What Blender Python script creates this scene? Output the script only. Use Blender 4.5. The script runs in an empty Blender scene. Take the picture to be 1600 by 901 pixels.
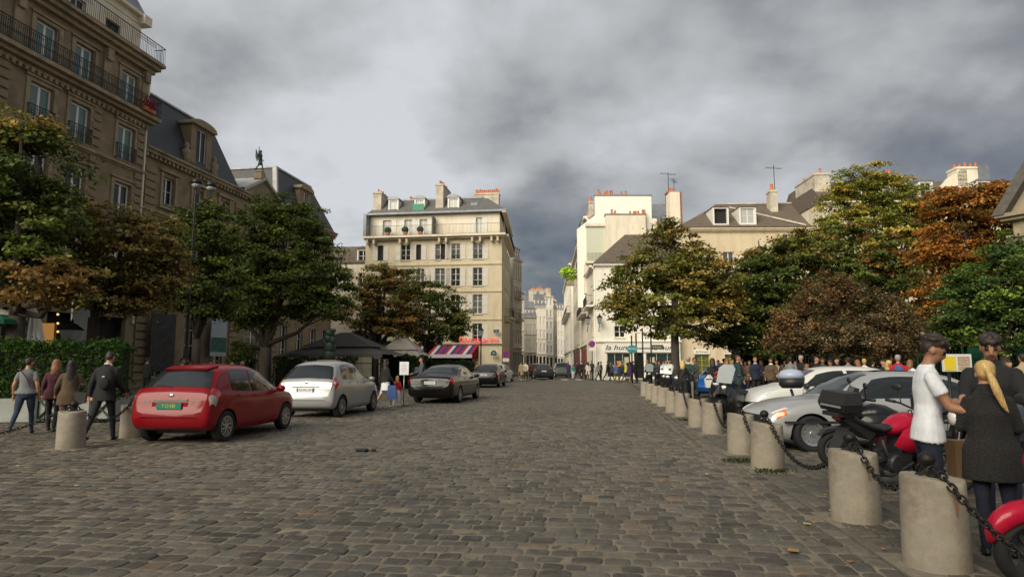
import bpy, bmesh, math, random
import numpy as np
from math import sin, cos, pi, radians, atan, sqrt
from mathutils import Vector, Matrix
random.seed(7); rng = np.random.default_rng(7)
scn = bpy.context.scene; COL = scn.collection
# ------------------------------------------------------------------ camera
CAMH = 1.55; PITCH = atan(116.5/1000)
cd = bpy.data.cameras.new('camera'); cam = bpy.data.objects.new('camera', cd); COL.objects.link(cam)
cd.sensor_width = 36; cd.lens = 22.5; cd.clip_start = .05; cd.clip_end = 5000
cam.location = (0, 0, CAMH); cam.rotation_euler = (pi/2+PITCH, 0, 0); scn.camera = cam
def ray(x, y):
    xc = (x-800)/1000; yc = (450.5-y)/1000
    return Vector((xc, cos(PITCH)-sin(PITCH)*yc, sin(PITCH)+cos(PITCH)*yc))
def at(x, y, Y):
    r = ray(x, y); return Vector((0, 0, CAMH))+r*(Y/r.y)
def gp(x, y):
    r = ray(x, y); k = -CAMH/r.z; return Vector((r.x*k, r.y*k, 0))
def atx(x, Y): return (x-800)/1000*Y*1.0068     # x on the horizon line at distance Y
# ------------------------------------------------------------------ sky, sun, exposure
SUN_EL, SUN_AZ = radians(30), radians(215)      # azimuth clockwise from +Y: behind the camera, to the left
w = bpy.data.worlds.new('World'); scn.world = w; w.use_nodes = True
N = w.node_tree.nodes; L = w.node_tree.links; N.clear()
def wn(t, **k):
    n = N.new(t)
    for a, b in k.items(): setattr(n, a, b)
    return n
def wmath(op, a, b=None, c=None, clamp=False):
    n = N.new('ShaderNodeMath'); n.operation = op; n.use_clamp = clamp
    for i, v in enumerate((a, b, c)):
        if v is None: continue
        if isinstance(v, (int, float)): n.inputs[i].default_value = v
        else: L.new(v, n.inputs[i])
    return n.outputs[0]
out = wn('ShaderNodeOutputWorld'); bg = wn('ShaderNodeBackground'); L.new(bg.outputs[0], out.inputs[0])
sky = wn('ShaderNodeTexSky', sky_type='NISHITA', sun_disc=False); sky.sun_elevation = SUN_EL; sky.sun_rotation = SUN_AZ
tc = wn('ShaderNodeTexCoord'); D = tc.outputs['Generated']
sx = wn('ShaderNodeSeparateXYZ'); L.new(D, sx.inputs[0])
zc = wmath('MAXIMUM', sx.outputs[2], 0.0); den = wmath('ADD', zc, .38)
cx = wn('ShaderNodeCombineXYZ'); L.new(wmath('DIVIDE', sx.outputs[0], den), cx.inputs[0]); L.new(wmath('DIVIDE', sx.outputs[1], den), cx.inputs[1])
def wnoise(scale, det, rough, dist, off):
    mp = wn('ShaderNodeMapping'); mp.inputs['Location'].default_value = off; L.new(cx.outputs[0], mp.inputs[0])
    n = wn('ShaderNodeTexNoise'); n.inputs['Scale'].default_value = scale; n.inputs['Detail'].default_value = det
    n.inputs['Roughness'].default_value = rough; n.inputs['Distortion'].default_value = dist; L.new(mp.outputs[0], n.inputs[0]); return n.outputs[0]
n1 = wnoise(1.3, 7, .5, .2, (3.1, 1.7, 0)); n2 = wnoise(3.6, 8, .5, .12, (7.3, 2.2, 0))
val = wmath('ADD', wmath('MULTIPLY', wmath('SUBTRACT', n1, .5), 1.75), wmath('MULTIPLY', wmath('SUBTRACT', n2, .5), 1.25))
def blob(x, y, rad, amt):            # a broad lighter or darker bank of cloud in one direction of the sky
    d = ray(x, y).normalized()
    v = wn('ShaderNodeVectorMath', operation='DOT_PRODUCT'); L.new(D, v.inputs[0]); v.inputs[1].default_value = d
    m = wn('ShaderNodeMapRange', interpolation_type='SMOOTHERSTEP'); L.new(v.outputs['Value'], m.inputs[0])
    m.inputs[1].default_value = cos(radians(rad)); m.inputs[2].default_value = 1; m.inputs[3].default_value = 0; m.inputs[4].default_value = amt
    return m.outputs[0]
for b in BLOBS if 'BLOBS' in globals() else [(330, 150, 28, .15), (640, 80, 20, .08), (800, 300, 13, -.06), (1420, 60, 22, -.24), (845, 440, 13, -.34), (1130, 250, 14, .16), (1550, 250, 16, .10), (480, 330, 14, .10), (1090, 60, 14, -.04), (770, 220, 16, .17), (950, 130, 14, .12), (1300, 180, 14, .06)]:
    val = wmath('ADD', val, blob(*b))
rp = wn('ShaderNodeValToRGB'); L.new(wmath('ADD', val, .5, clamp=True), rp.inputs[0])
cr = rp.color_ramp; cr.elements[0].position = .05; cr.elements[0].color = (.105, .125, .155, 1); cr.elements[1].position = .95; cr.elements[1].color = (.58, .60, .63, 1)
for p, c in ((.25, (.185, .197, .215)), (.42, (.27, .28, .295)), (.58, (.375, .385, .395)), (.75, (.46, .475, .49))):
    e = cr.elements.new(p); e.color = (*c, 1)
mx = wn('ShaderNodeMix', data_type='RGBA'); mx.inputs[0].default_value = .93
skm = wn('ShaderNodeVectorMath', operation='SCALE'); skm.inputs['Scale'].default_value = .07; L.new(sky.outputs[0], skm.inputs[0])
L.new(skm.outputs[0], mx.inputs[6]); L.new(rp.outputs[0], mx.inputs[7]); L.new(mx.outputs[2], bg.inputs[0]); bg.inputs[1].default_value = .90
sd = bpy.data.lights.new('sun', 'SUN'); sun = bpy.data.objects.new('sun', sd); COL.objects.link(sun)
sd.energy = 3.7; sd.angle = radians(48); sd.color = (1, .91, .74)
sdir = Vector((sin(SUN_AZ)*cos(SUN_EL), cos(SUN_AZ)*cos(SUN_EL), sin(SUN_EL))); sun.rotation_euler = sdir.to_track_quat('Z', 'Y').to_euler()
scn.view_settings.view_transform = 'Standard'; scn.view_settings.look = 'None'; scn.view_settings.exposure = .38; scn.view_settings.gamma = 1
scn.cycles.max_bounces = 6; scn.cycles.use_denoising = True; scn.cycles.transparent_max_bounces = 8
# ------------------------------------------------------------------ materials
MATS = {}
def M(name, col=(.5, .5, .5), rough=.7, metal=0, var=.0, scale=6, bump=0, bscale=None, coat=0, emis=0, spec=.5, dirt=None, dscale=.6, attr=None, trans=0, objvar=0, coord='Object', sq=None):
    if name in MATS: return MATS[name]
    m = bpy.data.materials.new(name); m.use_nodes = True; nt = m.node_tree; b = nt.nodes['Principled BSDF']
    ad = nt.nodes.new; lk = nt.links.new
    b.inputs['Base Color'].default_value = (*col, 1); b.inputs['Roughness'].default_value = rough; b.inputs['Metallic'].default_value = metal
    b.inputs['Specular IOR Level'].default_value = spec; b.inputs['Coat Weight'].default_value = coat; b.inputs['Coat Roughness'].default_value = .06
    t = ad('ShaderNodeTexCoord'); src = t.outputs['Object']
    if coord == 'World': src = ad('ShaderNodeNewGeometry').outputs['Position']
    if sq:
        mp = ad('ShaderNodeMapping'); mp.inputs['Scale'].default_value = sq; lk(src, mp.inputs[0]); src = mp.outputs[0]
    c = None
    def mixc(f, a, bb):
        n = ad('ShaderNodeMix'); n.data_type = 'RGBA'; lk(f, n.inputs[0])
        for i, v in ((6, a), (7, bb)):
            if isinstance(v, tuple): n.inputs[i].default_value = (*v, 1)
            else: lk(v, n.inputs[i])
        return n.outputs[2]
    base = col
    if attr:
        an = ad('ShaderNodeAttribute'); an.attribute_name = attr; c = an.outputs['Color']
    def scaled(c0, f):      # multiply colour by a factor socket
        n = ad('ShaderNodeVectorMath'); n.operation = 'SCALE'
        if isinstance(c0, tuple): n.inputs[0].default_value = c0
        else: lk(c0, n.inputs[0])
        lk(f, n.inputs['Scale']); return n.outputs[0]
    def rng_(s, lo, hi, a=.3, bb=.7):
        n = ad('ShaderNodeMapRange'); lk(s, n.inputs[0]); n.inputs[1].default_value = a; n.inputs[2].default_value = bb; n.inputs[3].default_value = lo; n.inputs[4].default_value = hi; return n.outputs[0]
    if var:
        n = ad('ShaderNodeTexNoise'); n.inputs['Scale'].default_value = scale; n.inputs['Detail'].default_value = 6; n.inputs['Roughness'].default_value = .65; lk(src, n.inputs[0])
        c = scaled(c or base, rng_(n.outputs[0], 1-var, 1+var))
    if objvar:
        o = ad('ShaderNodeObjectInfo'); c = scaled(c or base, rng_(o.outputs['Random'], 1-objvar, 1+objvar, 0, 1))
    if dirt:
        n = ad('ShaderNodeTexNoise'); n.inputs['Scale'].default_value = dscale; n.inputs['Detail'].default_value = 9; n.inputs['Roughness'].default_value = .7; lk(src, n.inputs[0])
        c = mixc(rng_(n.outputs[0], 0, .85, .47, .68), c or base, dirt)
    if c is not None:
        lk(c, b.inputs['Base Color'])
    if bump:
        n = ad('ShaderNodeTexNoise'); n.inputs['Scale'].default_value = bscale or scale*4; n.inputs['Detail'].default_value = 6; lk(src, n.inputs[0])
        bp = ad('ShaderNodeBump'); bp.inputs['Strength'].default_value = bump; bp.inputs['Distance'].default_value = .02; lk(n.outputs[0], bp.inputs['Height']); lk(bp.outputs[0], b.inputs['Normal'])
    if trans:
        tr = ad('ShaderNodeBsdfTranslucent'); ms = ad('ShaderNodeMixShader'); ms.inputs[0].default_value = trans
        if c is not None: lk(c, tr.inputs[0])
        else: tr.inputs[0].default_value = (*base, 1)
        lk(b.outputs[0], ms.inputs[1]); lk(tr.outputs[0], ms.inputs[2]); lk(ms.outputs[0], nt.nodes['Material Output'].inputs[0])
    if emis:
        b.inputs['Emission Color'].default_value = (*col, 1); b.inputs['Emission Strength'].default_value = emis
    MATS[name] = m; return m
# ------------------------------------------------------------------ mesh builder
class MB:
    def __init__(s): s.v = []; s.f = []; s.mi = []; s.m = 0
    def add(s, vs, fs, M4=None):
        o = len(s.v)
        s.v += [tuple(M4 @ Vector(p)) for p in vs] if M4 else [tuple(p) for p in vs]
        s.f += [tuple(i+o for i in f) for f in fs]; s.mi += [s.m]*len(fs); return s
    def box(s, x0, x1, y0, y1, z0, z1, M4=None):
        return s.add([(x, y, z) for z in (z0, z1) for y in (y0, y1) for x in (x0, x1)], [(0, 2, 3, 1), (4, 5, 7, 6), (0, 1, 5, 4), (2, 6, 7, 3), (0, 4, 6, 2), (1, 3, 7, 5)], M4)
    def frus(s, x0, x1, y0, y1, z0, a0, a1, b0, b1, z1):
        return s.add([(x0, y0, z0), (x1, y0, z0), (x1, y1, z0), (x0, y1, z0), (a0, b0, z1), (a1, b0, z1), (a1, b1, z1), (a0, b1, z1)], [(3, 2, 1, 0), (4, 5, 6, 7), (0, 1, 5, 4), (1, 2, 6, 5), (2, 3, 7, 6), (3, 0, 4, 7)])
    def ring(s, p, r, ax, n=8, sx=1, ph=0):
        ax = Vector(ax).normalized(); u = ax.orthogonal().normalized() if abs(ax.z) > .9 else ax.cross(Vector((0, 0, 1))).normalized(); w_ = ax.cross(u)
        return [Vector(p)+u*(r*sx*cos(2*pi*i/n+ph))+w_*(r*sin(2*pi*i/n+ph)) for i in range(n)]
    def tube(s, pts, rs, n=8, cap=True):
        pts = [Vector(p) for p in pts]
        if isinstance(rs, (int, float)): rs = [rs]*len(pts)
        o = len(s.v); prev = None
        for i, p in enumerate(pts):
            d = (pts[min(i+1, len(pts)-1)]-pts[max(i-1, 0)]).normalized()
            if prev is None: u = d.orthogonal().normalized()
            else: u = (prev-d*prev.dot(d)).normalized()
            prev = u; w_ = d.cross(u)
            s.v += [tuple(p+(u*cos(2*pi*k/n)+w_*sin(2*pi*k/n))*rs[i]) for k in range(n)]
        fs = [(o+i*n+k, o+i*n+(k+1) % n, o+(i+1)*n+(k+1) % n, o+(i+1)*n+k) for i in range(len(pts)-1) for k in range(n)]
        if cap: fs += [tuple(o+k for k in range(n))[::-1], tuple(o+(len(pts)-1)*n+k for k in range(n))]
        s.f += fs; s.mi += [s.m]*len(fs); return s
    def lathe(s, prof, n=16, c=(0, 0, 0), M4=None, ph=0):
        vs = [(c[0]+r*cos(2*pi*k/n+ph), c[1]+r*sin(2*pi*k/n+ph), c[2]+z) for r, z in prof for k in range(n)]; m = len(prof)
        fs = [(i*n+k, i*n+(k+1) % n, (i+1)*n+(k+1) % n, (i+1)*n+k) for i in range(m-1) for k in range(n)]
        if prof[0] != prof[-1]: fs += [tuple(range(n))[::-1], tuple((m-1)*n+k for k in range(n))]
        return s.add(vs, fs, M4)
    def prism(s, poly, y0, y1, M4=None):       # poly in (x, z), extruded in y
        n = len(poly)
        return s.add([(x, y0, z) for x, z in poly]+[(x, y1, z) for x, z in poly], [tuple(range(n)), tuple(range(2*n-1, n-1, -1))]+[(i, i+n, (i+1) % n+n, (i+1) % n) for i in range(n)], M4)
    def ell(s, c, r, n=10, m=7, M4=None):
        vs = []; fs = []
        for j in range(m+1):
            t = pi*j/m
            for k in range(n): vs.append((c[0]+r[0]*sin(t)*cos(2*pi*k/n), c[1]+r[1]*sin(t)*sin(2*pi*k/n), c[2]-r[2]*cos(t)))
        for j in range(m):
            for k in range(n): fs.append((j*n+k, j*n+(k+1) % n, (j+1)*n+(k+1) % n, (j+1)*n+k))
        return s.add(vs, fs, M4)
    def mesh(s, name, mats, smooth=False, angle=None):
        me = bpy.data.meshes.new(name); me.from_pydata(s.v, [], s.f)
        if not isinstance(mats, (list, tuple)): mats = [mats]
        for m in mats: me.materials.append(m)
        if len(mats) > 1: me.polygons.foreach_set('material_index', s.mi)
        if smooth: me.polygons.foreach_set('use_smooth', [True]*len(s.f))
        if angle:
            try: me.set_sharp_from_angle(angle=radians(angle))
            except Exception: pass
        me.update(); return me
    def obj(s, name, mats, parent=None, smooth=False, loc=None, rot=None, angle=None):
        return link(name, s.mesh(name, mats, smooth or bool(angle), angle), parent, loc, rot)
def link(name, me, parent=None, loc=None, rot=None, scale=None):
    o = bpy.data.objects.new(name, me); COL.objects.link(o)
    if parent is not None: o.parent = parent
    if loc is not None: o.location = loc
    if rot is not None: o.rotation_euler = rot
    if scale is not None: o.scale = scale
    return o
def tag(o, label, cat, group=None, kind=None):
    if kind: o['kind'] = kind
    if label: o['label'] = label
    if cat: o['category'] = cat
    if group: o['group'] = group
    return o
def thing(name, label, cat, loc=(0, 0, 0), rz=0, group=None):
    return tag(link(name, None, None, loc, (0, 0, rz)), label, cat, group)
def kids(o): return [c for c in bpy.data.objects if c.parent == o]
def copy_tree(o, loc=None, rz=None, label=None, swap=None, parent=None):
    c = o.copy(); COL.objects.link(c)
    if parent is not None: c.parent = parent
    if loc is not None: c.location = loc
    if rz is not None: c.rotation_euler = (0, 0, rz)
    if label: c['label'] = label
    if swap and c.data and any(ms.material and ms.material.name in swap for ms in c.material_slots):
        for ms in c.material_slots:
            if ms.material and ms.material.name in swap: nm = swap[ms.material.name]; ms.link = 'OBJECT'; ms.material = nm
    for ch in CH.get(o.name, ()) if 'CH' in globals() and o.name in CH else kids(o): copy_tree(ch, swap=swap, parent=c)
    return c
CH = {}
def text(body, size, mat, parent, loc, rot=(pi/2, 0, 0), shear=0, ext=.01, align='CENTER', name='lettering', sx=1):
    cu = bpy.data.curves.new(name, 'FONT'); cu.body = body; cu.size = size; cu.extrude = ext; cu.shear = shear; cu.align_x = align; cu.align_y = 'CENTER'; cu.resolution_u = 3
    cu.materials.append(mat); tmp = bpy.data.objects.new('t', cu); COL.objects.link(tmp); bpy.context.view_layer.update(); me = bpy.data.meshes.new_from_object(tmp.evaluated_get(bpy.context.evaluated_depsgraph_get())); bpy.data.objects.remove(tmp); me.name = name
    o = link(name, me, parent, loc, rot); o['kind'] = 'stuff'; o.scale = (sx, 1, 1); return o
# ------------------------------------------------------------------ material palette
soot = (.12, .10, .07)
MST = M('old_stone', (.26, .20, .12), .85, var=.22, scale=1.3, bump=.3, bscale=9, dirt=soot, dscale=.5)
MSTL = M('pale_stone_trim', (.33, .26, .165), .85, var=.2, scale=2, bump=.25, bscale=9, dirt=(.15, .12, .08), dscale=.8)
MLM = M('limestone', (.61, .53, .37), .85, var=.14, scale=.9, bump=.25, bscale=8, dirt=(.38, .32, .22), dscale=.9, sq=(1, 1, .3))
MCR = M('cream_render', (.74, .67, .53), .8, var=.07, scale=.8, dirt=(.56, .49, .37), dscale=1.0, sq=(1, 1, .22))
MWH = M('white_render', (.82, .78, .68), .8, var=.05, scale=.6, dirt=(.64, .57, .45), dscale=.9, sq=(1, 1, .2))
MWH2 = M('bright_white_render', (.83, .80, .72), .8, var=.03, scale=.5)
MBE = M('beige_render', (.60, .50, .34), .8, var=.08, scale=.7, dirt=(.48, .39, .26), dscale=.9, sq=(1, 1, .25))
MGY = M('grey_render', (.48, .45, .39), .85, var=.12, scale=.7, dirt=(.34, .31, .26), dscale=.4)
MSL = M('slate', (.035, .038, .044), .5, var=.3, scale=2.2, bump=.4, bscale=7, sq=(1, 1, 4))
MZN = M('zinc', (.20, .215, .235), .45, metal=.3, var=.25, scale=1.2)
MTI = M('brown_tiles', (.115, .09, .07), .85, var=.35, scale=3, bump=.6, bscale=12, sq=(1, 1, 3))
MGS = M('grey_slate', (.12, .115, .11), .7, var=.3, scale=2.5, bump=.5, bscale=10, sq=(1, 1, 3))
MPOT = M('terracotta', (.55, .17, .07), .8, var=.25, scale=3)
MCH = M('chimney_render', (.52, .47, .38), .85, var=.2, scale=1.5, dirt=(.3, .26, .2), dscale=1)
MFR = M('white_paint', (.72, .70, .64), .5)
MSH = M('grey_shutter_paint', (.62, .58, .50), .6)
MGL = M('window_glass', (.018, .02, .022), .12, spec=.5)
MGLC = M('net_curtain_glass', (.10, .105, .10), .15, spec=.5, var=.5, scale=3)
MGLB = M('teal_window_glass', (.12, .20, .19), .12, spec=.6)
MGLW = M('curtained_glass', (.42, .42, .40), .3, spec=.6)
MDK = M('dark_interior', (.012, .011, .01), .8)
MIR = M('black_iron', (.012, .012, .012), .45, metal=.2)
MRST = M('weathered_iron', (.02, .018, .016), .55, metal=.5, var=.4, scale=30)
MGRN = M('green_iron', (.015, .06, .035), .5)
# ------------------------------------------------------------------ building kit (x along the facade, y into the building)
def wall(root, x0, x1, z0, z1, holes, mat, y=0, dep=.28, name='wall', back=None, skew=0):
    xs = sorted({x0, x1, *[h[0] for h in holes], *[h[1] for h in holes]}); zs = sorted({z0, z1, *[h[2] for h in holes], *[h[3] for h in holes]})
    xs = [x for x in xs if x0 <= x <= x1]; zs = [z for z in zs if z0 <= z <= z1]; b = MB()
    for i in range(len(xs)-1):
        for j in range(len(zs)-1):
            xm, zm = (xs[i]+xs[i+1])/2, (zs[j]+zs[j+1])/2
            if any(h[0] < xm < h[1] and h[2] < zm < h[3] for h in holes): continue
            b.add([(xs[i], y, zs[j]), (xs[i+1], y, zs[j]), (xs[i+1], y, zs[j+1]), (xs[i], y, zs[j+1])], [(0, 1, 2, 3)])
    for h in holes:
        a, c, d, e = h[:4]; Y = y+dep
        b.add([(a, y, d), (c, y, d), (c, y, e), (a, y, e), (a, Y, d), (c, Y, d), (c, Y, e), (a, Y, e)], [(0, 4, 5, 1), (1, 5, 6, 2), (2, 6, 7, 3), (3, 7, 4, 0)])
    if back:
        Y = y+back
        k_ = skew*(back); b.add([(x0, y, z0), (x1, y, z0), (x1+k_, Y, z0), (x0, Y, z0), (x0, y, z1), (x1, y, z1), (x1+k_, Y, z1), (x0, Y, z1)], [(1, 2, 6, 5), (2, 3, 7, 6), (3, 0, 4, 7), (4, 5, 6, 7)])
    return b.obj(name, mat, root)
WC = {}
def window(root, x0, x1, z0, z1, y=.17, cols=2, rows=3, fr=None, gl=None, sill=True, th=.06, name='window', sillm=None, sub=None):
    fr = fr or MFR; gl = gl or random.choice((MGL, MGL, MGL, MGLC)); w_, h_ = round(x1-x0, 2), round(z1-z0, 2); k = (w_, h_, cols, rows, fr.name, gl.name, th)
    if k not in WC:
        b = MB(); t = th; w2 = x1-x0; h2 = z1-z0
        b.box(0, t, 0, .07, 0, h2).box(w2-t, w2, 0, .07, 0, h2).box(t, w2-t, 0, .07, 0, t).box(t, w2-t, 0, .07, h2-t, h2)
        for i in range(1, cols):
            m_ = t*1.1 if cols == 2 or i*2 == cols else t*.4
            b.box(w2*i/cols-m_/1.6, w2*i/cols+m_/1.6, .002, .068, t, h2-t)
        for j in range(1, rows): b.box(t, w2-t, .012, .055, h2*j/rows-.018, h2*j/rows+.018)
        g = MB().box(t*.5, w2-t*.5, .03, .045, t*.5, h2-t*.5)
        WC[k] = (b.mesh('window_frame', fr), g.mesh('pane', gl))
    if sub is not None:
        link('window_frame', WC[k][0], sub, (x0, y, z0)); link('pane', WC[k][1], sub, (x0, y, z0)); return
    o = link(name, WC[k][0], root, (x0, y, z0)); link('pane', WC[k][1], o)
    if sill:
        ks = ('sill', w_, (sillm or MSTL).name)
        if ks not in WC: WC[ks] = MB().box(-.08, x1-x0+.08, -.27, 0, -.1, -.003).mesh('sill', sillm or MSTL)
        link('sill', WC[ks], o)
    return o
def shutter(root, x0, w_, z0, h_, y=-.045, mat=None):
    mat = mat or MSH; k = ('sh', round(w_, 2), round(h_, 2), mat.name)
    if k not in WC:
        b = MB().box(0, .05, 0, .04, 0, h_).box(w_-.05, w_, 0, .04, 0, h_).box(.05, w_-.05, 0, .04, 0, .08).box(.05, w_-.05, 0, .04, h_-.08, h_).box(.05, w_-.05, 0, .04, h_*.48, h_*.53).box(.05, w_-.05, .028, .034, .08, h_-.08)
        n = int(h_/.14)
        for i in range(n): z = .09+(h_-.2)*i/n; b.add([(.05, .005, z), (w_-.05, .005, z), (w_-.05, .028, z+.07), (.05, .028, z+.07)], [(0, 1, 2, 3)])
        WC[k] = b.mesh('shutter', mat)
    return link('shutter', WC[k], root, (x0, y, z0))
def railing(root, x0, x1, y0, z, h=1.0, bars=.12, fancy=False, sides=0, mat=None, name='railing', loc=None):
    b = MB(); mat = mat or MIR; r = .012
    b.box(x0, x1, y0-.02, y0+.02, z+h-.04, z+h).box(x0, x1, y0-.015, y0+.015, z+.04, z+.07)
    n = max(2, int((x1-x0)/bars))
    for i in range(n+1):
        x = x0+(x1-x0)*i/n; t = .022 if i % 9 == 0 else r
        b.box(x-t/2-.003, x+t/2+.003, y0-t/2, y0+t/2, z+.07, z+h-.04)
        if fancy and i < n:
            d = (x1-x0)/n
            for (za, zb, s) in ((.15, .45, 1), (.5, .85, -1)):
                cx_ = x+d/2; rr = d*.46; zz = z+h*(za+zb)/2
                pts = [(cx_+rr*cos(q)*s, zz+h*.2*sin(q)) for q in [k*pi/4 for k in range(7)]]
                for (pa, pb) in zip(pts, pts[1:]):
                    b.add([(pa[0]-.009, y0, pa[1]), (pa[0]+.013, y0, pa[1]), (pb[0]+.013, y0, pb[1]), (pb[0]-.009, y0, pb[1])], [(0, 1, 2, 3)])
            b.box(x, x+d, y0-.008, y0+.008, z+h*.47, z+h*.5)
    if sides:
        for x in (x0, x1):
            b.box(x-.02, x+.02, y0+.02, y0+sides, z+h-.04, z+h).box(x-.015, x+.015, y0+.02, y0+sides, z+.04, z+.07)
            m_ = max(1, int(sides/bars))
            for i in range(1, m_+1): yy = y0+sides*i/(m_+1); b.box(x-r/2, x+r/2, yy-r/2, yy+r/2, z+.07, z+h-.04)
    return b.obj(name, mat, root)
def cornice(root, x0, x1, z, mat, steps=((.1, .12), (.22, .12), (.34, .14)), name='cornice', y=0, dent=0, dentz=.18):
    b = MB(); zz = z
    for (p, h) in steps: b.box(x0-p*.0, x1+p*.0, y-p, y+.02, zz, zz+h); zz += h+.0005
    if dent:
        n = int((x1-x0)/dent)
        for i in range(n): x = x0+(i+.25)*(x1-x0)/n; b.box(x, x+dent*.5, y-steps[0][0]-.16, y-steps[0][0]*.5, z-dentz*.1, z+dentz*.9)
    return b.obj(name, mat, root)
def chimney(root, x0, x1, y0, y1, z0, z1, n=4, mat=None, pots=True, ph=.55, pr=.12):
    mat = mat or MCH
    c = MB().box(x0, x1, y0, y1, z0, z1).box(x0-.07, x1+.07, y0-.07, y1+.07, z1-.22, z1-.1).obj('chimney', mat, root)
    if n:
        k = ('pot', ph, pr)
        if k not in WC: WC[k] = MB().lathe([(pr, 0), (pr*1.05, .05), (pr*.8, ph*.8), (pr*.95, ph*.85), (pr*.9, ph)], 8).mesh('chimney_pot', MPOT)
        lx = (x1-x0) >= (y1-y0)
        for i in range(n):
            f = (i+.5)/n; px = x0+(x1-x0)*(f if lx else .5); py = y0+(y1-y0)*(.5 if lx else f)
            link('chimney_pot', WC[k], c, (px, py, z1), scale=(1, 1, random.uniform(.7, 1.15)))
    return c
def aerial(x, y, z, h, rz, label, n=6, pole=.022):
    t = thing('roof_aerial', label, 'aerial', (x, y, z), rz)
    MB().box(-pole, pole, -pole, pole, 0, h).obj('mast', MRST, t)
    b = MB().box(-.9, .9, -.012, .012, h*.92, h*.92+.025)
    for i in range(n): xx = -.85+1.7*i/(n-1); b.box(xx-.01, xx+.01, -.3, .3, h*.92+.026, h*.92+.05)
    b.obj('antenna_arm', MRST, t); return t
def dormer(root, x, w_, z, h_, y0, dep, mat, roofm, gl=None, ped=None, cols=2, rows=3, open_=False, over=.1):
    d = link('dormer', None, root, (x, y0, z))
    t = .62 if ped == 'arc' and w_ > 2 else .16
    b = MB().box(0, t, 0, dep, 0, h_).box(w_-t, w_, 0, dep, 0, h_).box(t, w_-t, 0, dep, -.0, .12).box(t, w_-t, 0, dep, h_-.14, h_)
    b.obj('dormer_wall', mat, d)
    if open_: MB().box(t, w_-t, .3, .34, .12, h_-.14).obj('pane', MDK, d)
    else: window(None, t, w_-t, .12, h_-.14, y=.1, cols=cols, rows=rows, gl=gl, sub=d)
    r = MB()
    if ped == 'arc':
        pts = [(-over*2, h_)] + [(w_/2-(w_/2+over*2)*cos(q), h_+.12+.42*sin(q)) for q in [k*pi/8 for k in range(9)]] + [(w_+over*2, h_)]
        r.prism(pts, -.3, dep)
    elif ped == 'hip': r.frus(-over, w_+over, -over, dep, h_, w_*.3, w_*.7, .5, dep+.4, h_+.42)
    elif ped == 'round':
        pts = [(-over, h_)] + [(w_/2-(w_/2+over)*cos(q), h_+.04+.4*sin(q)) for q in [k*pi/8 for k in range(9)]] + [(w_+over, h_)]
        r.prism(pts, -over, dep)
    else: r.prism([(-over, h_), (w_/2, h_+.42), (w_+over, h_)], -over, dep)
    r.obj('dormer_roof', roofm, d); return d
def origin(px, Y): return (atx(px, Y), Y)
# ================================================================== left: tall stone apartment block
o1 = (-23.69, 40); th1 = pi/2-radians(8.8)
B = thing('apartment_building', 'tall sooty stone apartment block with long iron balconies at the left edge', 'building', (*o1, 0), th1)
XL = -30
wx2 = [-8.36, -5.82, -2.33]; wx2 = [(-8.38, -6.98), (-5.86, -4.5), (-2.36, -.98)]
bays = wx2+[(-12.0, -10.6), (-15.2, -13.8), (-18.6, -17.2), (-21.8, -20.4), (-25, -23.6)]
H = []
for a, c in bays:
    H += [(a, c, 13.95, 16.1), (a+.08, c-.08, 17.35, 19.55), (a+.05, c-.05, 9.9, 12.5), (a, c, 5.9, 8.7)]
Hg = [(a-.35, c+.35, .15, 4.3) for a, c in bays]
wall(B, XL, 0, 0, 20.75, H+Hg, MST, back=11)
for h in H:
    if h[0] < -13 and h[2] > 9.5: continue
    g = MGLB if h[2] > 13 else MGL
    window(B, *h, y=.16, cols=2, rows=1, gl=g, th=.11)
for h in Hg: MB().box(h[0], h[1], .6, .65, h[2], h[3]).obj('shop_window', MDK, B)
# attic storey set back, with its own balcony
Ha = [(-2.9, -1.7, 20.95, 22.75), (-8.2, -7.0, 20.95, 22.75), (-5.5, -4.4, 20.95, 22.75)]
wall(B, XL, 0, 20.95, 24.2, Ha, MCR, y=.9, back=9.5, name='attic_wall')
for h in Ha[:2]: window(B, *h, y=1.1, cols=2, rows=1, gl=MGL, fr=MDK, sill=False)
window(B, *Ha[2], y=1.1, cols=2, rows=1)
MB().box(XL, .15, .55, 1.0, 24.2, 24.42).box(-.35, .3, .35, 1.1, 23.7, 24.3).obj('eaves', MCR, B)
MB().frus(XL, .1, .65, 10, 24.42, XL, -1.6, 2.6, 8.5, 28.9).obj('roof', MZN, B)
b = MB()
for x in np.arange(-28, -.5, 2.74):
    b.box(x+.3, x+2.1, .87, .9, 23.05, 23.1).box(x+.3, x+2.1, .87, .9, 22.9, 22.93)
b.box(XL, -.36, .83, .9, 23.7, 23.8); b.obj('attic_moulding', MCR, B)
# balconies
MB().box(XL, .35, -.85, .0, 20.75, 20.95).box(XL, .25, -.6, -.01, 20.5, 20.74).box(XL, 0.1, -.3, -.01, 20.25, 20.49).obj('balcony_slab', MSTL, B)
railing(B, -12.8, .3, -.78, 20.95, 1.15, .14, sides=.8)
MB().box(XL, .35, -.8, .0, 17.05, 17.28).box(XL, .2, -.5, -.01, 16.85, 17.04).obj('balcony_slab', MSTL, B)
cornice(B, XL, 0, 16.5, MSTL, ((.08, .14), (.2, .18)), dent=.36, dentz=.3)
railing(B, -13.5, .3, -.74, 17.28, 1.12, .115, fancy=True, sides=.7)
cornice(B, XL, 0, 13.5, MSTL, ((.08, .1), (.2, .12), (.1, .1)), name='string_course')
cornice(B, XL, 0, 9.1, MSTL, ((.1, .12), (.25, .15)), name='string_course'); cornice(B, XL, 0, 5.0, MSTL, ((.12, .2), (.35, .2)), name='string_course')
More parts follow.
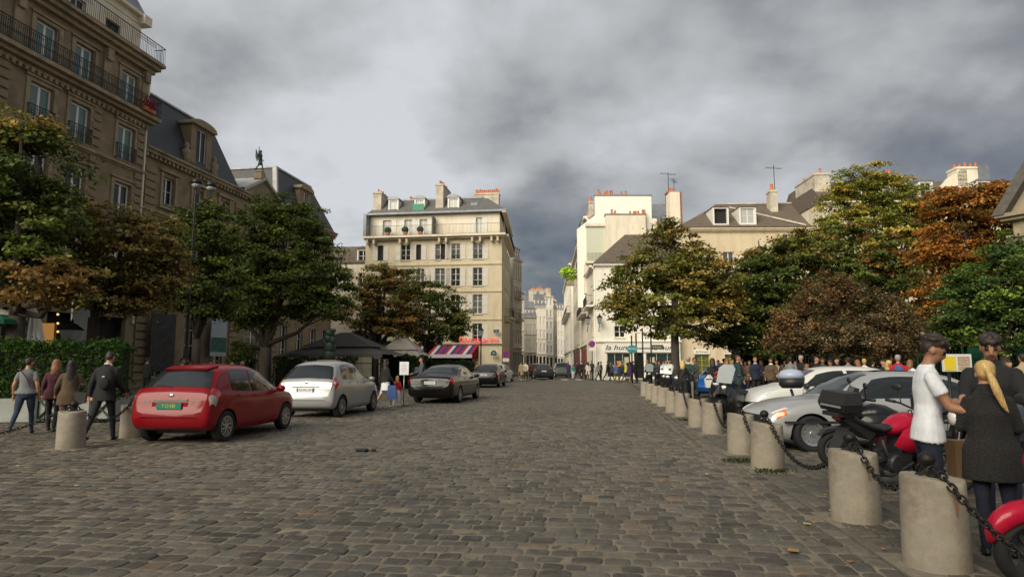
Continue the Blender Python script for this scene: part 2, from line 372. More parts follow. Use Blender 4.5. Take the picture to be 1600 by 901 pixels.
for a, c in bays:
    railing(B, a-.1, c+.1, -.16, 13.92, .95, .15, fancy=True, sides=.16)
    if c > -8: railing(B, a-.1, c+.1, -.16, 9.9, .95, .15, fancy=True, sides=.16)
    b = MB()          # stone surround of the windows
    for z0, z1 in ((13.95, 16.1), (17.35, 19.55), (9.9, 12.5)):
        b.box(a-.26, a-.02, -.07, .0, z0, z1+.2).box(c+.02, c+.26, -.07, 0, z0, z1+.2).box(a-.02, c+.02, -.07, 0, z1+.02, z1+.2).box(a-.35, c+.35, -.16, -.0, z1+.22, z1+.34)
    b.obj('window_surround', MSTL, B)
pier = (-12.9, -9.9, -4.05, -.5)
k = MB().box(0, .62, -.1, 0, 0, .36).mesh('quoin', MST)
for px_ in pier:
    for z in np.arange(9.6, 16.1, .5):
        if abs(z-13.6) > .35: link('quoin', k, B, (px_-.31, 0, z))
MB().box(-.18, -.06, -.14, -.02, 4, 20).obj('drainpipe', MCR, B)
for x in (-3.6, -9.4, -.45): MB().box(x-.28, x+.28, -.14, 0, 17.4, 20.2).box(x-.22, x+.22, -.3, -.14, 19.5, 20.2).obj('pilaster', MSTL, B)
gm = M('red_geranium', (.30, .012, .02), .8); fl_ = MB(); b = MB().box(-1.5, -.5, -1.02, -.84, 17.3, 17.5)
for i in range(160):
    p = Vector((random.gauss(-1.0, .28), -.95+random.gauss(0, .08), 17.75+random.gauss(0, .18))); fl_.ell(p, (.05, .05, .04), 4, 3)
tag(b.obj('geranium_pot', MPOT, None, loc=(0, 0, 0)), 'red geraniums hanging on the long iron balcony at the left', 'flowers'); bpy.context.view_layer.update()
g_ = COL.objects['geranium_pot']; g_.location = (*o1, 0); g_.rotation_euler = (0, 0, th1); fl_.obj('blossoms', gm, g_)['kind'] = 'stuff'
# shopfront things under the trees
tag(MB().box(0, 1.1, -.12, -.05, 0, 2.3).obj('menu_board', M('board_grey', (.30, .33, .33), .4), None, loc=at(104, 555, 24)-Vector((0, 0, 0)), rot=(0, 0, th1)), 'pale grey menu board on the dark cafe front under the trees', 'board')
ye = M('ochre_panel', (.42, .20, .03), .6); 
tag(MB().box(-.6, .35, 0, .15, 0, 3.1).obj('ochre_column', ye, None, loc=(*origin(76, 25), 0)), 'ochre lit column in the dark cafe arcade at the left', 'column')
lm = M('warm_bulb', (1, .62, .25), .5, emis=.7)
for i, z in enumerate((491, 505, 518)):
    tag(MB().ell((0, 0, 0), (.045, .045, .045), 8, 6).obj('wall_bulb', lm, None, loc=at(90.5, z, 24.5), smooth=True), ['topmost', 'middle', 'lowest'][i]+' of three warm round bulbs beside the ochre column', 'lamp', 'bulbs in the cafe arcade')
# ================================================================== left: mansard building with pediment (two pavilions)
B = thing('mansard_building', 'sooty stone mansion with slate mansards, central pediment and dormers behind the trees', 'building', (*o1, 0), th1)
X0, X1 = .05, 29.2
ww = [2.2, 5.35, 8.6, 12.4, 14.9, 18.6, 21.6, 24.4, 27.0]
H = [(x, x+1.15, 12.3, 14.15) for x in ww if not 11.5 < x < 16.5]+[(x, x+1.2, 7.6, 10.4) for x in ww]+[(x, x+1.3, .6, 5) for x in ww if x != 14.9 and x != 12.4]+[(12.9, 15.3, .3, 4.9)]
wall(B, X0, X1, 0, 15.45, H, MST, y=.3, back=12)
for h in H: window(B, *h, y=.5, cols=2, rows=2 if h[3] > 12 else 4, th=.08)
cornice(B, X0, X1, 15.0, MSTL, ((.15, .2), (.4, .22), (.55, .15)), y=.3, dent=.42, dentz=.3)
cornice(B, X0, X1, 11.3, MSTL, ((.1, .15), (.25, .15)), y=.3, name='string_course'); cornice(B, X0, X1, 6.2, MSTL, ((.12, .2), (.3, .2)), y=.3, name='string_course')
for x in ww: MB().box(x-.25, x-.03, .2, .3, 12.1, 14.4).box(x+1.18, x+1.4, .2, .3, 12.1, 14.4).box(x-.4, x+1.55, .08, .3, 14.42, 14.6).box(x-.4, x+1.55, .08, .3, 11.9, 12.08).obj('window_surround', MSTL, B)
k = MB().box(0, 1.0, 0, .1, 0, .4).mesh('quoin', MST)
for px_ in (.5, 10.6, 17.0):
    for z in np.arange(.5, 14.4, .52): link('quoin', k, B, (px_, .2, z))
MB().frus(.1, 10.9, .15, 11.6, 15.58, .4, 9.3, 1.7, 10.5, 20.0).frus(.4, 9.3, 1.7, 10.5, 20.05, 1.2, 8, 4, 9, 20.8).obj('roof', MSL, B)
MB().frus(16.8, 29.3, .15, 11.6, 15.58, 18.4, 25.4, 1.3, 10.5, 19.75).obj('roof', MSL, B)
MB().box(.3, 9.4, 1.6, 10.6, 20.001, 20.12).obj('zinc_ridge', M('pale_zinc', (.42, .42, .40), .6, var=.2, scale=2), B); MB().frus(.08, .3, .1, .5, 15.6, .4, .62, 1.6, 2.0, 20.0).obj('zinc_hip', MATS['pale_zinc'], B); MB().box(18.3, 25.5, 1.2, 10.6, 19.75, 19.9).frus(16.75, 17.0, .08, .5, 15.6, 18.3, 18.6, 1.2, 1.6, 19.75).obj('zinc_ridge', M('pale_zinc', (.42, .42, .40), .6, var=.2, scale=2), B)
dormer(B, 4.85, 2.4, 15.9, 2.95, .32, 2.6, MST, MSTL, ped='arc', rows=1, cols=2)
dormer(B, 21.4, 2.3, 15.9, 2.7, .4, 2.6, MST, MSTL, ped='arc', rows=1, cols=2)
b = MB()
for x in (4.4, 7.65): b.lathe([(.12, 0), (.3, .05), (.22, .4), (.34, .7), (.3, .95), (.12, 1.15), (.2, 1.35), (.05, 1.6)], 10, (x, .3, 15.7))
b.obj('stone_scroll', MSTL, B, smooth=True)
# pediment
pd = MB().prism([(11.2, 15.6), (17.2, 15.6), (14.2, 17.25)], .0, 3.5).obj('pediment', MST, B)
b = MB()
for s, (xa, xb) in ((1, (10.9, 14.2)), (-1, (17.5, 14.2))):
    b.add([(xa, -.3, 15.45), (xb, -.3, 17.3), (xb, -.3, 17.55), (xa, -.3, 15.75), (xa, 3.5, 15.45), (xb, 3.5, 17.3), (xb, 3.5, 17.55), (xa, 3.5, 15.75)], [(0, 1, 2, 3), (7, 6, 5, 4), (0, 4, 5, 1), (3, 2, 6, 7)])
b.obj('pediment_cornice', M('pale_zinc'), pd)
P = M('pale_zinc')
MB().box(13.35, 14.05, -.25, .45, 17.2, 17.75).lathe([(.36, 0), (.42, .08), (.3, .2)], 10, (13.7, .1, 17.75)).obj('pedestal', MSTL, B)
BM = B
# far narrow end of that row and the brown roofed house beside the central block
o2 = (atx(532, 77), 77)
B = thing('brown_roofed_house', 'low brown tiled house with white dormer between the mansion and the cream block', 'building', (*o2, 0), radians(-7.8))
wall(B, -3, 4.2, 0, 13.6, [(2.2, 3.2, 10.6, 12.4)], MCR, back=9); window(B, 2.2, 3.2, 10.6, 12.4)
MB().frus(-3, 4.2, -.2, 9, 13.6, -3, 4.2, 3, 6, 16.2).obj('roof', MTI, B)
dormer(B, 1.9, 1.5, 13.7, 1.6, .2, 2, MFR, MTI, rows=2)
# ================================================================== centre: cream corner block
oc = (-1.13, 71); thc = radians(-7.8)
B = thing('corner_building', 'cream Paris corner block with white shutters, roof balcony and red neon sign', 'building', (*oc, 0), thc)
XL = -16.0
cols = [(-14.4, -13.6), (-10.7, -9.5), (-8.2, -7.4), (-5.6+.0, -4.4), (-3.3, -2.2)]
# measured window columns: x pixels 590, 637, 660(narrow), 708, 739..
cols = [(-14.55, -13.9), (-10.95, -9.85), (-8.7, -8.05), (-5.95, -4.95+.0), (-3.33, -2.28)]
def pxs(px): # facade x for a pixel column on this facade
    r = ray(px, 400); c_, s_ = cos(thc), sin(thc); n = (-s_, c_); k_ = (oc[0]*n[0]+oc[1]*n[1])/(r.x*n[0]+r.y*n[1]); return (r.x*k_-oc[0])*c_+(r.y*k_-oc[1])*s_
cols = [(590, 599), (626, 641), (650, 658), (680, 695.5), (705, 719), (739, 754)]
cols = [(pxs(a), pxs(c)) for a, c in cols]
rows_ = [(13.25, 15.05), (10.18, 12.24), (7.02, 9.2), (3.95, 5.95)]
H = []; wn_ = []
for ri, (z0, z1) in enumerate(rows_):
    for ci, (a, c) in enumerate(cols):
        if ri == 1 and ci in (0,): continue
        if ri == 1 and ci == 2: a, c = cols[2][0]+.1, cols[2][1]+.4
        H.append((a, c, z0, z1)); wn_.append((a, c, z0, z1, ci, ri))
HG = [(-13.5, -3.3, .2, 2.35)]
wall(B, XL, 0, 0, 15.65, H+HG, MLM, back=14.5, skew=-.0813)
for a, c, z0, z1, ci, ri in wn_:
    nar = (c-a) < .8
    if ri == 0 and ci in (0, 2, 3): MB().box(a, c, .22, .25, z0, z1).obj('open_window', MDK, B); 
    if not (ri == 0 and ci in (0, 2)):
        window(B, a, c if not (ri == 0 and ci == 3) else (a+c)/2, z0, z1, rows=3, cols=1 if nar or (ri == 0 and ci == 3) else 2, sillm=MLM)
    if ri < 3 or ci == 5:
        sw = (c-a)*.52+.06 if not nar else .6
        shutter(B, a-sw, sw, z0, z1-z0); shutter(B, c, sw, z0, z1-z0)
    if ri < 2 and not nar: railing(B, a, c, -.02, z0, .62, .13, mat=MRST)
window(B, *HG[0], y=.3, cols=7, rows=1, fr=MIR, gl=MDK, sill=False)
for z in (12.85, 9.75, 6.6): cornice(B, XL, 0, z-.35, MLM, ((.05, .1), (.12, .1)), name='string_course')
cornice(B, XL, 0.1, 3.55, MLM, ((.1, .12), (.28, .15)), name='string_course')
# attic storey
MB().box(XL-.1, .5, -.85, .0, 15.78, 16.0).box(XL, .3, -.5, -.002, 15.62, 15.775).obj('balcony_slab', MCR, B)
k = MB().prism([(0, 0), (.22, 0), (.22, .5), (0, .5)], -.75, -.002).mesh('console', MLM)
for x in (-15.7, -14.9, -11.8, -11.0, -7.2, -6.4, -3.4, -2.5, -1.2, -.5): link('console', k, B, (x, 0, 15.12))
Ha = [(pxs(595), pxs(608), 16.1, 18.1), (pxs(629), pxs(641), 16.1, 18.1), (pxs(653), pxs(665), 16.1, 18.1), (pxs(742), pxs(752), 16.1, 18.1)]
wall(B, XL+.3, -.35, 16.0, 18.65, Ha, MCR, y=.5, back=13.5, name='attic_wall', skew=-.0813)
for h in Ha: window(B, *h, y=.68, rows=2, gl=MGLW, sill=False); shutter(B, h[0]-.62, .6, 16.15, 1.9, y=.45, mat=MFR); shutter(B, h[1]+.02, .6, 16.15, 1.9, y=.45, mat=MFR)
railing(B, XL, .4, -.78, 16.0, 1.15, .16, sides=.8, mat=M('grey_iron', (.12, .11, .10), .6))
MB().box(XL-.25, .5, -.1, .6, 18.65, 18.85).box(-16.05, -15.7, -.8, .5, 16, 18.6).obj('eaves', MZN, B)
MB().box(pxs(677)-.06, pxs(677)+.06, -.7, .5, 16, 18.2).obj('balcony_screen', M('grey_iron'), B)
MB().add([(XL-.1, .1, 18.85), (.4, .1, 18.85), (-.8, 14.3, 18.85), (XL-.1, 14.3, 18.85), (XL+1.2, 3, 21), (-2.2, 3, 21), (-2.9, 11, 21), (XL+1.2, 11, 21)], [(3, 2, 1, 0), (4, 5, 6, 7), (0, 1, 5, 4), (1, 2, 6, 5), (2, 3, 7, 6), (3, 0, 4, 7)]).obj('roof', MGS, B)
MB().box(XL+1.0, -2.8, 2.9, 11, 21.0, 21.2).obj('zinc_ridge', MZN, B)
for (pa, pb, gl, op) in ((601, 617, MGLW, 0), (642.5, 659, MGLW, 0), (695.5, 714, MGLW, 0)):
    a = pxs(pa); c = pxs(pb); dormer(B, a, c-a, 18.9, 1.75, .9, 2.2, MFR, MZN, gl=gl, ped='round', rows=3, cols=2)
tag(MB().box(pxs(641), pxs(659), .55, .6, 18.95, 19.95).obj('green_screen', M('green_plastic', (.02, .22, .13), .5), B), None, None)['label'] = 'green screen under the middle dormer'
MB().frus(-3.9, -3.1, 1.2, 2.2, 19.4, -3.9, -3.1, 1.5, 2.4, 20.1).obj('skylight', MZN, B)
chimney(B, -15.6, -14.6, 1.0, 4.2, 18.9, 21.7, 4); chimney(B, -12.9, -12.1, 5.5, 7.5, 20.5, 21.8, 4)
chimney(B, -8.0, -7.1, 1.0, 4.6, 19.3, 22.4, 7); chimney(B, -3.8, -.9, 3.2, 4.2, 19.0, 21.7, 12)
# side wall along the side street
B2 = link('side_wall', None, B, (0, 0, 0), (0, 0, radians(86.85)-thc))
Hs = [(x, x+1.0, z0, z1) for (z0, z1) in rows_[:3] for x in (1.6, 4.4, 7.4, 10.4, 13.2)]
wall(B2, 0, 14.4, 3.9, 15.6, Hs, MLM, y=-.04, name='street_wall')
for h in Hs[:12]:
    window(None, *h, y=.05, sub=B2)
    for xa in (h[0]-.55, h[1]+.02): MB().box(xa, xa+.53, -.1, -.045, h[2], h[3]).obj('shutter', MSH, B2)
MB().box(4, 8, -1.0, -.05, 6.7, 6.9).box(3.9, 8.1, -.6, -.05, 6.4, 6.7).box(-.05, 14.4, -.75, -.05, 15.75, 15.98).box(-.1, 14.4, -.5, 0, 18.5, 18.8).obj('street_balcony', MLM, B2)
railing(B2, 4, 8, -.95, 6.9, 1.0, .13, sides=.9); railing(B2, .1, 14.2, -.7, 16.0, 1.0, .15)
# neon sign, awning, plates
nr = M('red_neon', (.8, .04, .05), .5, emis=.45)
s_ = link('neon_sign', None, B, (0, 0, 0))
text('Bonaparte', .98, nr, s_, (-2.75, -.3, 4.1), shear=.25, ext=.03, sx=1.15)
MB().box(-5, -.6, -.24, -.2, 3.75, 3.8).obj('sign_rail', MRST, s_)
aw = thing('striped_awning', 'red white and blue striped cafe awning on the cream corner block', 'awning', (*oc, 0), thc)
kb = M('awning_blue', (.02, .03, .20), .8, var=.1); kr = M('awning_red', (.32, .015, .02), .8, var=.1); kw = M('awning_white', (.50, .48, .46), .8)
xs_ = np.linspace(-13.2, -2.6, 31)
for i in range(30):
    m_ = [kb, kr, kw, kb, kr][i % 5]; a, c = xs_[i], xs_[i+1]
    MB().add([(a, -.1, 3.5), (c, -.1, 3.5), (c-.35, -1.9, 2.55), (a-.35, -1.9, 2.55), (a, -.1, 3.45), (c, -.1, 3.45), (c-.35, -1.9, 2.5), (a-.35, -1.9, 2.5)], [(0, 3, 2, 1), (4, 5, 6, 7), (3, 7, 6, 2)]).obj('awning_stripe', m_, aw)
MB().box(-13.5, -2.95, -1.95, -1.91, 2.12, 2.5).obj('awning_valance', kw, aw)
MB().add([(-2.6, -.1, 3.48), (-2.6, -.1, 2.0), (-2.95, -1.9, 2.0), (-2.95, -1.9, 2.5)], [(0, 1, 2, 3), (3, 2, 1, 0)]).obj('awning_side', kr, aw)
pl = M('street_plate_green', (.02, .08, .07), .4)
def plate(px, y, Y, w_, h_, mat, label, th=0, rnd=False, txt=None):
    p = at(px, y, Y); b = MB()
    if rnd: b.prism([(-w_/2, -h_/2), (w_/2, -h_/2), (w_/2, h_*.1), (w_*.25, h_/2), (-w_*.25, h_/2), (-w_/2, h_*.1)], -.04, 0)
    else: b.box(-w_/2, w_/2, -.04, 0, -h_/2, h_/2)
    t = tag(b.obj('street_plate', mat, None, loc=p, rot=(0, 0, th)), label, 'sign'); MB().box(-w_/2-.03, w_/2+.03, -.02, .004, -h_/2-.03, h_/2+.03).obj('plate_border', MFR, t)
    if txt: text(txt, h_*.45, MFR, t, (0, -.045, 0), ext=.002)
    return t
plate(775.5, 517, 70.6, .62, .36, M('enamel_blue', (.02, .07, .16), .4), 'blue enamel street name plate high on the cream block corner', thc, txt='6e')
plate(771.5, 551, 70.4, .68, .55, pl, 'dark arched street plate low on the cream block corner', thc, True, txt='6e')
# ================================================================== side street, both sides
def simple_building(label, px0, px1, ytop, Y, mat, th=0, back=12, rows=6, cols=4, roof=None, fl=3.1, side=True, wm=None, ybase=None, roofh=2.2, chim=1, name='street_building', gl=None, top=None):
    x0 = atx(px0, Y); c_, s_ = cos(th), sin(th); dx = (px1-800)/1000*1.0068
    wd = (dx*Y-x0)/(c_-dx*s_)
    z1 = at(px0, ytop, Y).z
    B = thing(name, label, 'building', (x0, Y, 0), th, 'buildings of the narrow side street')
    H = []; rows = int((z1-3.6)/fl)
    for r_ in range(rows):
        for c2 in range(cols):
            xm = wd*(c2+.5)/cols; ww_ = min(1.0, wd/cols*.42); H.append((xm-ww_/2, xm+ww_/2, 4.3+r_*fl, 4.3+r_*fl+1.9))
    hg = [(wd*(c2+.12)/cols, wd*(c2+.88)/cols, .3, 3.1) for c2 in range(cols)]
    wall(B, 0, wd, 0, z1, H+hg, mat, back=back)
    for h in H: window(B, *h, rows=2, gl=gl or MGL, sill=False, th=.09)
    for h in hg: MB().box(h[0], h[1], .25, .3, h[2], h[3]).obj('shop_window', MGL, B)
    cornice(B, 0, wd, z1-.3, mat, ((.12, .12), (.3, .15))); cornice(B, 0, wd, 3.5, mat, ((.1, .12), (.2, .12)), name='string_course')
    for r_ in range(1, rows, 2): cornice(B, 0, wd, 4.05+r_*fl, mat, ((.06, .08), (.12, .08)), name='string_course')
    if roof:
        MB().frus(0, wd, -.1, back, z1, .1, wd-.1, 1.3, back-1.3, z1+roofh).obj('roof', roof, B)
        for c2 in range(cols):
            xm = wd*(c2+.5)/cols; dormer(B, xm-.5, 1.0, z1+.1, 1.4, .25, 1.3, MFR, roof, rows=2)
    for i in range(chim):
        xx = random.choice((0, wd-.9)) if chim == 1 else (0, wd-.9)[i % 2]
        chimney(B, xx, xx+.9, 1.5, 4.5, z1, z1+roofh+1.2, 5)
    return B, wd
R_ = radians
# left side going away (faces the street, then turning towards the viewer)
B, wd = simple_building('grey stone building next down the side street, iron balconies, behind the cream block', 801.5, 815, 402, 89, MGY, R_(70), cols=4, chim=1, roof=MZN, back=8)
for z in (7.4, 10.5): MB().box(wd*.2, wd*.8, -.7, 0, z, z+.15).obj('balcony_slab', MGY, B); railing(B, wd*.2, wd*.8, -.66, z+.15, .95, .14, sides=.6)
simple_building('plain cream gabled building rising behind the grey one in the side street', 806, 819, 455, 112, MWH, R_(40), cols=2, chim=2, roofh=1.5)
simple_building('pale grey building with blue slate mansard facing up the side street', 816, 838, 494, 128, MGY, R_(14), cols=4, roof=MZN, chim=1, roofh=3.2)
simple_building('white building with grey mansard in the middle of the side street', 836, 853, 478, 150, M('pale_render', (.66, .62, .54), .8, var=.08), R_(18), cols=3, roof=MZN, chim=2, roofh=3)
simple_building('tall bright white gable far down the side street', 846, 864, 462, 168, MWH, R_(20), cols=3, roof=None, chim=2, roofh=1)
simple_building('narrow ochre building far down the side street', 861, 870, 480, 185, MBE, R_(30), cols=2, roof=MGS, chim=1)
simple_building('farthest white building closing the side street', 866, 888, 483, 215, M('pale_render'), R_(4), cols=5, roof=MZN, chim=1)
# ================================================================== right corner: white bookshop house
orr = (7.873, 60)
B = thing('bookshop_building', 'white corner house with the la hune bookshop under tall bare white gables', 'building', (*orr, 0), radians(-1))
H = [(1.72, 2.7, 3.95, 5.02), (5.45, 6.43, 3.95, 5.02), (1.72, 2.7, 7.2, 8.6), (5.45, 6.43, 7.2, 8.6)]
G = [(.98, 3.2, .25, 2.5), (4.6, 7.6, .25, 2.5), (3.5, 4.3, .15, 2.5)]
wall(B, .0, 7.8, 0, 10.6, H+G, MWH, back=9)
for h in H: window(B, *h, rows=2, sillm=MWH)
gsh = M('shop_glass', (.03, .045, .045), .15, var=.5, scale=2)
for h in G[:2]: window(B, *h, y=.12, cols=3, rows=1, gl=gsh, fr=MFR, sill=False)
window(B, *G[2], y=.15, cols=1, rows=1, gl=MGL, fr=MIR, sill=False)
cornice(B, -.1, 7.9, 3.45, MWH, ((.08, .06), (.2, .12))); cornice(B, -.2, 7.9, 10.6, MWH, ((.12, .12), (.3, .15)))
MB().frus(-.3, 7.9, -.35, 9, 10.87, 3.6, 7.9, 4.5, 5.5, 14.6).obj('roof', MTI, B)
sg = MB().box(.75, 7.65, -.12, -.02, 2.55, 3.42).obj('shop_sign', MFR, B)
dk = M('black_lettering', (.01, .01, .01), .6)
text('la hune', .66, dk, sg, (2.0, -.14, 2.98), shear=.3, ext=.004, sx=1.25); text('la hune', .66, dk, sg, (6.3, -.14, 2.98), shear=.3, ext=.004, sx=1.25)
for i, (x, c) in enumerate(((1.2, (.05, .3, .3)), (1.9, (.5, .25, .05)), (2.6, (.5, .45, .3)), (1.5, (.45, .08, .05)), (2.3, (.1, .2, .35)), (5.0, (.5, .45, .35)), (5.7, (.2, .18, .12)), (6.4, (.5, .3, .1)), (7.1, (.3, .3, .3)))):
    MB().box(x, x+.4, .04, .1, .9+.35*(i % 3), 1.4+.35*(i % 3)).obj('poster', M('poster_%s' % i, c, .6), B)
# street side of that house

# side walls are built in true world direction: long row going away along the side street
def side_row(label, Y0, Y1, x_off, ztop, mat, cols, roof=None, fl=3.1, first=4.1, balc=(), name='street_building', setb=.0):
    a = radians(3.15); ux, uy = sin(a), cos(a)
    p0 = Vector((7.873, 60, 0))+Vector((ux, uy, 0))*(Y0-60); p1 = Vector((7.873, 60, 0))+Vector((ux, uy, 0))*(Y1-60)
    # local x runs towards the viewer so that local y points into the building (+X side)
    Bd = thing(name, label, 'building', (p1.x+x_off, p1.y, 0), -(pi/2+a), 'buildings of the narrow side street')
    wd = (p1-p0).length; H = []
    rws = int((ztop-first-.8)/fl)
    for r_ in range(rws):
        for c2 in range(cols): xm = wd*(c2+.5)/cols; H.append((xm-.5, xm+.5, first+r_*fl, first+r_*fl+1.9))
    hg = [(wd*(c2+.15)/cols, wd*(c2+.85)/cols, .3, 2.9) for c2 in range(cols)]
    wall(Bd, 0, wd, 0, ztop, H+hg, mat, back=7.6)
    for h in H: window(Bd, *h, rows=2, sill=False); [MB().box(xa, xa+.48, -.05, -.003, h[2], h[3]).obj('shutter', MSH, Bd) for xa in (h[0]-.5, h[1]+.02)]
    for h in hg: MB().box(h[0], h[1], .2, .25, h[2], h[3]).obj('shop_window', MGL, Bd)
    cornice(Bd, 0, wd, ztop, mat, ((.15, .15), (.4, .2))); cornice(Bd, 0, wd, 3.4, mat, ((.1, .12), (.25, .15)), name='string_course')
    for z in balc: MB().box(wd*.1, wd*.9, -.7, -.002, z-.15, z).obj('balcony_slab', mat, Bd); railing(Bd, wd*.1, wd*.9, -.66, z, .95, .14, sides=.6)
    if roof: MB().frus(0, wd, -.3, 7.6, ztop+.35, 0, wd, 2.5, 5, ztop+3).obj('roof', roof, Bd)
    return Bd, wd

B3, w3 = side_row('street side of the white corner house, cream shutters and balconies', 60.5, 67.6, -.12, 10.5, MWH, 3, balc=(7.1,))
rd_ = M('red_shopfront', (.20, .02, .015), .6)
B4, w4 = side_row('tall pale building behind the bookshop with long balconies down the street', 69.3, 84, -.1, 17.3, MWH, 5, first=4.2, balc=(7.15, 13.4, 16.5))
MB().box(1, w4-.2, -.12, -.003, .1, 3.2).obj('red_shopfront', rd_, B4)
B5, w5 = side_row('cream building farther along on the bookshop side of the street', 84.1, 104, -.3, 16.6, MCR, 6, roof=MZN)
MB().box(1, w5-1, -.1, -.003, .1, 3.2).obj('red_shopfront', rd_, B5)
B6, w6 = side_row('distant cream building on the bookshop side of the street', 104.1, 150, -.6, 17.5, MWH, 12, roof=MZN, balc=(10.3,))
# bare white party walls above the bookshop
def gable(label, px0, px1, y0, y1, Y, mat, dep=1.2, skew=None, pots=0, name='gable_wall'):
    a = at(px0, y1, Y); c = at(px1, y1, Y); z1 = at(px0, y0, Y).z
    t = thing(name, label, 'wall', (a.x, Y, 0)); W_ = c.x-a.x
    if skew: MB().prism([(skew[0], a.z), (W_, a.z), (W_, z1), (0, z1), (0, at(0, skew[2], Y).z), (skew[0], at(0, skew[1], Y).z)], 0, dep).obj('wall', mat, t)
    else: MB().box(0, W_, 0, dep, a.z, z1).obj('wall', mat, t)
    MB().box(-.08, W_+.08, -.06, dep+.06, z1, z1+.12).obj('coping', MZN, t)
    k = ('pot', .55, .12)
    for xx in (pots or ()):
        link('chimney_pot', WC[k], t, (at(xx, 400, Y).x-a.x, dep/2, z1+.12), scale=(1, 1, random.uniform(.6, 1.2)))
    return t
gable('tallest bare white gable above the bookshop roof with small chimney pots', 932, 1022, 306, 480, 68.9, MWH2, skew=(-2.0, 358, 336), dep=.35, pots=(937, 939, 947, 950, 955, 958, 973, 980))
gable('lower cream bare gable in front of the tall white one', 949, 1012, 335.5, 480, 68.0, MCR, dep=.8, pots=(958, 963, 987, 993, 996, 1000, 1007, 1010))
t = thing('street_building', 'pale green upper storey with balcony ledge left of the bare gables', 'building', (*origin(918.5, 68.0), 0), 0, 'buildings of the narrow side street')
MB().box(0, 2.6, .4, 3, 9, 16.6).obj('wall', M('pale_green_render', (.56, .58, .46), .8, var=.05), t); MB().box(-.1, 2.7, .2, 3.1, 16.3, 16.6).box(-.2, 2.6, -.0, 3, 12.2, 12.5).box(-.3, 2.6, .35, 3, 9, 12.2).obj('cornice', MCR, t)
chimney(B4, w4-3, w4-1.8, .3, .9, 17.3, 19.8, 3); chimney(B4, w4-8, w4-6.5, .2, .8, 17.3, 19.2, 3); MB().box(1, w4-.6, .2, 7, 17.3, 17.5).frus(1, w4-.6, .2, 7, 17.5, 1, w4-3.0, 1.8, 6, 19.3).obj('roof', MZN, B4); railing(t, 0, 2.4, .05, 12.5, .8, .14)
t = thing('zinc_roof_house', 'grey zinc roof with brick chimney glimpsed between the gable and tall chimney', 'building', (*origin(1020, 72), 0))
MB().box(0, 3, 0, 5, 5, 17.6).obj('wall', MGY, t); MB().frus(0, 3, -.1, 5, 17.6, 0, 3, 1.2, 4, 20).obj('roof', MZN, t)
chimney(t, 2.0, 2.6, .5, 1.2, 18, 21.3, 1, mat=M('chimney_brick', (.30, .13, .08), .9, var=.3, scale=8)); chimney(t, .1, 1.9, 1.8, 2.2, 18, 19.9, 4, ph=.3)
t = thing('chimney_stack', 'tall pale rendered chimney stack standing behind the first round tree', 'chimney', (*origin(1049.5, 64), 0))
MB().frus(0, 1.15, 0, 1.6, 12, .1, 1.1, 0, 1.6, 18.95).obj('stack', MCR, t); MB().box(1.1, 1.35, .1, 1.5, 12, 19.0).obj('flue', M('chimney_brick'), t)
for xx in (.25, .5): link('chimney_pot', WC[('pot', .55, .12)], t, (xx, .6, 18.95))
aerial(atx(1053, 64), 65, 18.9, 2.4, .3, 'thin aerial on the tall pale chimney stack'); aerial(atx(1064, 64), 65.5, 18.5, 2.2, 1.1, 'second shorter aerial beside the tall chimney stack')
# ================================================================== right: beige house with dormers
ob = (15.948, 61); 
B = thing('beige_house', 'beige rendered house with brown hipped roof, white dormers and small shopfronts', 'building', (*ob, 0), radians(-1))
H = [(1.42, 2.6, 3.95, 4.95), (6.3, 7.4, 3.95, 4.95), (9.6, 10.7, 3.95, 4.95), (13.5, 14.6, 3.95, 4.95)]+[(x, x+1.05, z, z+1.9) for x in (1.5, 4.4, 6.4, 9.6, 12.6, 15.5) for z in (6.9, 10.3)]+[(10.2, 11.3, 12.9, 13.9)]
G = [(1.35, 2.75, .3, 2.35), (4.2, 5.3, .3, 2.35), (6.9, 8.2, .3, 2.35), (9.6, 10.8, .3, 2.35), (12.5, 13.9, .3, 2.35)]
wall(B, .02, 21, 0, 14.5, H+G, MBE, back=9)
for h in H: window(B, *h, rows=2, sillm=MBE)
shg = M('lit_shop_glass', (.10, .11, .05), .2, var=.6, scale=5)
for h in G:
    window(B, *h, y=.1, cols=2, rows=4, gl=shg, fr=M('yellow_green_frame', (.30, .28, .04), .5), sill=False)
    f = MB().box(h[0]-.05, h[1]+.05, -.1, -.01, 2.4, 2.85).obj('shop_sign', MFR, B); text('Ilo.Romeur', .27, dk, f, ((h[0]+h[1])/2, -.11, 2.62), shear=.1, ext=.003, sx=1.0)
cornice(B, 0, 21, 14.1, MBE, ((.1, .12), (.28, .15), (.4, .12)))
MB().add([(-.1, -.4, 14.55), (21, -.4, 14.55), (21, 9.2, 14.55), (-.1, 9.2, 14.55), (5.3, 4.4, 17.9), (21, 4.4, 18.1)], [(0, 1, 5, 4), (0, 4, 3), (3, 4, 5, 2), (1, 2, 5), (0, 3, 2, 1)]).obj('roof', MTI, B)
MB().tube([(5.3, 4.3, 17.95), (12.3, -.45, 14.7)], .09, 6).tube([(5.3, 4.35, 17.98), (21, 4.35, 18.15)], .09, 6).obj('ridge_tiles', MCH, B)
MB().add([(4.8, -.42, 14.56), (12.0, -.42, 14.56), (5.3, 4.2, 17.85), (5.2, 4.38, 17.9)], [(0, 1, 2, 3)]).obj('hip_roof', MTI, B)
dormer(B, 3.55, 1.55, 14.85, 1.75, .0, 2.5, MFR, MTI, rows=2, ped='hip', open_=True); dormer(B, 6.1, 1.65, 14.85, 1.75, .0, 2.5, MFR, MTI, rows=2, ped='hip', gl=MGLW)
dormer(B, 13.1, 1.9, 15.2, 1.7, .2, 2.5, MFR, MTI, rows=2, cols=3, ped='hip')
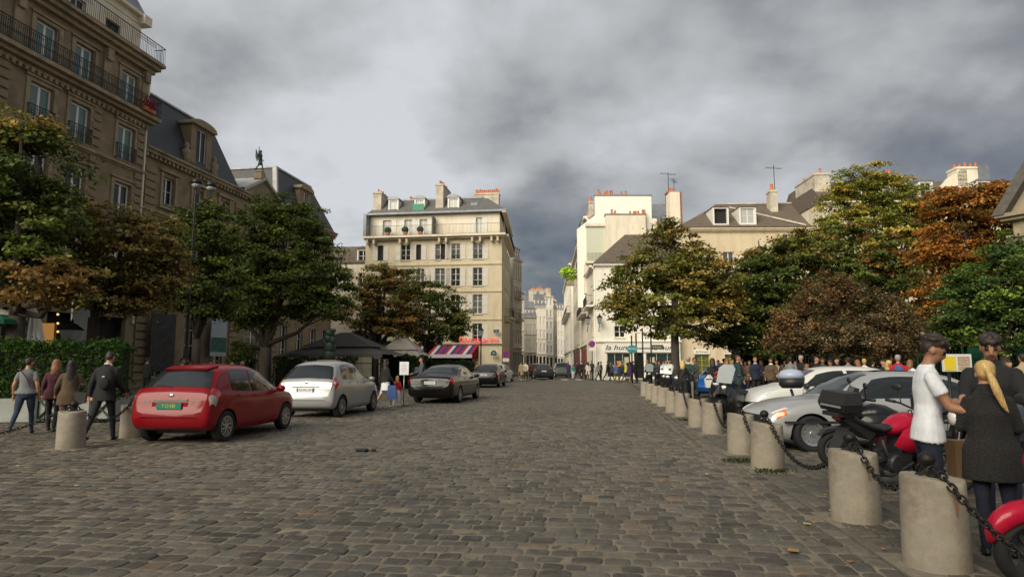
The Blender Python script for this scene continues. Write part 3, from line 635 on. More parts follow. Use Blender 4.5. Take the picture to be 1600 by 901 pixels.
chimney(B, 10.2, 10.95, 2.6, 3.6, 15.6, 19.0, 1, ph=.7, pr=.2); MB().box(-.05, .1, -.14, -.02, 0, 14).obj('drainpipe', MGY, B)
aerial(atx(1218, 64), 64, 17.2, 4.6, .2, 'tall television aerial on the brown roof near the single chimney'); aerial(atx(1276, 66), 66, 17.6, 2.0, .1, 'low wide aerial on the ridge of the beige house')
# ================================================================== right: pale building behind the tall trees
og = origin(1292, 58)
B = thing('pale_building', 'pale stone building with brown roof and grey chimneys behind the autumn trees', 'building', (*og, 0), radians(-2))
def zz(y, Y=58): return at(0, y, Y).z
H = [(x, x+1.15, z, z+1.9) for x in (2.2, 5.4, 8.3, 11.3, 14.6) for z in (14.1, 11.0, 7.7, 4.5, 1.2)]
wall(B, 0, 21, 0, 16.4, H, M('pale_stone', (.66, .60, .48), .8, var=.1, scale=.8, dirt=(.45, .39, .29), dscale=.5), back=10)
for h in H: window(B, *h, rows=3)
for z in (13.3, 10.2, 6.9): cornice(B, 0, 21, z, MCR, ((.08, .1), (.18, .12)), name='string_course')
cornice(B, 0, 21, 16.1, MCR, ((.15, .12), (.4, .15)))
MB().frus(-.1, 21, -.4, 10, 16.4, .2, 17, 3.5, 8, 19.2).obj('roof', MTI, B)
for x in (2.5, 5.8, 9, 14.2): dormer(B, x, 1.3, 16.6, 1.7, .2, 2.6, MFR, MZN, rows=2, ped='arc' if x < 8 else None)
chimney(B, 0.1, 1.6, 1.5, 6, 16.6, 19.6, 5); chimney(B, 7.2, 7.9, 2, 3, 17, 19.6, 2); chimney(B, 13.1, 15.6, 1.0, 2.4, 16.6, 19.9, 5, mat=MCR); 
MB().prism([(11.9, 18.0), (14.0, 18.0), (14.0, 19.7), (13.5, 19.7)], 1.0, 2.4).obj('chimney_shoulder', MCR, B)
MB().box(15.0, 16.0, .9, 2.6, 17, 20.0).obj('zinc_flue', MZN, B)
# ================================================================== church at the right edge

MSC = M('church_stone', (.30, .25, .17), .9, var=.25, scale=1.2, bump=.4, bscale=6, dirt=(.14, .12, .09), dscale=.8)
thc2 = radians(-62)
Ych = 26; ch = thing('church_gable', 'corner of an old grey stone church with a pediment at the right edge', 'building', (atx(1592, Ych), Ych, 0), thc2)
zc_ = at(1572, 340, Ych).z
MB().box(0, 9, 0, 12, 0, zc_).box(-.12, 9, -.12, 12, zc_-1.05, zc_-.85).box(-.2, 9, -.2, 12, zc_-.85+.001, zc_-.75).box(-.1, .5, -.1, .5, 3.6, 3.8).obj('wall', MSC, ch)
MB().box(-.45, 9, -.45, 12, zc_, zc_+.16).box(-.3, 9, -.3, 12, zc_-.14, zc_-.001).obj('cornice', MSC, ch)
r = MB(); r.prism([(-.2, zc_+.16), (8, zc_+.16), (4.2, zc_+6.4)], -.05, 9); r.obj('pediment', MSC, ch)
r = MB().prism([(-.55, zc_+.1), (-.1, zc_+.1), (4.4, zc_+6.9), (4.2, zc_+7.3)], -.5, 9).obj('raking_cornice', M('church_lead', (.10, .09, .08), .8, var=.3), ch)
# ================================================================== ground
MJ = M('joint_dust', (.175, .148, .108), .95, var=.35, scale=2.5, bump=.5, bscale=30, coord='World', dirt=(.09, .08, .06), dscale=1.3)
def far_paving():
    m = bpy.data.materials.new('paving'); m.use_nodes = True; nt = m.node_tree; b = nt.nodes['Principled BSDF']; ad = nt.nodes.new; lk = nt.links.new
    g = ad('ShaderNodeNewGeometry'); mp = ad('ShaderNodeMapping'); mp.inputs['Rotation'].default_value = (0, 0, radians(7.8)); lk(g.outputs['Position'], mp.inputs[0])
    br = ad('ShaderNodeTexBrick'); lk(mp.outputs[0], br.inputs[0]); br.inputs['Scale'].default_value = 1; br.inputs['Brick Width'].default_value = .21; br.inputs['Row Height'].default_value = .17; br.inputs['Mortar Size'].default_value = .012
    br.inputs['Color1'].default_value = (.075, .07, .06, 1); br.inputs['Color2'].default_value = (.125, .11, .085, 1); br.inputs['Mortar'].default_value = (.13, .115, .09, 1)
    n = ad('ShaderNodeTexNoise'); n.inputs['Scale'].default_value = .9; n.inputs['Detail'].default_value = 8; lk(g.outputs['Position'], n.inputs[0])
    mr = ad('ShaderNodeMapRange'); lk(n.outputs[0], mr.inputs[0]); mr.inputs[1].default_value = .3; mr.inputs[2].default_value = .7; mr.inputs[3].default_value = .75; mr.inputs[4].default_value = 1.25
    sc_ = ad('ShaderNodeVectorMath'); sc_.operation = 'SCALE'; lk(br.outputs[0], sc_.inputs[0]); lk(mr.outputs[0], sc_.inputs['Scale']); lk(sc_.outputs[0], b.inputs['Base Color'])
    bp = ad('ShaderNodeBump'); bp.inputs['Strength'].default_value = .5; bp.inputs['Distance'].default_value = .02; bp.invert = True; lk(br.outputs['Fac'], bp.inputs['Height']); lk(bp.outputs[0], b.inputs['Normal']); b.inputs['Roughness'].default_value = .8
    return m
MPV = far_paving()
tag(MB().add([(-900, -60, -.03), (900, -60, -.03), (900, 2500, -.03), (-900, 2500, -.03)], [(0, 1, 2, 3)]).obj('ground', M('far_ground', (.09, .082, .07), .9, var=.2, scale=.3)), None, None, kind='structure')
A7 = radians(7.8); TV = Vector((cos(A7), -sin(A7), 0)); TU = Vector((sin(A7), cos(A7), 0))
def st(s, t, z=0): return Vector((TV.x*s+TU.x*t, TV.y*s+TU.y*t, z))
TN, TF = 1.6, 36
road = MB().add([st(-60, -20, -.005), st(2.2, -20, -.005), st(2.2, TF, -.005), st(-60, TF, -.005)], [(0, 1, 2, 3)]).add([st(-60, TF, -.012), st(2.2, TF, -.012), st(6, 140, -.012), st(-60, 140, -.012)], [(0, 1, 2, 3)])
road.mi = [0, 1]; road = tag(road.obj('road', [MJ, MPV]), None, None, kind='structure')
pave = tag(MB().add([st(2.26, -20, 0), st(60, -20, 0), st(60, 75, 0), st(2.26, 75, 0)], [(0, 1, 2, 3)]).obj('pavement', M('pavement_stone', (.105, .09, .066), .9, var=.3, scale=3, bump=.5, bscale=25, coord='World', dirt=(.06, .05, .035), dscale=.9), None), None, None, kind='structure')
# cobblestones
def stone_col(n):
    base = rng.uniform(.042, .125, n)[:, None]*np.array([1.12, .96, .75]); k = rng.random(n)
    base[k > .95] = base[k > .95]*np.array([1.5, 1.3, 1.1]); base[k > .985] = np.array([.17, .11, .065])*rng.uniform(.7, 1.1, ((k > .985).sum(), 1))
    cool = (k < .3); base[cool] *= np.array([.90, .97, 1.03]); return base
MCB = M('cobble_stone', (.07, .065, .055), .62, attr='Col', var=.35, scale=9, bump=.55, bscale=45, coord='World', dirt=(.12, .105, .08), dscale=4, spec=.45)
def mesh_np(name, V, F, mats, cols=None, smooth=True, counts=4):
    me = bpy.data.meshes.new(name); nf = len(F); me.vertices.add(len(V)); me.vertices.foreach_set('co', np.asarray(V, np.float32).ravel())
    me.loops.add(nf*counts); me.loops.foreach_set('vertex_index', np.asarray(F, np.int32).ravel()); me.polygons.add(nf)
    me.polygons.foreach_set('loop_start', np.arange(nf, dtype=np.int32)*counts); me.polygons.foreach_set('loop_total', np.full(nf, counts, np.int32))
    if smooth: me.polygons.foreach_set('use_smooth', np.ones(nf, bool))
    for m in (mats if isinstance(mats, list) else [mats]): me.materials.append(m)
    me.update(calc_edges=True)
    if cols is not None:
        a = me.color_attributes.new('Col', 'FLOAT_COLOR', 'POINT'); a.data.foreach_set('color', np.c_[cols, np.ones(len(V))].astype(np.float32).ravel())
    return me
def cobbles(cells, k=12, lift=0.0):
    """cells: array (s, t, w, d) -> vertices/faces of rounded stones with a domed top (k-gon superellipse, 3 rings + centre quads)"""
    n = len(cells); s, t, w_, d = cells.T; ang = (np.arange(k)+.5)*2*pi/k
    e = .42; cx = np.sign(np.cos(ang))*np.abs(np.cos(ang))**e; cy = np.sign(np.sin(ang))*np.abs(np.sin(ang))**e
    rings = [(.50, -.02), (.49, -.005), (.462, .0008), (.33, .0025)]
    rot = rng.normal(0, .035, n); tx = rng.normal(0, .013, n); ty = rng.normal(0, .017, n); dz = rng.normal(0, .003, n); jit = 1+rng.normal(0, .03, (n, k))
    V = []
    for (f, z) in rings:
        x = cx[None]*w_[:, None]*f*jit; y = cy[None]*d[:, None]*f*jit
        X = x*np.cos(rot)[:, None]-y*np.sin(rot)[:, None]; Y = x*np.sin(rot)[:, None]+y*np.cos(rot)[:, None]
        Z = z+dz[:, None]+X*tx[:, None]+Y*ty[:, None]+(rng.normal(0, .0012, (n, k)) if f < .49 else 0)+lift
        V.append(np.stack([X+s[:, None], Y+t[:, None], Z], -1))
    V = np.stack(V, 1)             # n, 4, k, 3
    m = len(rings); F = []
    for r_ in range(m-1):
        for i in range(k): j = (i+1) % k; F.append((r_*k+i, r_*k+j, (r_+1)*k+j, (r_+1)*k+i))
    o = (m-1)*k
    for i in range(k//2-1): F.append((o+i, o+i+1, o+k-2-i, o+k-1-i))
    F = np.array(F); P_ = V.reshape(n, m*k, 3); Wd = np.empty_like(P_)
    Wd[..., 0] = TV.x*P_[..., 0]+TU.x*P_[..., 1]; Wd[..., 1] = TV.y*P_[..., 0]+TU.y*P_[..., 1]; Wd[..., 2] = P_[..., 2]
    return Wd, F
def in_view(s, t, mrg=2.6, y0=2.6):
    X = TV.x*s+TU.x*t; Y = TV.y*s+TU.y*t; return (Y > y0) & (np.abs(X) < .83*Y+mrg)
def nearest_seen(c):      # the stones that show largest in the photo come first
    return np.argsort(TV.y*c[:, 0]+TU.y*c[:, 1]+1000*~in_view(c[:, 0], c[:, 1], 0, 4.35))
cells = []; t = TN
SR = 1.72                     # where the lengthwise gutter stones start
while t < TF:
    d = random.uniform(.165, .21)
    s = -32+random.uniform(0, .2)
    while s < SR-.05:
        w_ = random.choice((random.uniform(.2, .29), random.uniform(.15, .22))); w_ = min(w_, SR-s)
        if w_ > .07: cells.append((s+w_/2+.5*0, t+d/2, w_-.014, d-.014))
        s += w_
    t += d
for g in range(3):
    t = TN; gw = .16
    while t < TF:
        l_ = random.uniform(.2, .34); cells.append((SR+.008+gw*(g+.5), t+l_/2, gw-.016, l_-.016)); t += l_
cells = np.array(cells)
wob = np.sin(cells[:, 0]*1.3+1)*.02+np.sin(cells[:, 0]*.45+cells[:, 1]*.3)*.03; body = cells[:, 0] < SR; cells[body, 1] += wob[body]
cells = cells[in_view(cells[:, 0], cells[:, 1])]; cells = cells[nearest_seen(cells)]
def wear(c):
    from mathutils import noise
    return np.array([1+.30*noise.noise((a*.28, b*.17, 3))+.22*noise.noise((a*.9, b*.6, 7)) for a, b in c[:, :2]])[:, None]
def add_stones(cells, near_n, parent, far_split, nm='cobblestone', lift=0):
    Wd, F = cobbles(cells[:near_n], lift=lift); cl = stone_col(near_n)*wear(cells[:near_n]); c0 = Wd.mean(1); c0[:, 2] = 0
    for i in range(near_n):
        me = mesh_np(nm, Wd[i]-c0[i], F, MCB, np.repeat(cl[i][None], Wd.shape[1], 0)); link(nm, me, parent, c0[i])
    rest = cells[near_n:]; yr = TV.y*rest[:, 0]+TU.y*rest[:, 1]
    parts = []; VV = []; FF = []; CC = []; o = 0
    for sel, k in ((yr < far_split, 12), (yr >= far_split, 6)):
        if not sel.any(): continue
        Wd, F = cobbles(rest[sel], k, lift); n, q = Wd.shape[:2]; cl = stone_col(n)*wear(rest[sel])
        VV.append(Wd.reshape(-1, 3)); FF.append((F[None]+(np.arange(n)*q)[:, None, None]).reshape(-1, 4)+o); CC.append(np.repeat(cl, q, 0)); o += n*q
    me = mesh_np(nm+'s', np.concatenate(VV), np.concatenate(FF), MCB, np.concatenate(CC)); x = link(nm+'s', me, parent); x['kind'] = 'stuff'; return x
add_stones(cells, 300, road, 11)
print('cobbles', len(cells))
# flat paving setts on the bollard side
pc = []; s = 2.27
while s < 16:
    d = random.uniform(.17, .21); t = TN+random.uniform(0, .3)
    while t < (26 if s < 6 else 18):
        l_ = random.uniform(.22, .42); pc.append((s+d/2, t+l_/2, d-.01, l_-.01)); t += l_
    s += d
pc = np.array(pc); pc = pc[in_view(pc[:, 0], pc[:, 1])]
_sc = stone_col
def stone_col(n):
    return rng.uniform(.07, .13, n)[:, None]*np.array([1.0, .88, .68])
add_stones(pc[nearest_seen(pc)], 150, pave, 9, 'paving_sett', .006)
kb_ = tag(MB().box(2.2, 2.26, -10, 34, -.03, .006).box(2.2, 2.6, 33.5, 62, -.03, .11).obj('kerb', M('kerb_granite', (.11, .10, .08), .85, var=.2, scale=4, coord='World'), None, rot=(0, 0, -A7)), None, None, kind='structure')
tag(MB().box(2.6, 40, 36, 60, -.03, .11).obj('far_pavement', M('far_pavement_asphalt', (.16, .145, .12), .9, var=.12, scale=1), None, rot=(0, 0, -A7)), None, None, kind='structure')
# crossing stripes at the mouth of the side street
cr_ = tag(MB().box(0, .01, 0, .01, -.02, -.015).obj('crossing', M('road_white', (.5, .48, .43), .8, var=.2, scale=3)), None, None, kind='structure')
for i in range(8):
    x = -3.4+i*1.35; link('crossing_stripe', MB().box(0, .62, 0, 2.4, -.012, -.004).mesh('crossing_stripe', MATS['road_white']), cr_, (x, 60.5, 0))

# unseen row of houses added behind the camera for darker reflections and soft shade
B = thing('unseen_terrace_row', 'plain stone row of houses added unseen behind the camera', 'building', (24, -34, 0), pi+radians(-7.8))
H = [(x, x+1.3, z, z+2.1) for x in np.arange(2, 58, 3.4) for z in (1.0, 4.8, 8.4, 11.6)]
wall(B, 0, 60, 0, 15.5, H, MLM, back=10)
for h in H: MB().box(h[0], h[1], .15, .2, h[2], h[3]).obj('window', MGL, B)
MB().frus(0, 60, -.2, 10, 15.5, 1, 59, 2, 8, 18.5).obj('roof', MSL, B)
# ------------------------------------------------------------------ trees
MBK = M('bark', (.055, .043, .032), .9, var=.4, scale=5, bump=.8, bscale=18, sq=(1, 1, .3))
MLF = M('leaves', (.05, .08, .02), .6, attr='Col', trans=.42, spec=.25)
GRN = [(.030, .046, .011), (.040, .058, .013), (.055, .072, .016), (.022, .036, .010)]
OLV = [(.075, .075, .018), (.095, .082, .022), (.06, .066, .015), (.115, .085, .025)]
BRN = [(.075, .05, .018), (.09, .062, .022), (.062, .046, .016), (.055, .052, .018)]
ORG = [(.13, .060, .013), (.155, .078, .015), (.10, .047, .012), (.07, .052, .015)]
YEL = [(.12, .13, .025), (.17, .15, .03), (.085, .10, .02), (.06, .075, .018)]
RUS = [(.080, .050, .026), (.062, .040, .021), (.10, .066, .034), (.048, .042, .02)]
BRT = [(.022, .044, .014), (.028, .05, .016), (.065, .11, .018), (.034, .056, .015), (.02, .04, .012)]
def leaf_mesh(P, N_, size, col, name='crown'):
    n = len(P); N_ = N_/np.linalg.norm(N_, axis=1)[:, None]; r = rng.normal(size=(n, 3)); U = np.cross(N_, r); U /= np.linalg.norm(U, axis=1)[:, None]; W = np.cross(N_, U)
    a = (size*rng.uniform(.6, 1.3, n))[:, None]; b_ = a*rng.uniform(.55, .85, n)[:, None]
    V = np.stack([P-U*a*.5, P+W*b_*.5-U*a*.08, P+U*a*.55-N_*a*.12, P-W*b_*.5-U*a*.05], 1).reshape(-1, 3)
    return mesh_np(name, V, np.arange(4*n).reshape(-1, 4), MLF, np.repeat(col, 4, 0), smooth=False)
def crown(blobs, nleaf, leaf, pals, flat=.36, clump=.5, hollow=.55, nclump=None, droop=.25, loose=1.0):
    """blobs: (cx, cy, cz, rx, ry, rz, palette index); leaves gathered in flattened clumps near the surface"""
    vol = np.array([b[3]*b[4]*b[5] for b in blobs])**(2/3); vol = vol/vol.sum(); Ps = []; Ns = []; Cs = []; cen = []
    nc = nclump or max(30, int(nleaf/110))
    for bi, b in enumerate(blobs):
        k = max(4, int(nc*vol[bi])); d = rng.normal(size=(k, 3)); d /= np.linalg.norm(d, axis=1)[:, None]; rr = (hollow+(1-hollow)*rng.random(k)**.65)*rng.uniform(.86, 1.17, k)
        c = np.array(b[:3])+d*rr[:, None]*np.array(b[3:6]); cen.append(c[:: max(1, k//5)])
        pal = np.array(pals[b[6] if len(b) > 6 else 0]); per = max(8, int(nleaf*vol[bi]/k))
        for j in range(k):
            R = clump*rng.uniform(.55, 1.25); q = rng.normal(size=(per, 3))*np.array([R*.55, R*.55, R*flat*.5])*loose
            q[:, 2] -= (q[:, 0]**2+q[:, 1]**2)*droop
            P = c[j]+q; nrm = rng.normal(size=(per, 3))*.55+np.array([0, 0, 1.0])+d[j]*.6
            pc_ = pal[rng.integers(len(pal))]; cc = pc_*rng.uniform(.65, 1.35, (per, 1))*rng.uniform(.75, 1.25)*np.array([3.5, 3.15, 2.7])
            mixk = rng.random(per) < .25; cc[mixk] = pal[rng.integers(len(pal), size=mixk.sum())]
            Ps.append(P); Ns.append(nrm); Cs.append(cc)
    return leaf_mesh(np.concatenate(Ps), np.concatenate(Ns), leaf, np.concatenate(Cs)), np.concatenate(cen)
def tree(label, px, Y, blobs, nleaf, leaf, pals, tr=.2, fork=None, lean=0, kind='tree', group=None, name='round_tree', limbs=12, ybase=None, xy=None, fork2=None, **kw):
    """blobs in pixels at distance Y: (x, y, rx, ry, palette, dY)"""
    base = Vector((atx(px, Y), Y, 0)); t = thing(name, label, kind, base, group=group); bl = []
    for b in blobs:
        c = at(b[0], b[1], Y+(b[5] if len(b) > 5 else 0)); s = Y/1000
        bl.append((c.x-base.x, c.y-base.y, c.z, b[2]*s*1.06, (b[2]*.9 if b[2] > b[3] else b[2])*s, b[3]*s*1.06, b[4] if len(b) > 4 else 0))
    me, cen = crown(bl, int(nleaf*1.35), leaf*.94, pals, **kw); cr = link('crown', me, t); cr['kind'] = 'stuff'
    if len(cen) > limbs: cen = cen[rng.choice(len(cen), limbs, replace=False)]
    zc_ = sum(b[2] for b in bl)/len(bl); fk = fork or zc_*.5; top = max(b[2]+b[5]*.4 for b in bl); mx_ = sum(b[0] for b in bl)/len(bl); my_ = sum(b[1] for b in bl)/len(bl)
    tb = MB(); tb.tube([(0, 0, -.1), (0, 0, .3), (lean*.4, 0, fk*.6), (lean, 0, fk)], [tr*1.35, tr*1.05, tr*.92, tr*.85], 12)
    f0 = Vector((lean, 0, fk)); tb.tube([f0-Vector((0, 0, .1)), f0.lerp(Vector((mx_, my_, zc_)), .6)+Vector((.1, 0, 0)), Vector((mx_, my_, top))], [tr*.75, tr*.45, .03], 9)
    for c in cen:
        c = Vector(c); m1 = f0.lerp(c, .35)+Vector((rng.normal(0, .12), rng.normal(0, .12), rng.normal(.1, .1)-.12*(c-f0).length*.2)); m2 = f0.lerp(c, .72)+Vector((rng.normal(0, .15), rng.normal(0, .15), .15))
        tb.tube([f0-Vector((0, 0, random.uniform(-.3, .15))), m1, m2, c], [tr*.5, tr*.3, tr*.16, .012], 7)
        for _ in range(2):
            e = m2+Vector(rng.normal(0, .55, 3)); tb.tube([m1.lerp(m2, random.random()), e], [tr*.12, .01], 5)
    tb.obj('trunk', MBK, t, smooth=True); return t
GL = 'street trees along the left side of the square'; GR = 'trees in and before the church garden'
tree('dark leafy tree at the far left edge with a rust tinged lower branch', 30, 18.5, [(20, 255, 85, 75, 0), (-60, 300, 110, 110, 0), (55, 340, 62, 70, 0), (-10, 400, 90, 62, 0), (-95, 400, 120, 70, 0), (25, 205, 55, 40, 1), (85, 428, 55, 26, 2, -1.2), (50, 452, 48, 20, 2, -1.5), (110, 465, 30, 14, 2, -1)], 30000, .15, [GRN, OLV, BRN], .26, group=GL, fork=2.9)
tree('olive brown tree second from the left above the hedge', 150, 22, [(190, 370, 92, 50, 0), (120, 345, 55, 38, 0), (240, 425, 58, 38, 0), (150, 430, 75, 45, 0), (200, 465, 55, 22, 0), (265, 400, 30, 28, 0)], 17000, .15, [[(.07, .066, .02), (.09, .075, .028), (.055, .058, .017), (.10, .078, .03)]], .2, group=GL, fork=3.1, hollow=.35, flat=.32)
tree('slim dark tree with a forked leaning trunk behind the red car', 312, 28, [(300, 385, 52, 62, 0), (335, 360, 40, 45, 0), (285, 435, 38, 40, 0), (330, 440, 55, 45, 0), (310, 475, 42, 24, 0)], 15000, .16, [GRN], .2, group=GL, fork=2.6, limbs=9)
tree('big dense green tree in the middle of the left row', 420, 35, [(430, 375, 78, 65, 0), (375, 420, 60, 62, 0), (485, 420, 62, 62, 0), (425, 450, 85, 55, 0), (410, 345, 42, 34, 1), (465, 350, 46, 34, 0), (500, 470, 50, 38, 0), (385, 480, 48, 32, 0), (520, 450, 32, 32, 0)], 44000, .17, [GRN, [(.05, .07, .016), (.035, .055, .012)]], .33, group=GL, fork=2.4)
tree('small rusty brown tree behind the black saloon', 590, 45, [(605, 462, 42, 44, 0), (570, 482, 34, 34, 0), (640, 488, 28, 34, 0), (598, 510, 46, 24, 0), (592, 430, 24, 20, 1)], 17000, .19, [[(.10, .065, .022), (.12, .08, .03), (.06, .06, .02), (.05, .055, .015)], OLV], .22, group=GL, fork=2.3)
tree('small green tree nearest the striped awning', 668, 50, [(690, 485, 38, 34, 0), (655, 465, 34, 34, 0), (712, 505, 24, 24, 0), (672, 512, 46, 22, 0), (628, 440, 26, 26, 0)], 16000, .19, [[(.035, .055, .012), (.05, .07, .016), (.03, .045, .012), (.065, .07, .02)]], .2, group=GL, fork=2.4)
tree('round green and olive tree in front of the bookshop, trunk bare below', 1052, 31, [(1035, 405, 62, 50, 0), (990, 440, 46, 46, 0), (1090, 425, 55, 50, 1), (1040, 460, 78, 45, 0), (985, 485, 45, 28, 0), (1045, 362, 26, 22, 1), (1110, 470, 48, 38, 1), (1060, 505, 60, 24, 0), (1130, 440, 38, 40, 1)], 27000, .17, [[(.065, .078, .018), (.085, .086, .02), (.05, .062, .015), (.10, .085, .024)], OLV], .21, group=GR, fork=3.3, limbs=16, hollow=.45)
tree('dark green spreading tree with low boughs before the beige house', 1222, 34, [(1180, 440, 62, 45, 0), (1235, 430, 60, 50, 0), (1160, 490, 58, 34, 0), (1215, 495, 70, 35, 0), (1150, 528, 42, 16, 0), (1195, 545, 28, 11, 0, -1), (1120, 520, 24, 14, 0), (1255, 390, 50, 32, 1), (1190, 405, 30, 22, 1)], 34000, .18, [GRN, OLV], .28, group=GR, fork=3.0)
tree('dense green tree mixed with rust behind the reddish bush', 1330, 40, [(1330, 400, 75, 44, 1), (1270, 410, 52, 44, 0), (1385, 425, 44, 44, 1), (1330, 450, 90, 45, 0), (1405, 480, 48, 60, 2), (1290, 372, 50, 20, 1)], 33000, .2, [GRN, [(.04, .06, .014), (.085, .06, .02), (.05, .065, .018), (.12, .07, .025)], OLV], .3, group=GR, name='garden_tree')
tree('tall airy yellow green tree rising above the others', 1395, 44, [(1360, 285, 52, 32, 0), (1400, 310, 52, 42, 0), (1330, 325, 34, 40, 0), (1430, 340, 36, 34, 0), (1375, 360, 50, 34, 0), (1320, 290, 22, 24, 0), (1440, 385, 34, 40, 0), (1410, 430, 50, 34, 0), (1300, 345, 34, 34, 0), (1350, 395, 50, 34, 0), (1455, 320, 26, 30, 0)], 36000, .19, [YEL], .25, group=GR, name='garden_tree', fork=7.5, hollow=.25, limbs=18, flat=.3, clump=.6)
tree('orange autumn tree near the church, leaves in layers', 1515, 33, [(1510, 320, 62, 32, 0), (1550, 350, 40, 40, 0), (1475, 345, 36, 30, 0), (1500, 400, 55, 30, 0), (1560, 300, 34, 18, 0), (1480, 445, 46, 34, 0), (1545, 410, 40, 34, 0), (1470, 490, 38, 28, 0), (1505, 505, 46, 25, 0), (1460, 395, 30, 30, 0), (1585, 330, 30, 30, 0)], 34000, .17, [ORG], .22, group=GR, name='garden_tree', fork=6, hollow=.25, flat=.25, clump=.7, limbs=16)
tree('green tree with bright sprigs beside the church wall', 1560, 26, [(1555, 445, 60, 55, 0), (1590, 400, 42, 40, 0), (1520, 480, 46, 50, 0), (1580, 500, 60, 45, 0), (1495, 520, 34, 30, 0), (1630, 470, 60, 70, 0)], 26000, .14, [BRT], .2, group=GR, name='garden_tree', hollow=.5)
tree('rounded reddish brown bush tree behind the white car', 1325, 27.5, [(1290, 475, 46, 42, 0), (1350, 490, 50, 40, 1), (1245, 505, 34, 30, 0), (1320, 525, 90, 34, 1), (1405, 520, 36, 40, 1), (1285, 445, 24, 18, 0), (1225, 530, 24, 22, 0), (1325, 455, 26, 20, 0), (1380, 470, 22, 18, 1)], 40000, .11, [RUS, [(.05, .04, .022), (.07, .05, .028), (.035, .035, .016)]], .14, group=GR, name='rusty_bush', fork=.9, clump=.35, flat=.8, limbs=20)
# undergrowth behind the railing, hedges of the terraces
def hedge(name, label, x0, x1, y0, y1, z0, z1, n, leaf, pal, rz, loc, kind=None, cat='hedge'):
    P = np.stack([rng.uniform(x0, x1, n), rng.uniform(y0, y1, n), rng.uniform(z0, z1, n)], 1)
    f = rng.random(n); P[f < .38, 1] = y0+np.abs(rng.normal(0, .06, (f < .38).sum())); tp = (f > .75); P[tp, 2] = z1+rng.normal(0, .06, tp.sum())+.07*np.sin(P[tp, 0]*5)+.06*np.sin(P[tp, 0]*13)
    Nn = rng.normal(size=(n, 3))*.7+np.array([0, -.5, .9]); pal = np.array(pal); c = pal[rng.integers(len(pal), size=n)]*rng.uniform(.6, 1.4, (n, 1))
    t = thing(name, label, cat, loc, rz); o = link('foliage', leaf_mesh(P, Nn, leaf, c, 'foliage'), t); o['kind'] = 'stuff'
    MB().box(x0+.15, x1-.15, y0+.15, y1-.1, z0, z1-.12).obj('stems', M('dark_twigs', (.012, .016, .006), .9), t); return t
HG_ = [(.03, .075, .008), (.04, .10, .01), (.02, .05, .008), (.055, .12, .015)]
pH = Vector((atx(-10, 16.3), 16.3, 0)); thH = radians(82-90+8+ -0)
thL = pi/2-radians(30)
h1 = hedge('terrace_hedge', 'long bright green clipped hedge above the white planters at the left', -7, 3.35, .1, 1.0, .55, 2.05, 26000, .085, HG_, radians(4), (atx(0, 17.3), 17.1, 0))
plt = thing('planter_wall', 'low white planter boxes under the left hedge with green crossed frames', 'planter', (atx(0, 17.3), 16.95, 0), radians(4)); wp = M('planter_white', (.26, .27, .25), .7, var=.15, scale=3)
for x in np.arange(-6.3, 3.3, 1.6): MB().box(x, x+1.56, 0, 1.1, 0.02, .62).obj('planter_box', wp, plt)
for x in (-4.6, -1.4, .05, 1.75, 3.1):
    g = MB().box(x-.3, x-.24, -.06, -.005, 0, .7).box(x+.24, x+.3, -.06, -.005, 0, .7).box(x-.24, x+.24, -.055, -.01, .6, .66).box(x-.24, x+.24, -.055, -.01, .04, .1)
    for s in (1, -1): g.tube([(x-.24*s, -.03, .1), (x+.24*s, -.03, .6)], .022, 5)
    g.obj('crossed_frame', M('dark_green_paint', (.012, .03, .02), .5), plt)
for (px0, px1, Y, h_, lab) in ((430, 560, 34, 1.75, 'dark low hedge along the covered terrace behind the silver car'), (596, 668, 40, 1.9, 'dark green hedge behind the white notice board'), (640, 742, 47, 1.6, 'low hedge before the striped awning')):
    x0 = atx(px0, Y); x1 = atx(px1, Y); hedge('terrace_hedge', lab, 0, x1-x0, 0, .8, 0, h_, 7000, .11, [(.012, .022, .008), (.02, .035, .010), (.03, .05, .014)], radians(-5), (x0, Y, 0))
hedge('garden_undergrowth', 'dark undergrowth filling the church garden behind the railings', -3, 26, 0, 2.5, 0, 2.5, 26000, .16, GRN+[(.05, .035, .015)], radians(-6), (atx(1235, 36), 36, 0), cat='bushes')
fn = thing('garden_railing', 'long dark green iron railing around the church garden', 'fence', (atx(1225, 33), 33, 0), radians(-12))
for x in np.arange(0, 24, 2.0):
    MB().box(x-.04, x+.04, -.04, .04, 0, 2.25).ell((x, 0, 2.3), (.07, .07, .08), 6, 4).obj('fence_post', MGRN, fn)
    b = MB().box(x+.04, x+1.96, -.02, .02, .25, .3).box(x+.04, x+1.96, -.02, .02, 1.95, 2.0)
    for k in range(1, 14): xx = x+2.0*k/14; b.box(xx-.01, xx+.01, -.01, .01, .1, 2.15)
    b.obj('fence_panel', MGRN, fn)
gp_ = thing('green_site_hoarding', 'bright green corrugated site panels behind the garden railing', 'hoarding', (atx(1515, 31), 31.5, 0), radians(-12)); 
for i in range(6):
    if i != 1 : MB().box(i*1.05, i*1.05+1.0, 0, .04, .2, 2.3).obj('green_panel', M('hoarding_green', (.01, .09, .05), .5), gp_)
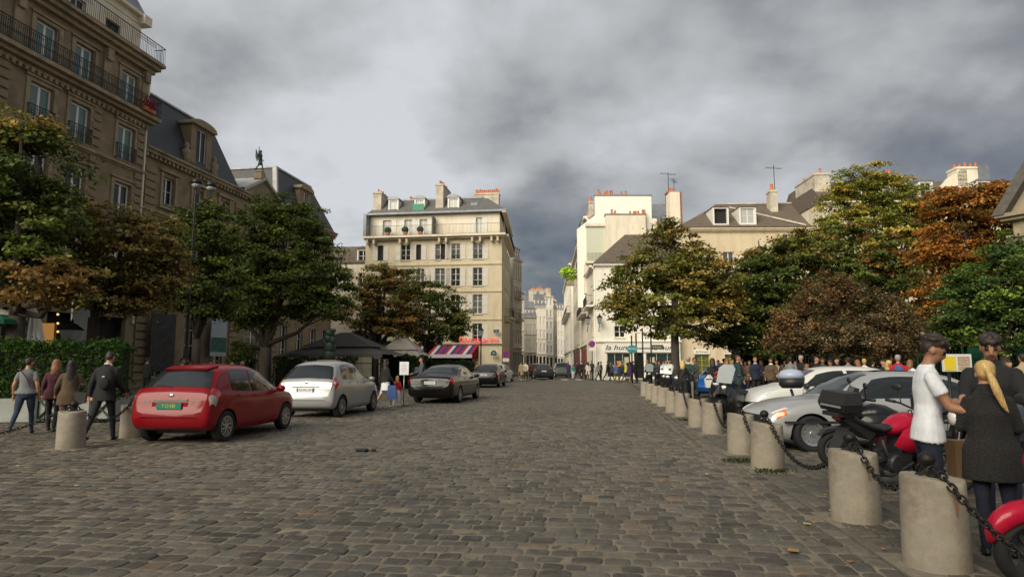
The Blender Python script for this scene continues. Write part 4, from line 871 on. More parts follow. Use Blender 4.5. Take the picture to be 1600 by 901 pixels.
# ------------------------------------------------------------------ cars
def pchip(xs, ys, q):
    xs = np.asarray(xs, float); ys = np.asarray(ys, float); h = np.diff(xs); d = (np.diff(ys, axis=0).T/h).T; m = np.zeros_like(ys)
    for i in range(1, len(xs)-1):
        a, b = d[i-1], d[i]; ok = a*b > 0; w1 = 2*h[i]+h[i-1]; w2 = h[i]+2*h[i-1]
        with np.errstate(divide='ignore', invalid='ignore'): v = (w1+w2)/(w1/a+w2/b)
        m[i] = np.where(ok, v, 0)
    m[0] = d[0]; m[-1] = d[-1]; k = np.clip(np.searchsorted(xs, q)-1, 0, len(h)-1); t = ((q-xs[k])/h[k]); H = h[k]
    T = t[:, None]; HH = H[:, None]
    return (2*T**3-3*T**2+1)*ys[k]+(T**3-2*T**2+T)*HH*m[k]+(-2*T**3+3*T**2)*ys[k+1]+(T**3-T**2)*HH*m[k+1]
TS = np.array([0, .08, .25, .42, .5, .66, .8, .86, 1.0])
class Shell:
    def __init__(s, st): s.st = np.array(st, float); s.L = s.st[-1, 0]
    def params(s, x): return pchip(s.st[:, 0], s.st[:, 1:], np.atleast_1d(np.clip(x, 0, s.L)))
    def sec(s, x, t):
        out = []
        for (hw, zl, zs, zr, wr), tt in zip(s.params(x), np.atleast_1d(t)):
            g = np.clip((zr-zs-.06)/.3, 0, 1); bt = hw-.05
            P = np.array([(hw-.10, zl), (hw-.018, zl+.09), (hw, zl+.42*(zs-zl)), (hw-.012, zs-.085), (bt, zs), (bt+(wr-bt)*.5, zs+(zr-zs)*.55), (wr, zr-.015-.05*g), (wr-.10*g-.07, zr+.002), (0, zr+.03)])
            out.append(pchip(TS, P, np.array([tt]))[0])
        return np.array(out)
    def grid(s):
        s.gx = np.linspace(0, s.L, 261); s.gt = np.linspace(0, 1, 101); G = np.empty((261, 101, 2))
        for i, (hw, zl, zs, zr, wr) in enumerate(s.params(s.gx)):
            g = np.clip((zr-zs-.06)/.3, 0, 1); bt = hw-.05
            P = np.array([(hw-.10, zl), (hw-.018, zl+.09), (hw, zl+.42*(zs-zl)), (hw-.012, zs-.085), (bt, zs), (bt+(wr-bt)*.5, zs+(zr-zs)*.55), (wr, zr-.015-.05*g), (wr-.10*g-.07, zr+.002), (0, zr+.03)])
            G[i] = pchip(TS, P, s.gt)
        s.G = G
    def look(s, x, t):
        if not hasattr(s, 'G'): s.grid()
        a = min(max(x/s.L*260, 0), 259.9999); b = min(max(t*100, 0), 99.9999); i, j = int(a), int(b); a -= i; b -= j
        return (s.G[i, j]*(1-a)+s.G[i+1, j]*a)*(1-b)+(s.G[i, j+1]*(1-a)+s.G[i+1, j+1]*a)*b
    def P(s, x, u):
        v = s.look(x, 1-abs(u)); return np.array([x, v[0]*(1 if u >= 0 else -1), v[1]])
    def nrm(s, x, u):
        e = .006; a = s.P(min(x+e, s.L), u)-s.P(max(x-e, 0), u); b = s.P(x, min(u+e, 1))-s.P(x, max(u-e, -1)); n = np.cross(a, b); return n/(np.linalg.norm(n)+1e-9)
    def patch(s, c, nx=6, nu=6, off=.006, mb=None, skirt=True):
        """c: four corners (x, u) in order round the patch"""
        mb = mb or MB(); G = []; I = []
        for i in range(nx+1):
            for j in range(nu+1):
                a, b = i/nx, j/nu; q = [(1-a)*(1-b), a*(1-b), a*b, (1-a)*b]; x = sum(q[k]*c[k][0] for k in range(4)); u = sum(q[k]*c[k][1] for k in range(4))
                p, n = s.P(x, u), s.nrm(x, u); G.append(p+n*off); I.append(p-n*.01)
        id_ = lambda i, j: i*(nu+1)+j
        F = [(id_(i, j), id_(i+1, j), id_(i+1, j+1), id_(i, j+1)) for i in range(nx) for j in range(nu)]
        if skirt:
            ring = [id_(i, 0) for i in range(nx)]+[id_(nx, j) for j in range(nu)]+[id_(i, nu) for i in range(nx, 0, -1)]+[id_(0, j) for j in range(nu, 0, -1)]
            o = len(G)
            for r_ in ring: G.append(I[r_])
            for k in range(len(ring)): k2 = (k+1) % len(ring); F.append((ring[k], o+k, o+k2, ring[k2]))
        return mb.add(G, F)
    def body(s, name, mats, parent, arches, r, nx=84, nt=17):
        xs = np.unique(np.concatenate([np.linspace(0, s.L, nx), np.linspace(0, .2, 9), np.linspace(s.L-.2, s.L, 9)])); ts = np.linspace(0, 1, nt); V = []; n = 2*nt-1
        for x in xs:
            sc_ = [s.look(x, q) for q in ts]; V += [(x, y, z) for y, z in sc_]+[(x, -y, z) for y, z in sc_[-2::-1]]
        F = [(i*n+j, (i+1)*n+j, (i+1)*n+(j+1) % n, i*n+(j+1) % n) for i in range(len(xs)-1) for j in range(n)]
        F += [tuple(range(n)), tuple((len(xs)-1)*n+k for k in range(n))[::-1]]
        b = MB().add(V, F); me = b.mesh(name, mats, True); 
        bm = bmesh.new(); bm.from_mesh(me); bmesh.ops.recalc_face_normals(bm, faces=bm.faces); bm.to_mesh(me); bm.free()
        cb = MB(); hw = max(s.st[:, 1])
        for a in arches:
            for sg in (1, -1):
                k = 40; c = [(a+r*1.0*cos(2*pi*i/k), r+.0+r*sin(2*pi*i/k)) for i in range(k)]
                R_ = r+.055; c = [(a+R_*cos(2*pi*i/k), r-.01+R_*sin(2*pi*i/k)) for i in range(k)]
                cb.prism(c, min(sg*(hw-.3), sg*(hw+.2)), max(sg*(hw-.3), sg*(hw+.2)))
        cm = cb.mesh('cut', mats); bm = bmesh.new(); bm.from_mesh(cm); bmesh.ops.recalc_face_normals(bm, faces=bm.faces)
        for f in bm.faces: f.material_index = 1
        bm.to_mesh(cm); bm.free()
        o = link(name, me, parent); co = link('cut', cm, parent); bo = o.modifiers.new('b', 'BOOLEAN'); bo.operation = 'DIFFERENCE'; bo.object = co; bo.solver = 'EXACT'
        pr = o.parent; bpy.context.view_layer.update(); dg = bpy.context.evaluated_depsgraph_get(); nm = bpy.data.meshes.new_from_object(o.evaluated_get(dg)); o.modifiers.clear(); o.data = nm; nm.name = name
        bpy.data.objects.remove(co); nm.polygons.foreach_set('use_smooth', [True]*len(nm.polygons)); nm.set_sharp_from_angle(angle=radians(38)); return o
MTY = M('tyre_rubber', (.012, .012, .012), .85, var=.2, scale=20)
MRM = M('alloy_rim', (.55, .55, .56), .3, metal=.85)
MRD = M('rim_dark', (.03, .03, .03), .5)
MCG = M('car_glass', (.012, .016, .017), .04, spec=.8)
MRT = M('tail_lamp_red', (.42, .008, .012), .12, coat=1, emis=.04)
MHL = M('clear_lamp', (.65, .66, .66), .12, coat=1)
MOR = M('orange_lamp', (.75, .16, .01), .15, coat=1)
MCRM = M('chrome', (.75, .75, .75), .15, metal=1)
MBP = M('black_plastic', (.018, .018, .018), .55)
MLN = M('wheel_well', (.006, .006, .006), .95)
WHC = {}
def wheel_meshes(r, w_, spokes, steel=False):
    k = (r, w_, spokes, steel)
    if k in WHC: return WHC[k]
    rr = r*.66; T4 = Matrix.Rotation(-pi/2, 4, 'X')       # lathe axis z -> y
    ty = MB().lathe([(rr, -w_*.42), (r*.86, -w_/2), (r*.97, -w_*.42), (r, -w_*.28), (r, w_*.28), (r*.97, w_*.42), (r*.86, w_/2), (rr, w_*.42), (rr*.98, w_*.1), (rr*.98, -w_*.1), (rr, -w_*.42)], 32, M4=T4)
    rm = MB(); rm.lathe([(rr*1.01, w_*.40), (rr*1.01, w_*.46), (rr*.93, w_*.46), (rr*.9, w_*.2), (rr*.9, w_*.18), (rr*1.0, w_*.2), (rr*1.01, w_*.40)], 32, M4=T4)
    rm.lathe([(.01, w_*.43), (rr*.24, w_*.42), (rr*.26, w_*.3), (.01, w_*.28)], 14, M4=T4)
    if steel:
        for i in range(spokes):
            a = 2*pi*i/spokes; rm.tube([(cos(a)*rr*.62, w_*.30, sin(a)*rr*.62), (cos(a)*rr*.62, w_*.36, sin(a)*rr*.62)], .001, 4)
            a2 = a+pi/spokes; q = Matrix.Rotation(-a2, 4, 'Y'); rm.add([(rr*.2, w_*.33, -.045), (rr*.93, w_*.38, -.028), (rr*.93, w_*.38, .028), (rr*.2, w_*.33, .045), (rr*.2, w_*.2, -.045), (rr*.93, w_*.2, -.028), (rr*.93, w_*.2, .028), (rr*.2, w_*.2, .045)], [(0, 1, 2, 3), (0, 4, 5, 1), (2, 6, 7, 3)], q)
        rm.lathe([(rr*.8, w_*.36), (rr*.95, w_*.4), (rr*.95, w_*.3), (rr*.8, w_*.3), (rr*.8, w_*.36)], 32, M4=T4)
    else:
        for i in range(spokes):
            q = Matrix.Rotation(-2*pi*i/spokes, 4, 'Y')
            for sd_ in (-1, 1):
                o = sd_*.022; rm.add([(rr*.18, w_*.40, o-.012), (rr*.93, w_*.42, o*1.9-.011), (rr*.93, w_*.42, o*1.9+.011), (rr*.18, w_*.40, o+.012), (rr*.18, w_*.2, o-.012), (rr*.93, w_*.2, o*1.9-.011), (rr*.93, w_*.2, o*1.9+.011), (rr*.18, w_*.2, o+.012)], [(0, 1, 2, 3), (0, 4, 5, 1), (2, 6, 7, 3)], q)
    dk_ = MB().lathe([(.02, w_*.12), (rr*.97, w_*.12), (rr*.97, -w_*.3), (.02, -w_*.3)], 20, M4=T4)
    WHC[k] = (ty.mesh('tyre', MTY, True, 35), rm.mesh('rim', MRM, True, 30), dk_.mesh('brake_disc', MRD)); return WHC[k]
def wheel(parent, x, y, r, w_=.2, spokes=7, steel=False, lod=0):
    t, rm, dk_ = wheel_meshes(r, w_, spokes, steel); o = link('wheel', t, parent, (x, y, r), (0, 0, 0 if y > 0 else pi)); o.name = 'wheel'
    link('rim', rm, o); link('brake_disc', dk_, o); return o
def plate_part(root, x, z, w_, h_, txt, mat, ink, tilt=0, y=0, name='number_plate', blue=True):
    p = link(name, MB().box(-.012, 0, -w_/2, w_/2, -h_/2, h_/2).mesh(name, mat), root, (x, y, z), (0, tilt, 0))
    if blue:
        for s in ((w_/2-.045, w_/2), (-w_/2, -w_/2+.045)): MB().box(-.0135, -.012, min(s), max(s), -h_/2, h_/2).obj('plate_band', M('plate_blue', (.02, .07, .30), .5), p)
    text(txt, h_*.78, ink, p, (-.014, 0, 0), (pi/2, 0, -pi/2), ext=.001, sx=.82); return p
def paint(name, col, metal=.0, rough=.35): return M(name, col, rough, metal=metal, coat=.3, spec=.2)
def car(name, label, cat, sh, ax, r, col, xy, heading, win, tails=(), heads=(), seams=(), mats=None, spokes=7, steel=False, group=None, wr_w=.2, plate=None, handles=(), mirror=None, bumper=None, z=0, wedge=None):
    """heading: angle of local +x (towards the front) in the world; xy: ground point of the car's middle"""
    root = thing(name, label, cat, (xy[0], xy[1], z), heading, group)
    off = link('body', None, root) if 0 else None
    L_ = sh.L; base = root
    hw = max(sh.st[:, 1])
    # geometry is built with x from the tail; shift by -L/2 through the mesh coordinates
    def part(nm, mb, mat, par=None, smooth=True, ang=40):
        mb.v = [(a-L_/2, b, c) for a, b, c in mb.v]; return mb.obj(nm, mat, par if par is not None else root, smooth=smooth, angle=ang)
    bo = sh.body('body', [col, MLN], root, ax, r); me = bo.data; co = np.empty(len(me.vertices)*3, np.float32); me.vertices.foreach_get('co', co); co = co.reshape(-1, 3); co[:, 0] -= L_/2; me.vertices.foreach_set('co', co.ravel()); me.update()
    part('underbody', MB().box(ax[0]-.2, ax[1]+.2, -hw+.32, hw-.32, .17, .4).box(.25, ax[0]-.3, -hw+.2, hw-.2, .24, .42).box(ax[1]+.3, L_-.25, -hw+.2, hw-.2, .24, .4), MBP, smooth=False, ang=None)
    for nm, c, nx_, nu_ in win:
        part(nm, sh.patch(c, nx_, nu_), MCG)
        if nm.startswith('side'): part(nm, sh.patch([(x, -u) for x, u in c][::-1], nx_, nu_), MCG)
    for c, m_ in tails: part('tail_lamp', sh.patch(c, 5, 5, .012), m_); part('tail_lamp', sh.patch([(x, -u) for x, u in c][::-1], 5, 5, .012), m_)
    for c, m_ in heads: part('headlight', sh.patch(c, 5, 5, .01), m_); part('headlight', sh.patch([(x, -u) for x, u in c][::-1], 5, 5, .01), m_)
    b = MB()
    for c in seams:
        sh.patch(c, 10 if abs(c[0][0]-c[1][0]) > .1 else 1, 10, .0015, b, False); sh.patch([(x, -u) for x, u in c][::-1], 10, 10 if abs(c[0][0]-c[1][0]) > .1 else 1, .0015, b, False)
    if seams: o = part('door_seam', b, MBP); o['kind'] = 'stuff'
    for a in ax:
        for y in (hw-wr_w/2+.0, -hw+wr_w/2-.0): wheel(root, a-L_/2, y, r, wr_w, spokes, steel)
    for (x, u) in handles:
        for s in (1, -1):
            p = sh.P(x, s*u); part('door_handle', MB().ell((p[0], p[1]+.012*s, p[2]), (.085, .022, .016), 10, 6), col)
    if mirror:
        x, u, mm = mirror
        for s in (1, -1):
            p = sh.P(x, s*u); part('wing_mirror', MB().ell((p[0], p[1]+.13*s, p[2]+.06), (.07, .11, .075), 12, 8).tube([(p[0], p[1], p[2]), (p[0], p[1]+.1*s, p[2]+.03)], .025, 6), mm)
    if plate: plate_part(root, plate[0]-L_/2, plate[1], plate[2], plate[3], plate[4], plate[5], plate[6], plate[7] if len(plate) > 7 else 0)
    return root, part
YEL_ = M('plate_yellow_ink', (.55, .45, .02), .6); GRP = M('plate_green', (.01, .16, .10), .4); WHP = M('plate_white', (.7, .72, .72), .4)
RED = paint('red_car_paint', (.20, .002, .006)); SIL = paint('silver_paint', (.34, .345, .345), .35, .3); BLK = paint('black_paint', (.004, .004, .004), rough=.25); WHT = paint('white_car_paint', (.60, .60, .57)); BLU = paint('blue_paint', (.008, .07, .26)); GRY = paint('grey_green_paint', (.09, .105, .10), .3)
SIL2 = paint('pale_silver_paint', (.42, .425, .425), .4, .28)
def hatch(k=1.0, top=1.51, W=.85, L=3.9, rear=0, belt=0):
    s = [(0, .60, .44, .58, .60, .48), (.025, .74, .36, .60, .63, .64), (.05, .79, .33, .74, .80, .72), (.09, .815, .30, .88, .96, .735), (.16, .83, .27, .93, 1.04, .72), (.28, .838, .25, .945, 1.16, .69), (.43, .845, .22, .95, 1.32, .65), (.58, .848, .2, .955, 1.43, .61), (.80, .85, .2, .955, 1.485, .60), (1.3, .85, .2, .945, 1.51, .60), (1.8, .85, .2, .93, 1.50, .60), (2.2, .85, .2, .92, 1.42, .59), (2.6, .85, .2, .915, 1.21, .61), (2.95, .845, .2, .90, 1.0, .65), (3.3, .83, .2, .86, .90, .64), (3.62, .77, .22, .75, .79, .58), (3.8, .64, .28, .62, .65, .46), (3.9, .45, .38, .5, .52, .33)]
    return Shell([(a*L/3.9, b*W/.85, c, d+belt*(0 if d < .8 else 1), (e if e < .9 else .9+(e-.9)*(top-.9)/.61)+belt*(.3 if e < 1.2 else 0), f*W/.85) for a, b, c, d, e, f in s])
def hatch_win(L=3.9, rearq=True):
    k = L/3.9
    w_ = [('rear_window', [(.19*k, -.195), (.55*k, -.175), (.55*k, .175), (.19*k, .195)], 8, 14), ('windscreen', [(2.22*k, .135), (2.9*k, .155), (2.9*k, -.155), (2.22*k, -.135)][::-1], 8, 10),
          ('side_window', [(1.62*k, .485), (1.66*k, .215), (2.30*k, .215), (2.72*k, .46)], 8, 6), ('side_window', [(.86*k, .47), (.92*k, .225), (1.57*k, .215), (1.54*k, .485)], 8, 6)]
    return w_
def seams_h(L=3.9):
    k = L/3.9; d = .006
    return [[(.03, .345), (.17, .345), (.17, .352), (.03, .352)], [(.030, 0.0), (.034, 0.0), (.034, .35), (.030, .35)], [(1.58*k-d, .93), (1.58*k+d, .93), (1.58*k+d, .5), (1.58*k-d, .5)], [(2.72*k-d, .93), (2.72*k+d, .93), (2.72*k+d, .52), (2.72*k-d, .52)], [(1.02*k-d, .66), (1.02*k+d, .66), (.84*k+d, .5), (.84*k-d, .5)]]
# red hatchback, nearest at the left
h = hatch(); root, part = car('parked_car', 'dark red parked hatchback with a green rear plate, nearest car on the left', 'car', h, (.64, 3.15), .305, RED, (-6.37+.0, 14.42), radians(90-7), hatch_win(), wr_w=.19,
    tails=[([(.10, .40), (.30, .58), (.44, .50), (.20, .26)], MRT), ([(.075, .60), (.22, .66), (.29, .585), (.095, .42)], M('smoked_lamp', (.42, .36, .30), .15, coat=1))], heads=[([(3.4, .3), (3.75, .4), (3.72, .6), (3.35, .5)], MHL)], seams=seams_h(), spokes=8, mirror=(2.66, .5, RED), handles=((1.1, .55), (1.75, .55)))
L_ = 3.9
part('spoiler', MB().add([(.47, -.46, 1.435), (.80, -.50, 1.497), (.80, .50, 1.497), (.47, .46, 1.435), (.49, -.46, 1.41), (.80, -.50, 1.46), (.80, .50, 1.46), (.49, .46, 1.41)], [(0, 1, 2, 3), (7, 6, 5, 4), (0, 4, 5, 1), (3, 2, 6, 7), (0, 3, 7, 4), (1, 5, 6, 2)]), RED, smooth=False, ang=None)
part('tailgate_recess', MB().box(.035, .07, -.37, .37, .64, .80), RED, smooth=False, ang=None)
plate_part(root, .015-1.95, .73, .52, .12, 'Y CI 430', GRP, YEL_, blue=False)
part('chrome_strip', MB().box(.035, .10, -.36, .36, .825, .86), MCRM, smooth=False, ang=None)
part('emblem', MB().ell((.062, 0, .93), (.014, .055, .035), 12, 8), MCRM)
part('rear_wiper', MB().tube([(.19, 0, 1.06), (.17, .05, 1.09), (.215, .42, 1.13)], .012, 6), MBP)
part('bumper', MB().box(.02, .10, -.62, .62, .585, .60).box(.25, .5, -.5, .5, .24, .34), MBP, smooth=False, ang=None)
part('model_badge', MB().box(.045, .085, .42, .55, .80, .83).box(.045, .085, -.60, -.44, .79, .81), MCRM, smooth=False, ang=None)
# silver MPV
h = hatch(top=1.60, W=.88, L=3.88, belt=.07); h.st[:, 1] *= 1
w_ = [('rear_window', [(.17, -.20), (.52, -.18), (.52, .18), (.17, .20)], 8, 14), ('windscreen', [(2.15, -.135), (2.9, -.155), (2.9, .155), (2.15, .135)], 8, 10), ('side_window', [(1.72, .47), (1.78, .215), (2.25, .215), (2.74, .45)], 8, 6), ('side_window', [(1.02, .47), (1.02, .215), (1.70, .215), (1.66, .47)], 8, 6), ('side_window', [(.70, .46), (.78, .24), (.97, .22), (.97, .47)], 4, 6)]
root, part = car('parked_car', 'silver grey parked people carrier with a white plate behind the red hatchback', 'car', h, (.62, 3.17), .31, SIL, (-5.58, 20.25), radians(90-8.5), w_, wr_w=.2,
    tails=[([(.05, .36), (.15, .64), (.40, .56), (.24, .25)], MRT), ([(.10, .44), (.14, .56), (.24, .52), (.17, .40)], MHL)], heads=[([(3.4, .3), (3.75, .4), (3.72, .6), (3.35, .5)], MHL)], seams=seams_h(3.88), spokes=5, mirror=(2.66, .49, SIL), handles=((1.15, .53), (1.8, .53)))
plate_part(root, .035-1.94, .79, .52, .115, 'AZ 945 CW', WHP, M('black_lettering'), blue=True)
part('chrome_strip', MB().box(.05, .10, -.40, .40, .865, .89), MCRM, smooth=False, ang=None); part('emblem', MB().ell((.082, 0, .99), (.014, .05, .05), 12, 8), MCRM)
part('reflector', MB().box(.05, .12, .55, .74, .42, .45).box(.05, .12, -.74, -.55, .42, .45), MRT, smooth=False, ang=None)
part('rear_wiper', MB().tube([(.15, .0, 1.07), (.17, -.35, 1.10)], .012, 6), MBP)
# black saloons
def sedan(L=5.1, W=.935, top=1.48):
    s = [(0, .62, .44, .60, .62, .5), (.025, .80, .36, .66, .69, .70), (.06, .87, .31, .84, .92, .78), (.13, .895, .27, .92, 1.01, .79), (.22, .91, .26, .935, 1.04, .78), (.5, .925, .23, .95, 1.055, .76), (.85, .93, .21, .96, 1.08, .74), (1.2, .935, .2, .965, 1.22, .68), (1.6, .935, .2, .965, 1.385, .64), (2.1, .935, .2, .965, 1.465, .62), (2.8, .935, .2, .96, 1.48, .62), (3.25, .935, .2, .955, 1.42, .62), (3.65, .935, .2, .95, 1.23, .65), (4.0, .93, .2, .94, 1.04, .70), (4.5, .91, .22, .86, .92, .69), (4.85, .82, .26, .74, .78, .6), (5.03, .66, .34, .6, .62, .46), (5.1, .5, .4, .5, .51, .36)]
    return Shell([(a*L/5.1, b*W/.935, c, d, e if e < 1.1 else 1.1+(e-1.1)*(top-1.1)/.38, f*W/.935) for a, b, c, d, e, f in s])
def sed_win(L=5.1):
    k = L/5.1
    return [('rear_window', [(1.0*k, -.15), (1.68*k, -.13), (1.68*k, .13), (1.0*k, .15)], 8, 10), ('windscreen', [(3.2*k, -.135), (3.95*k, -.15), (3.95*k, .15), (3.2*k, .135)], 8, 10), ('side_window', [(2.55*k, .48), (2.58*k, .215), (3.2*k, .215), (3.75*k, .46)], 8, 6), ('side_window', [(1.55*k, .46), (1.75*k, .23), (2.53*k, .215), (2.5*k, .48)], 8, 6)]
def seams_s(L=5.1):
    k = L/5.1; d = .006
    return [[(.03, .40), (.30, .30), (.30, .306), (.03, .407)], [(.030, 0.0), (.034, 0.0), (.034, .40), (.030, .40)], [(2.52*k-d, .93), (2.52*k+d, .93), (2.52*k+d, .5), (2.52*k-d, .5)], [(3.72*k-d, .93), (3.72*k+d, .93), (3.72*k+d, .52), (3.72*k-d, .52)], [(1.75*k-d, .68), (1.75*k+d, .68), (1.5*k+d, .5), (1.5*k-d, .5)]]
def saloon(label, xy, hd, col, L=5.1, txt='BV 713 QT', group=None, z=0, W=.935, top=1.48, strip=True):
    h = sedan(L, W, top); k = L/5.1
    root, part = car('saloon_car', label, 'car', h, (1.15*k, 4.18*k), .33, col, xy, radians(hd), sed_win(L), wr_w=.22, tails=[([(.06, .42), (.10, .62), (.42, .55), (.34, .5)], MRT), ([(.085, .20), (.045, .40), (.10, .42), (.17, .22)], MRT)], heads=[([(4.5*k, .3), (4.85*k, .4), (4.85*k, .6), (4.45*k, .5)], MHL)], seams=seams_s(L), spokes=5, mirror=(3.6*k, .5, col), handles=((1.95*k, .53), (2.7*k, .53)), group=group, z=z)
    plate_part(root, .04-L/2, .80, .52, .115, txt, WHP, M('black_lettering'))
    if strip: part('chrome_strip', MB().box(.05, .11, -.45, .45, .90, .925), MCRM, smooth=False, ang=None)
    part('exhaust_trim', MB().box(.03, .2, .45, .66, .36, .40).box(.03, .2, -.66, -.45, .36, .40), MCRM, smooth=False, ang=None)
    return root, part
r3, part = saloon('glossy black saloon stopped with its left door open, chrome strip across the boot', (-2.72, 27.3), 90-10.0, BLK)
# open left door
dr = link('open_door', None, r3, (3.72-2.55, .90, 0), (0, 0, radians(118)))
MB().box(0, 1.15, -.04, .04, .32, .95).obj('door_panel', BLK, dr); MB().prism([(.15, .95), (1.12, .95), (1.0, 1.38), (.55, 1.38)], -.02, .02).obj('door_glass', MCG, dr)
tag(saloon('smaller black saloon parked ahead of the chrome striped one', (-1.55, 43.3), 90-6, BLK, 4.7, 'CD 208 JA')[0], None, None)
tag(saloon('dark taxi saloon driving up the middle of the square mouth', (2.95, 62.6), 90+1, paint('dark_grey_paint', (.022, .026, .028)), 4.8, 'AK 551 LF')[0], None, None)
h = hatch(top=1.62, W=.88, L=4.3)
SEC = hatch_win(4.3)
car('grey_car', 'grey green car entering the side street right of the dark taxi', 'car', h, (.7, 3.5), .32, GRY, (5.4, 71), radians(92), SEC, tails=[([(.09, .42), (.24, .58), (.36, .53), (.20, .22)], MRT)], seams=seams_h(4.3), spokes=5)
h = hatch(top=1.45, W=.83, L=3.8)
car('white_car', 'small white car just visible beyond the smaller black saloon', 'car', h, (.64, 3.1), .29, WHT, (-1.0, 54), radians(90-14), hatch_win(3.8), tails=[([(.09, .42), (.24, .58), (.36, .53), (.20, .22)], MRT)], seams=seams_h(3.8), spokes=5)
car('pale_car', 'pale silver car at the side street mouth left of the dark taxi', 'car', hatch(top=1.5, W=.84, L=3.9), (.64, 3.1), .3, SIL2, (3.05, 79), radians(88), hatch_win(), tails=[([(.09, .42), (.24, .58), (.36, .53), (.20, .22)], MRT)], seams=seams_h(3.9), spokes=5)
# right side: blue, white and silver cars parked side on
car('blue_car', 'bright blue hatchback parked beyond the motorcycles on the right', 'car', hatch(top=1.46, W=.84, L=3.9), (.64, 3.15), .3, BLU, (9.9, 30.6), radians(233), hatch_win(), tails=[([(.09, .42), (.24, .58), (.36, .53), (.20, .22)], MRT)], heads=[([(3.4, .3), (3.75, .4), (3.72, .6), (3.35, .5)], MHL)], seams=seams_h(), spokes=5, mirror=(2.66, .5, BLU))
root, part = car('white_parked_car', 'white estate car with a grey bumper parked behind the silver car', 'car', hatch(top=1.44, W=.82, L=4.3), (.72, 3.42), .29, WHT, (8.25, 17.4), radians(183), hatch_win(4.3), heads=[([(3.85, .3), (4.18, .42), (4.16, .62), (3.8, .5)], MHL)], seams=seams_h(4.3), spokes=5, mirror=(2.95, .5, MBP), handles=((1.15, .55), (1.85, .55)))
part('bumper', MB().box(3.95, 4.32, -.7, .7, .36, .56).box(.2, 3.9, .815, .835, .42, .50).box(.2, 3.9, -.835, -.815, .42, .50), MBP, smooth=False, ang=None)
# silver estate in front (low bonnet, steel wheels, orange indicator)
s_ = [(0, .60, .44, .58, .60, .48), (.05, .76, .34, .78, .82, .62), (.15, .81, .27, .86, .95, .66), (.5, .84, .22, .88, 1.12, .64), (.9, .85, .2, .885, 1.30, .60), (1.4, .85, .2, .885, 1.375, .57), (2.0, .85, .2, .88, 1.385, .56), (2.45, .85, .2, .87, 1.33, .56), (2.85, .85, .2, .86, 1.15, .60), (3.2, .85, .2, .85, .93, .68), (3.7, .84, .2, .80, .87, .70), (4.15, .80, .22, .72, .77, .66), (4.38, .70, .28, .62, .66, .56), (4.46, .60, .36, .55, .57, .46)]
hS = Shell(s_)
wS = [('windscreen', [(2.42, -.135), (3.15, -.155), (3.15, .155), (2.42, .135)], 8, 10), ('side_window', [(1.35, .475), (1.45, .215), (2.45, .215), (2.98, .455)], 10, 6), ('side_window', [(.62, .45), (.95, .25), (1.32, .215), (1.25, .475)], 6, 6)]
root, part = car('silver_parked_car', 'silver parked car with round holed steel wheel and orange indicator behind the near bollards', 'car', hS, (.92, 3.70), .315, SIL2, (6.72, 12.3), radians(181.5), wS, heads=[([(4.12, .26), (4.36, .36), (4.33, .5), (4.08, .46)], MHL), ([(4.14, .48), (4.30, .52), (4.29, .60), (4.12, .57)], MOR)], seams=[[(1.3-.006, .93), (1.3+.006, .93), (1.3+.006, .5), (1.3-.006, .5)], [(2.95-.006, .93), (2.95+.006, .93), (2.95+.006, .52), (2.95-.006, .52)]], spokes=12, steel=True, wr_w=.2, mirror=(2.85, .48, MBP), handles=((1.5, .55),))
part('side_moulding', MB().box(.8, 4.2, .848, .862, .50, .54).box(.8, 4.2, -.862, -.848, .50, .54), MBP, smooth=False, ang=None); part('grille', MB().box(4.40, 4.475, -.45, .45, .50, .62), MBP, smooth=False, ang=None)
part('sunroof', hS.patch([(1.5, -.09), (2.2, -.09), (2.2, .09), (1.5, .09)], 4, 6), MCG)
car('dark_parked_car', 'dark grey car partly hidden behind the three people at the right', 'car', hatch(top=1.42, W=.84, L=4.2), (.7, 3.4), .3, paint('dark_grey_paint', (.022, .026, .028)), (9.4, 10.3), radians(182), hatch_win(4.2), seams=seams_h(4.2), spokes=6)
# ------------------------------------------------------------------ bollards and chains
MCO = M('bollard_concrete', (.29, .255, .20), .9, var=.2, scale=7, bump=.25, bscale=110, dirt=(.16, .13, .095), dscale=3.2)
MRS = M('rust_stain', (.24, .14, .07), .9, var=.3, scale=12)
def bollard_mesh():
    n = 40; V = []; F = []; H = .70
    prof = [(.232, 0), (.230, .2), (.226, .45), (.222, .62)]
    for r, z in prof: V += [(r*cos(2*pi*k/n), r*sin(2*pi*k/n), z) for k in range(n)]
    def topz(x, y):      # two shallow planes meeting in a crease that runs down to the front
        return H-.02+.03*(-x)-.5*max(0, -y-.05)*max(0, 1-abs(x-.06)/.2)*.55-.03*max(0, x)
    for r in (.220, .213, .11, .0):
        for k in range(n):
            x, y = r*cos(2*pi*k/n), r*sin(2*pi*k/n); V.append((x, y, topz(x, y)-(.012 if r == .220 else 0)))
    m = len(prof)+4
    F = [(i*n+k, i*n+(k+1) % n, (i+1)*n+(k+1) % n, (i+1)*n+k) for i in range(m-1) for k in range(n)]
    b = MB().add(V, F); b.v = [(x+random.gauss(0, .0012), y+random.gauss(0, .0012), z+(random.gauss(0, .0015) if z > .1 else 0)) for x, y, z in b.v]; return b.mesh('bollard', MCO, True, 40)
BMS = [bollard_mesh() for _ in range(3)]
slab = MB().box(-.32, .32, -.32, .32, -.01, .009).mesh('base_slab', M('slab_stone', (.20, .175, .13), .9, var=.25, scale=5, dirt=(.12, .10, .08), dscale=3))
fin = MB().lathe([(.085, 0), (.09, .015), (.05, .03), (.032, .05), (.03, .075), (.05, .095), (.062, .125), (.062, .14), (.048, .17), (.02, .187), (.003, .19)], 18).mesh('iron_finial', MRST, True)
rg_ = MB().tube([(.045*cos(a), 0, .045*sin(a)) for a in np.linspace(0, 2*pi, 17)], .009, 6, False).mesh('chain_ring', MRST, True)
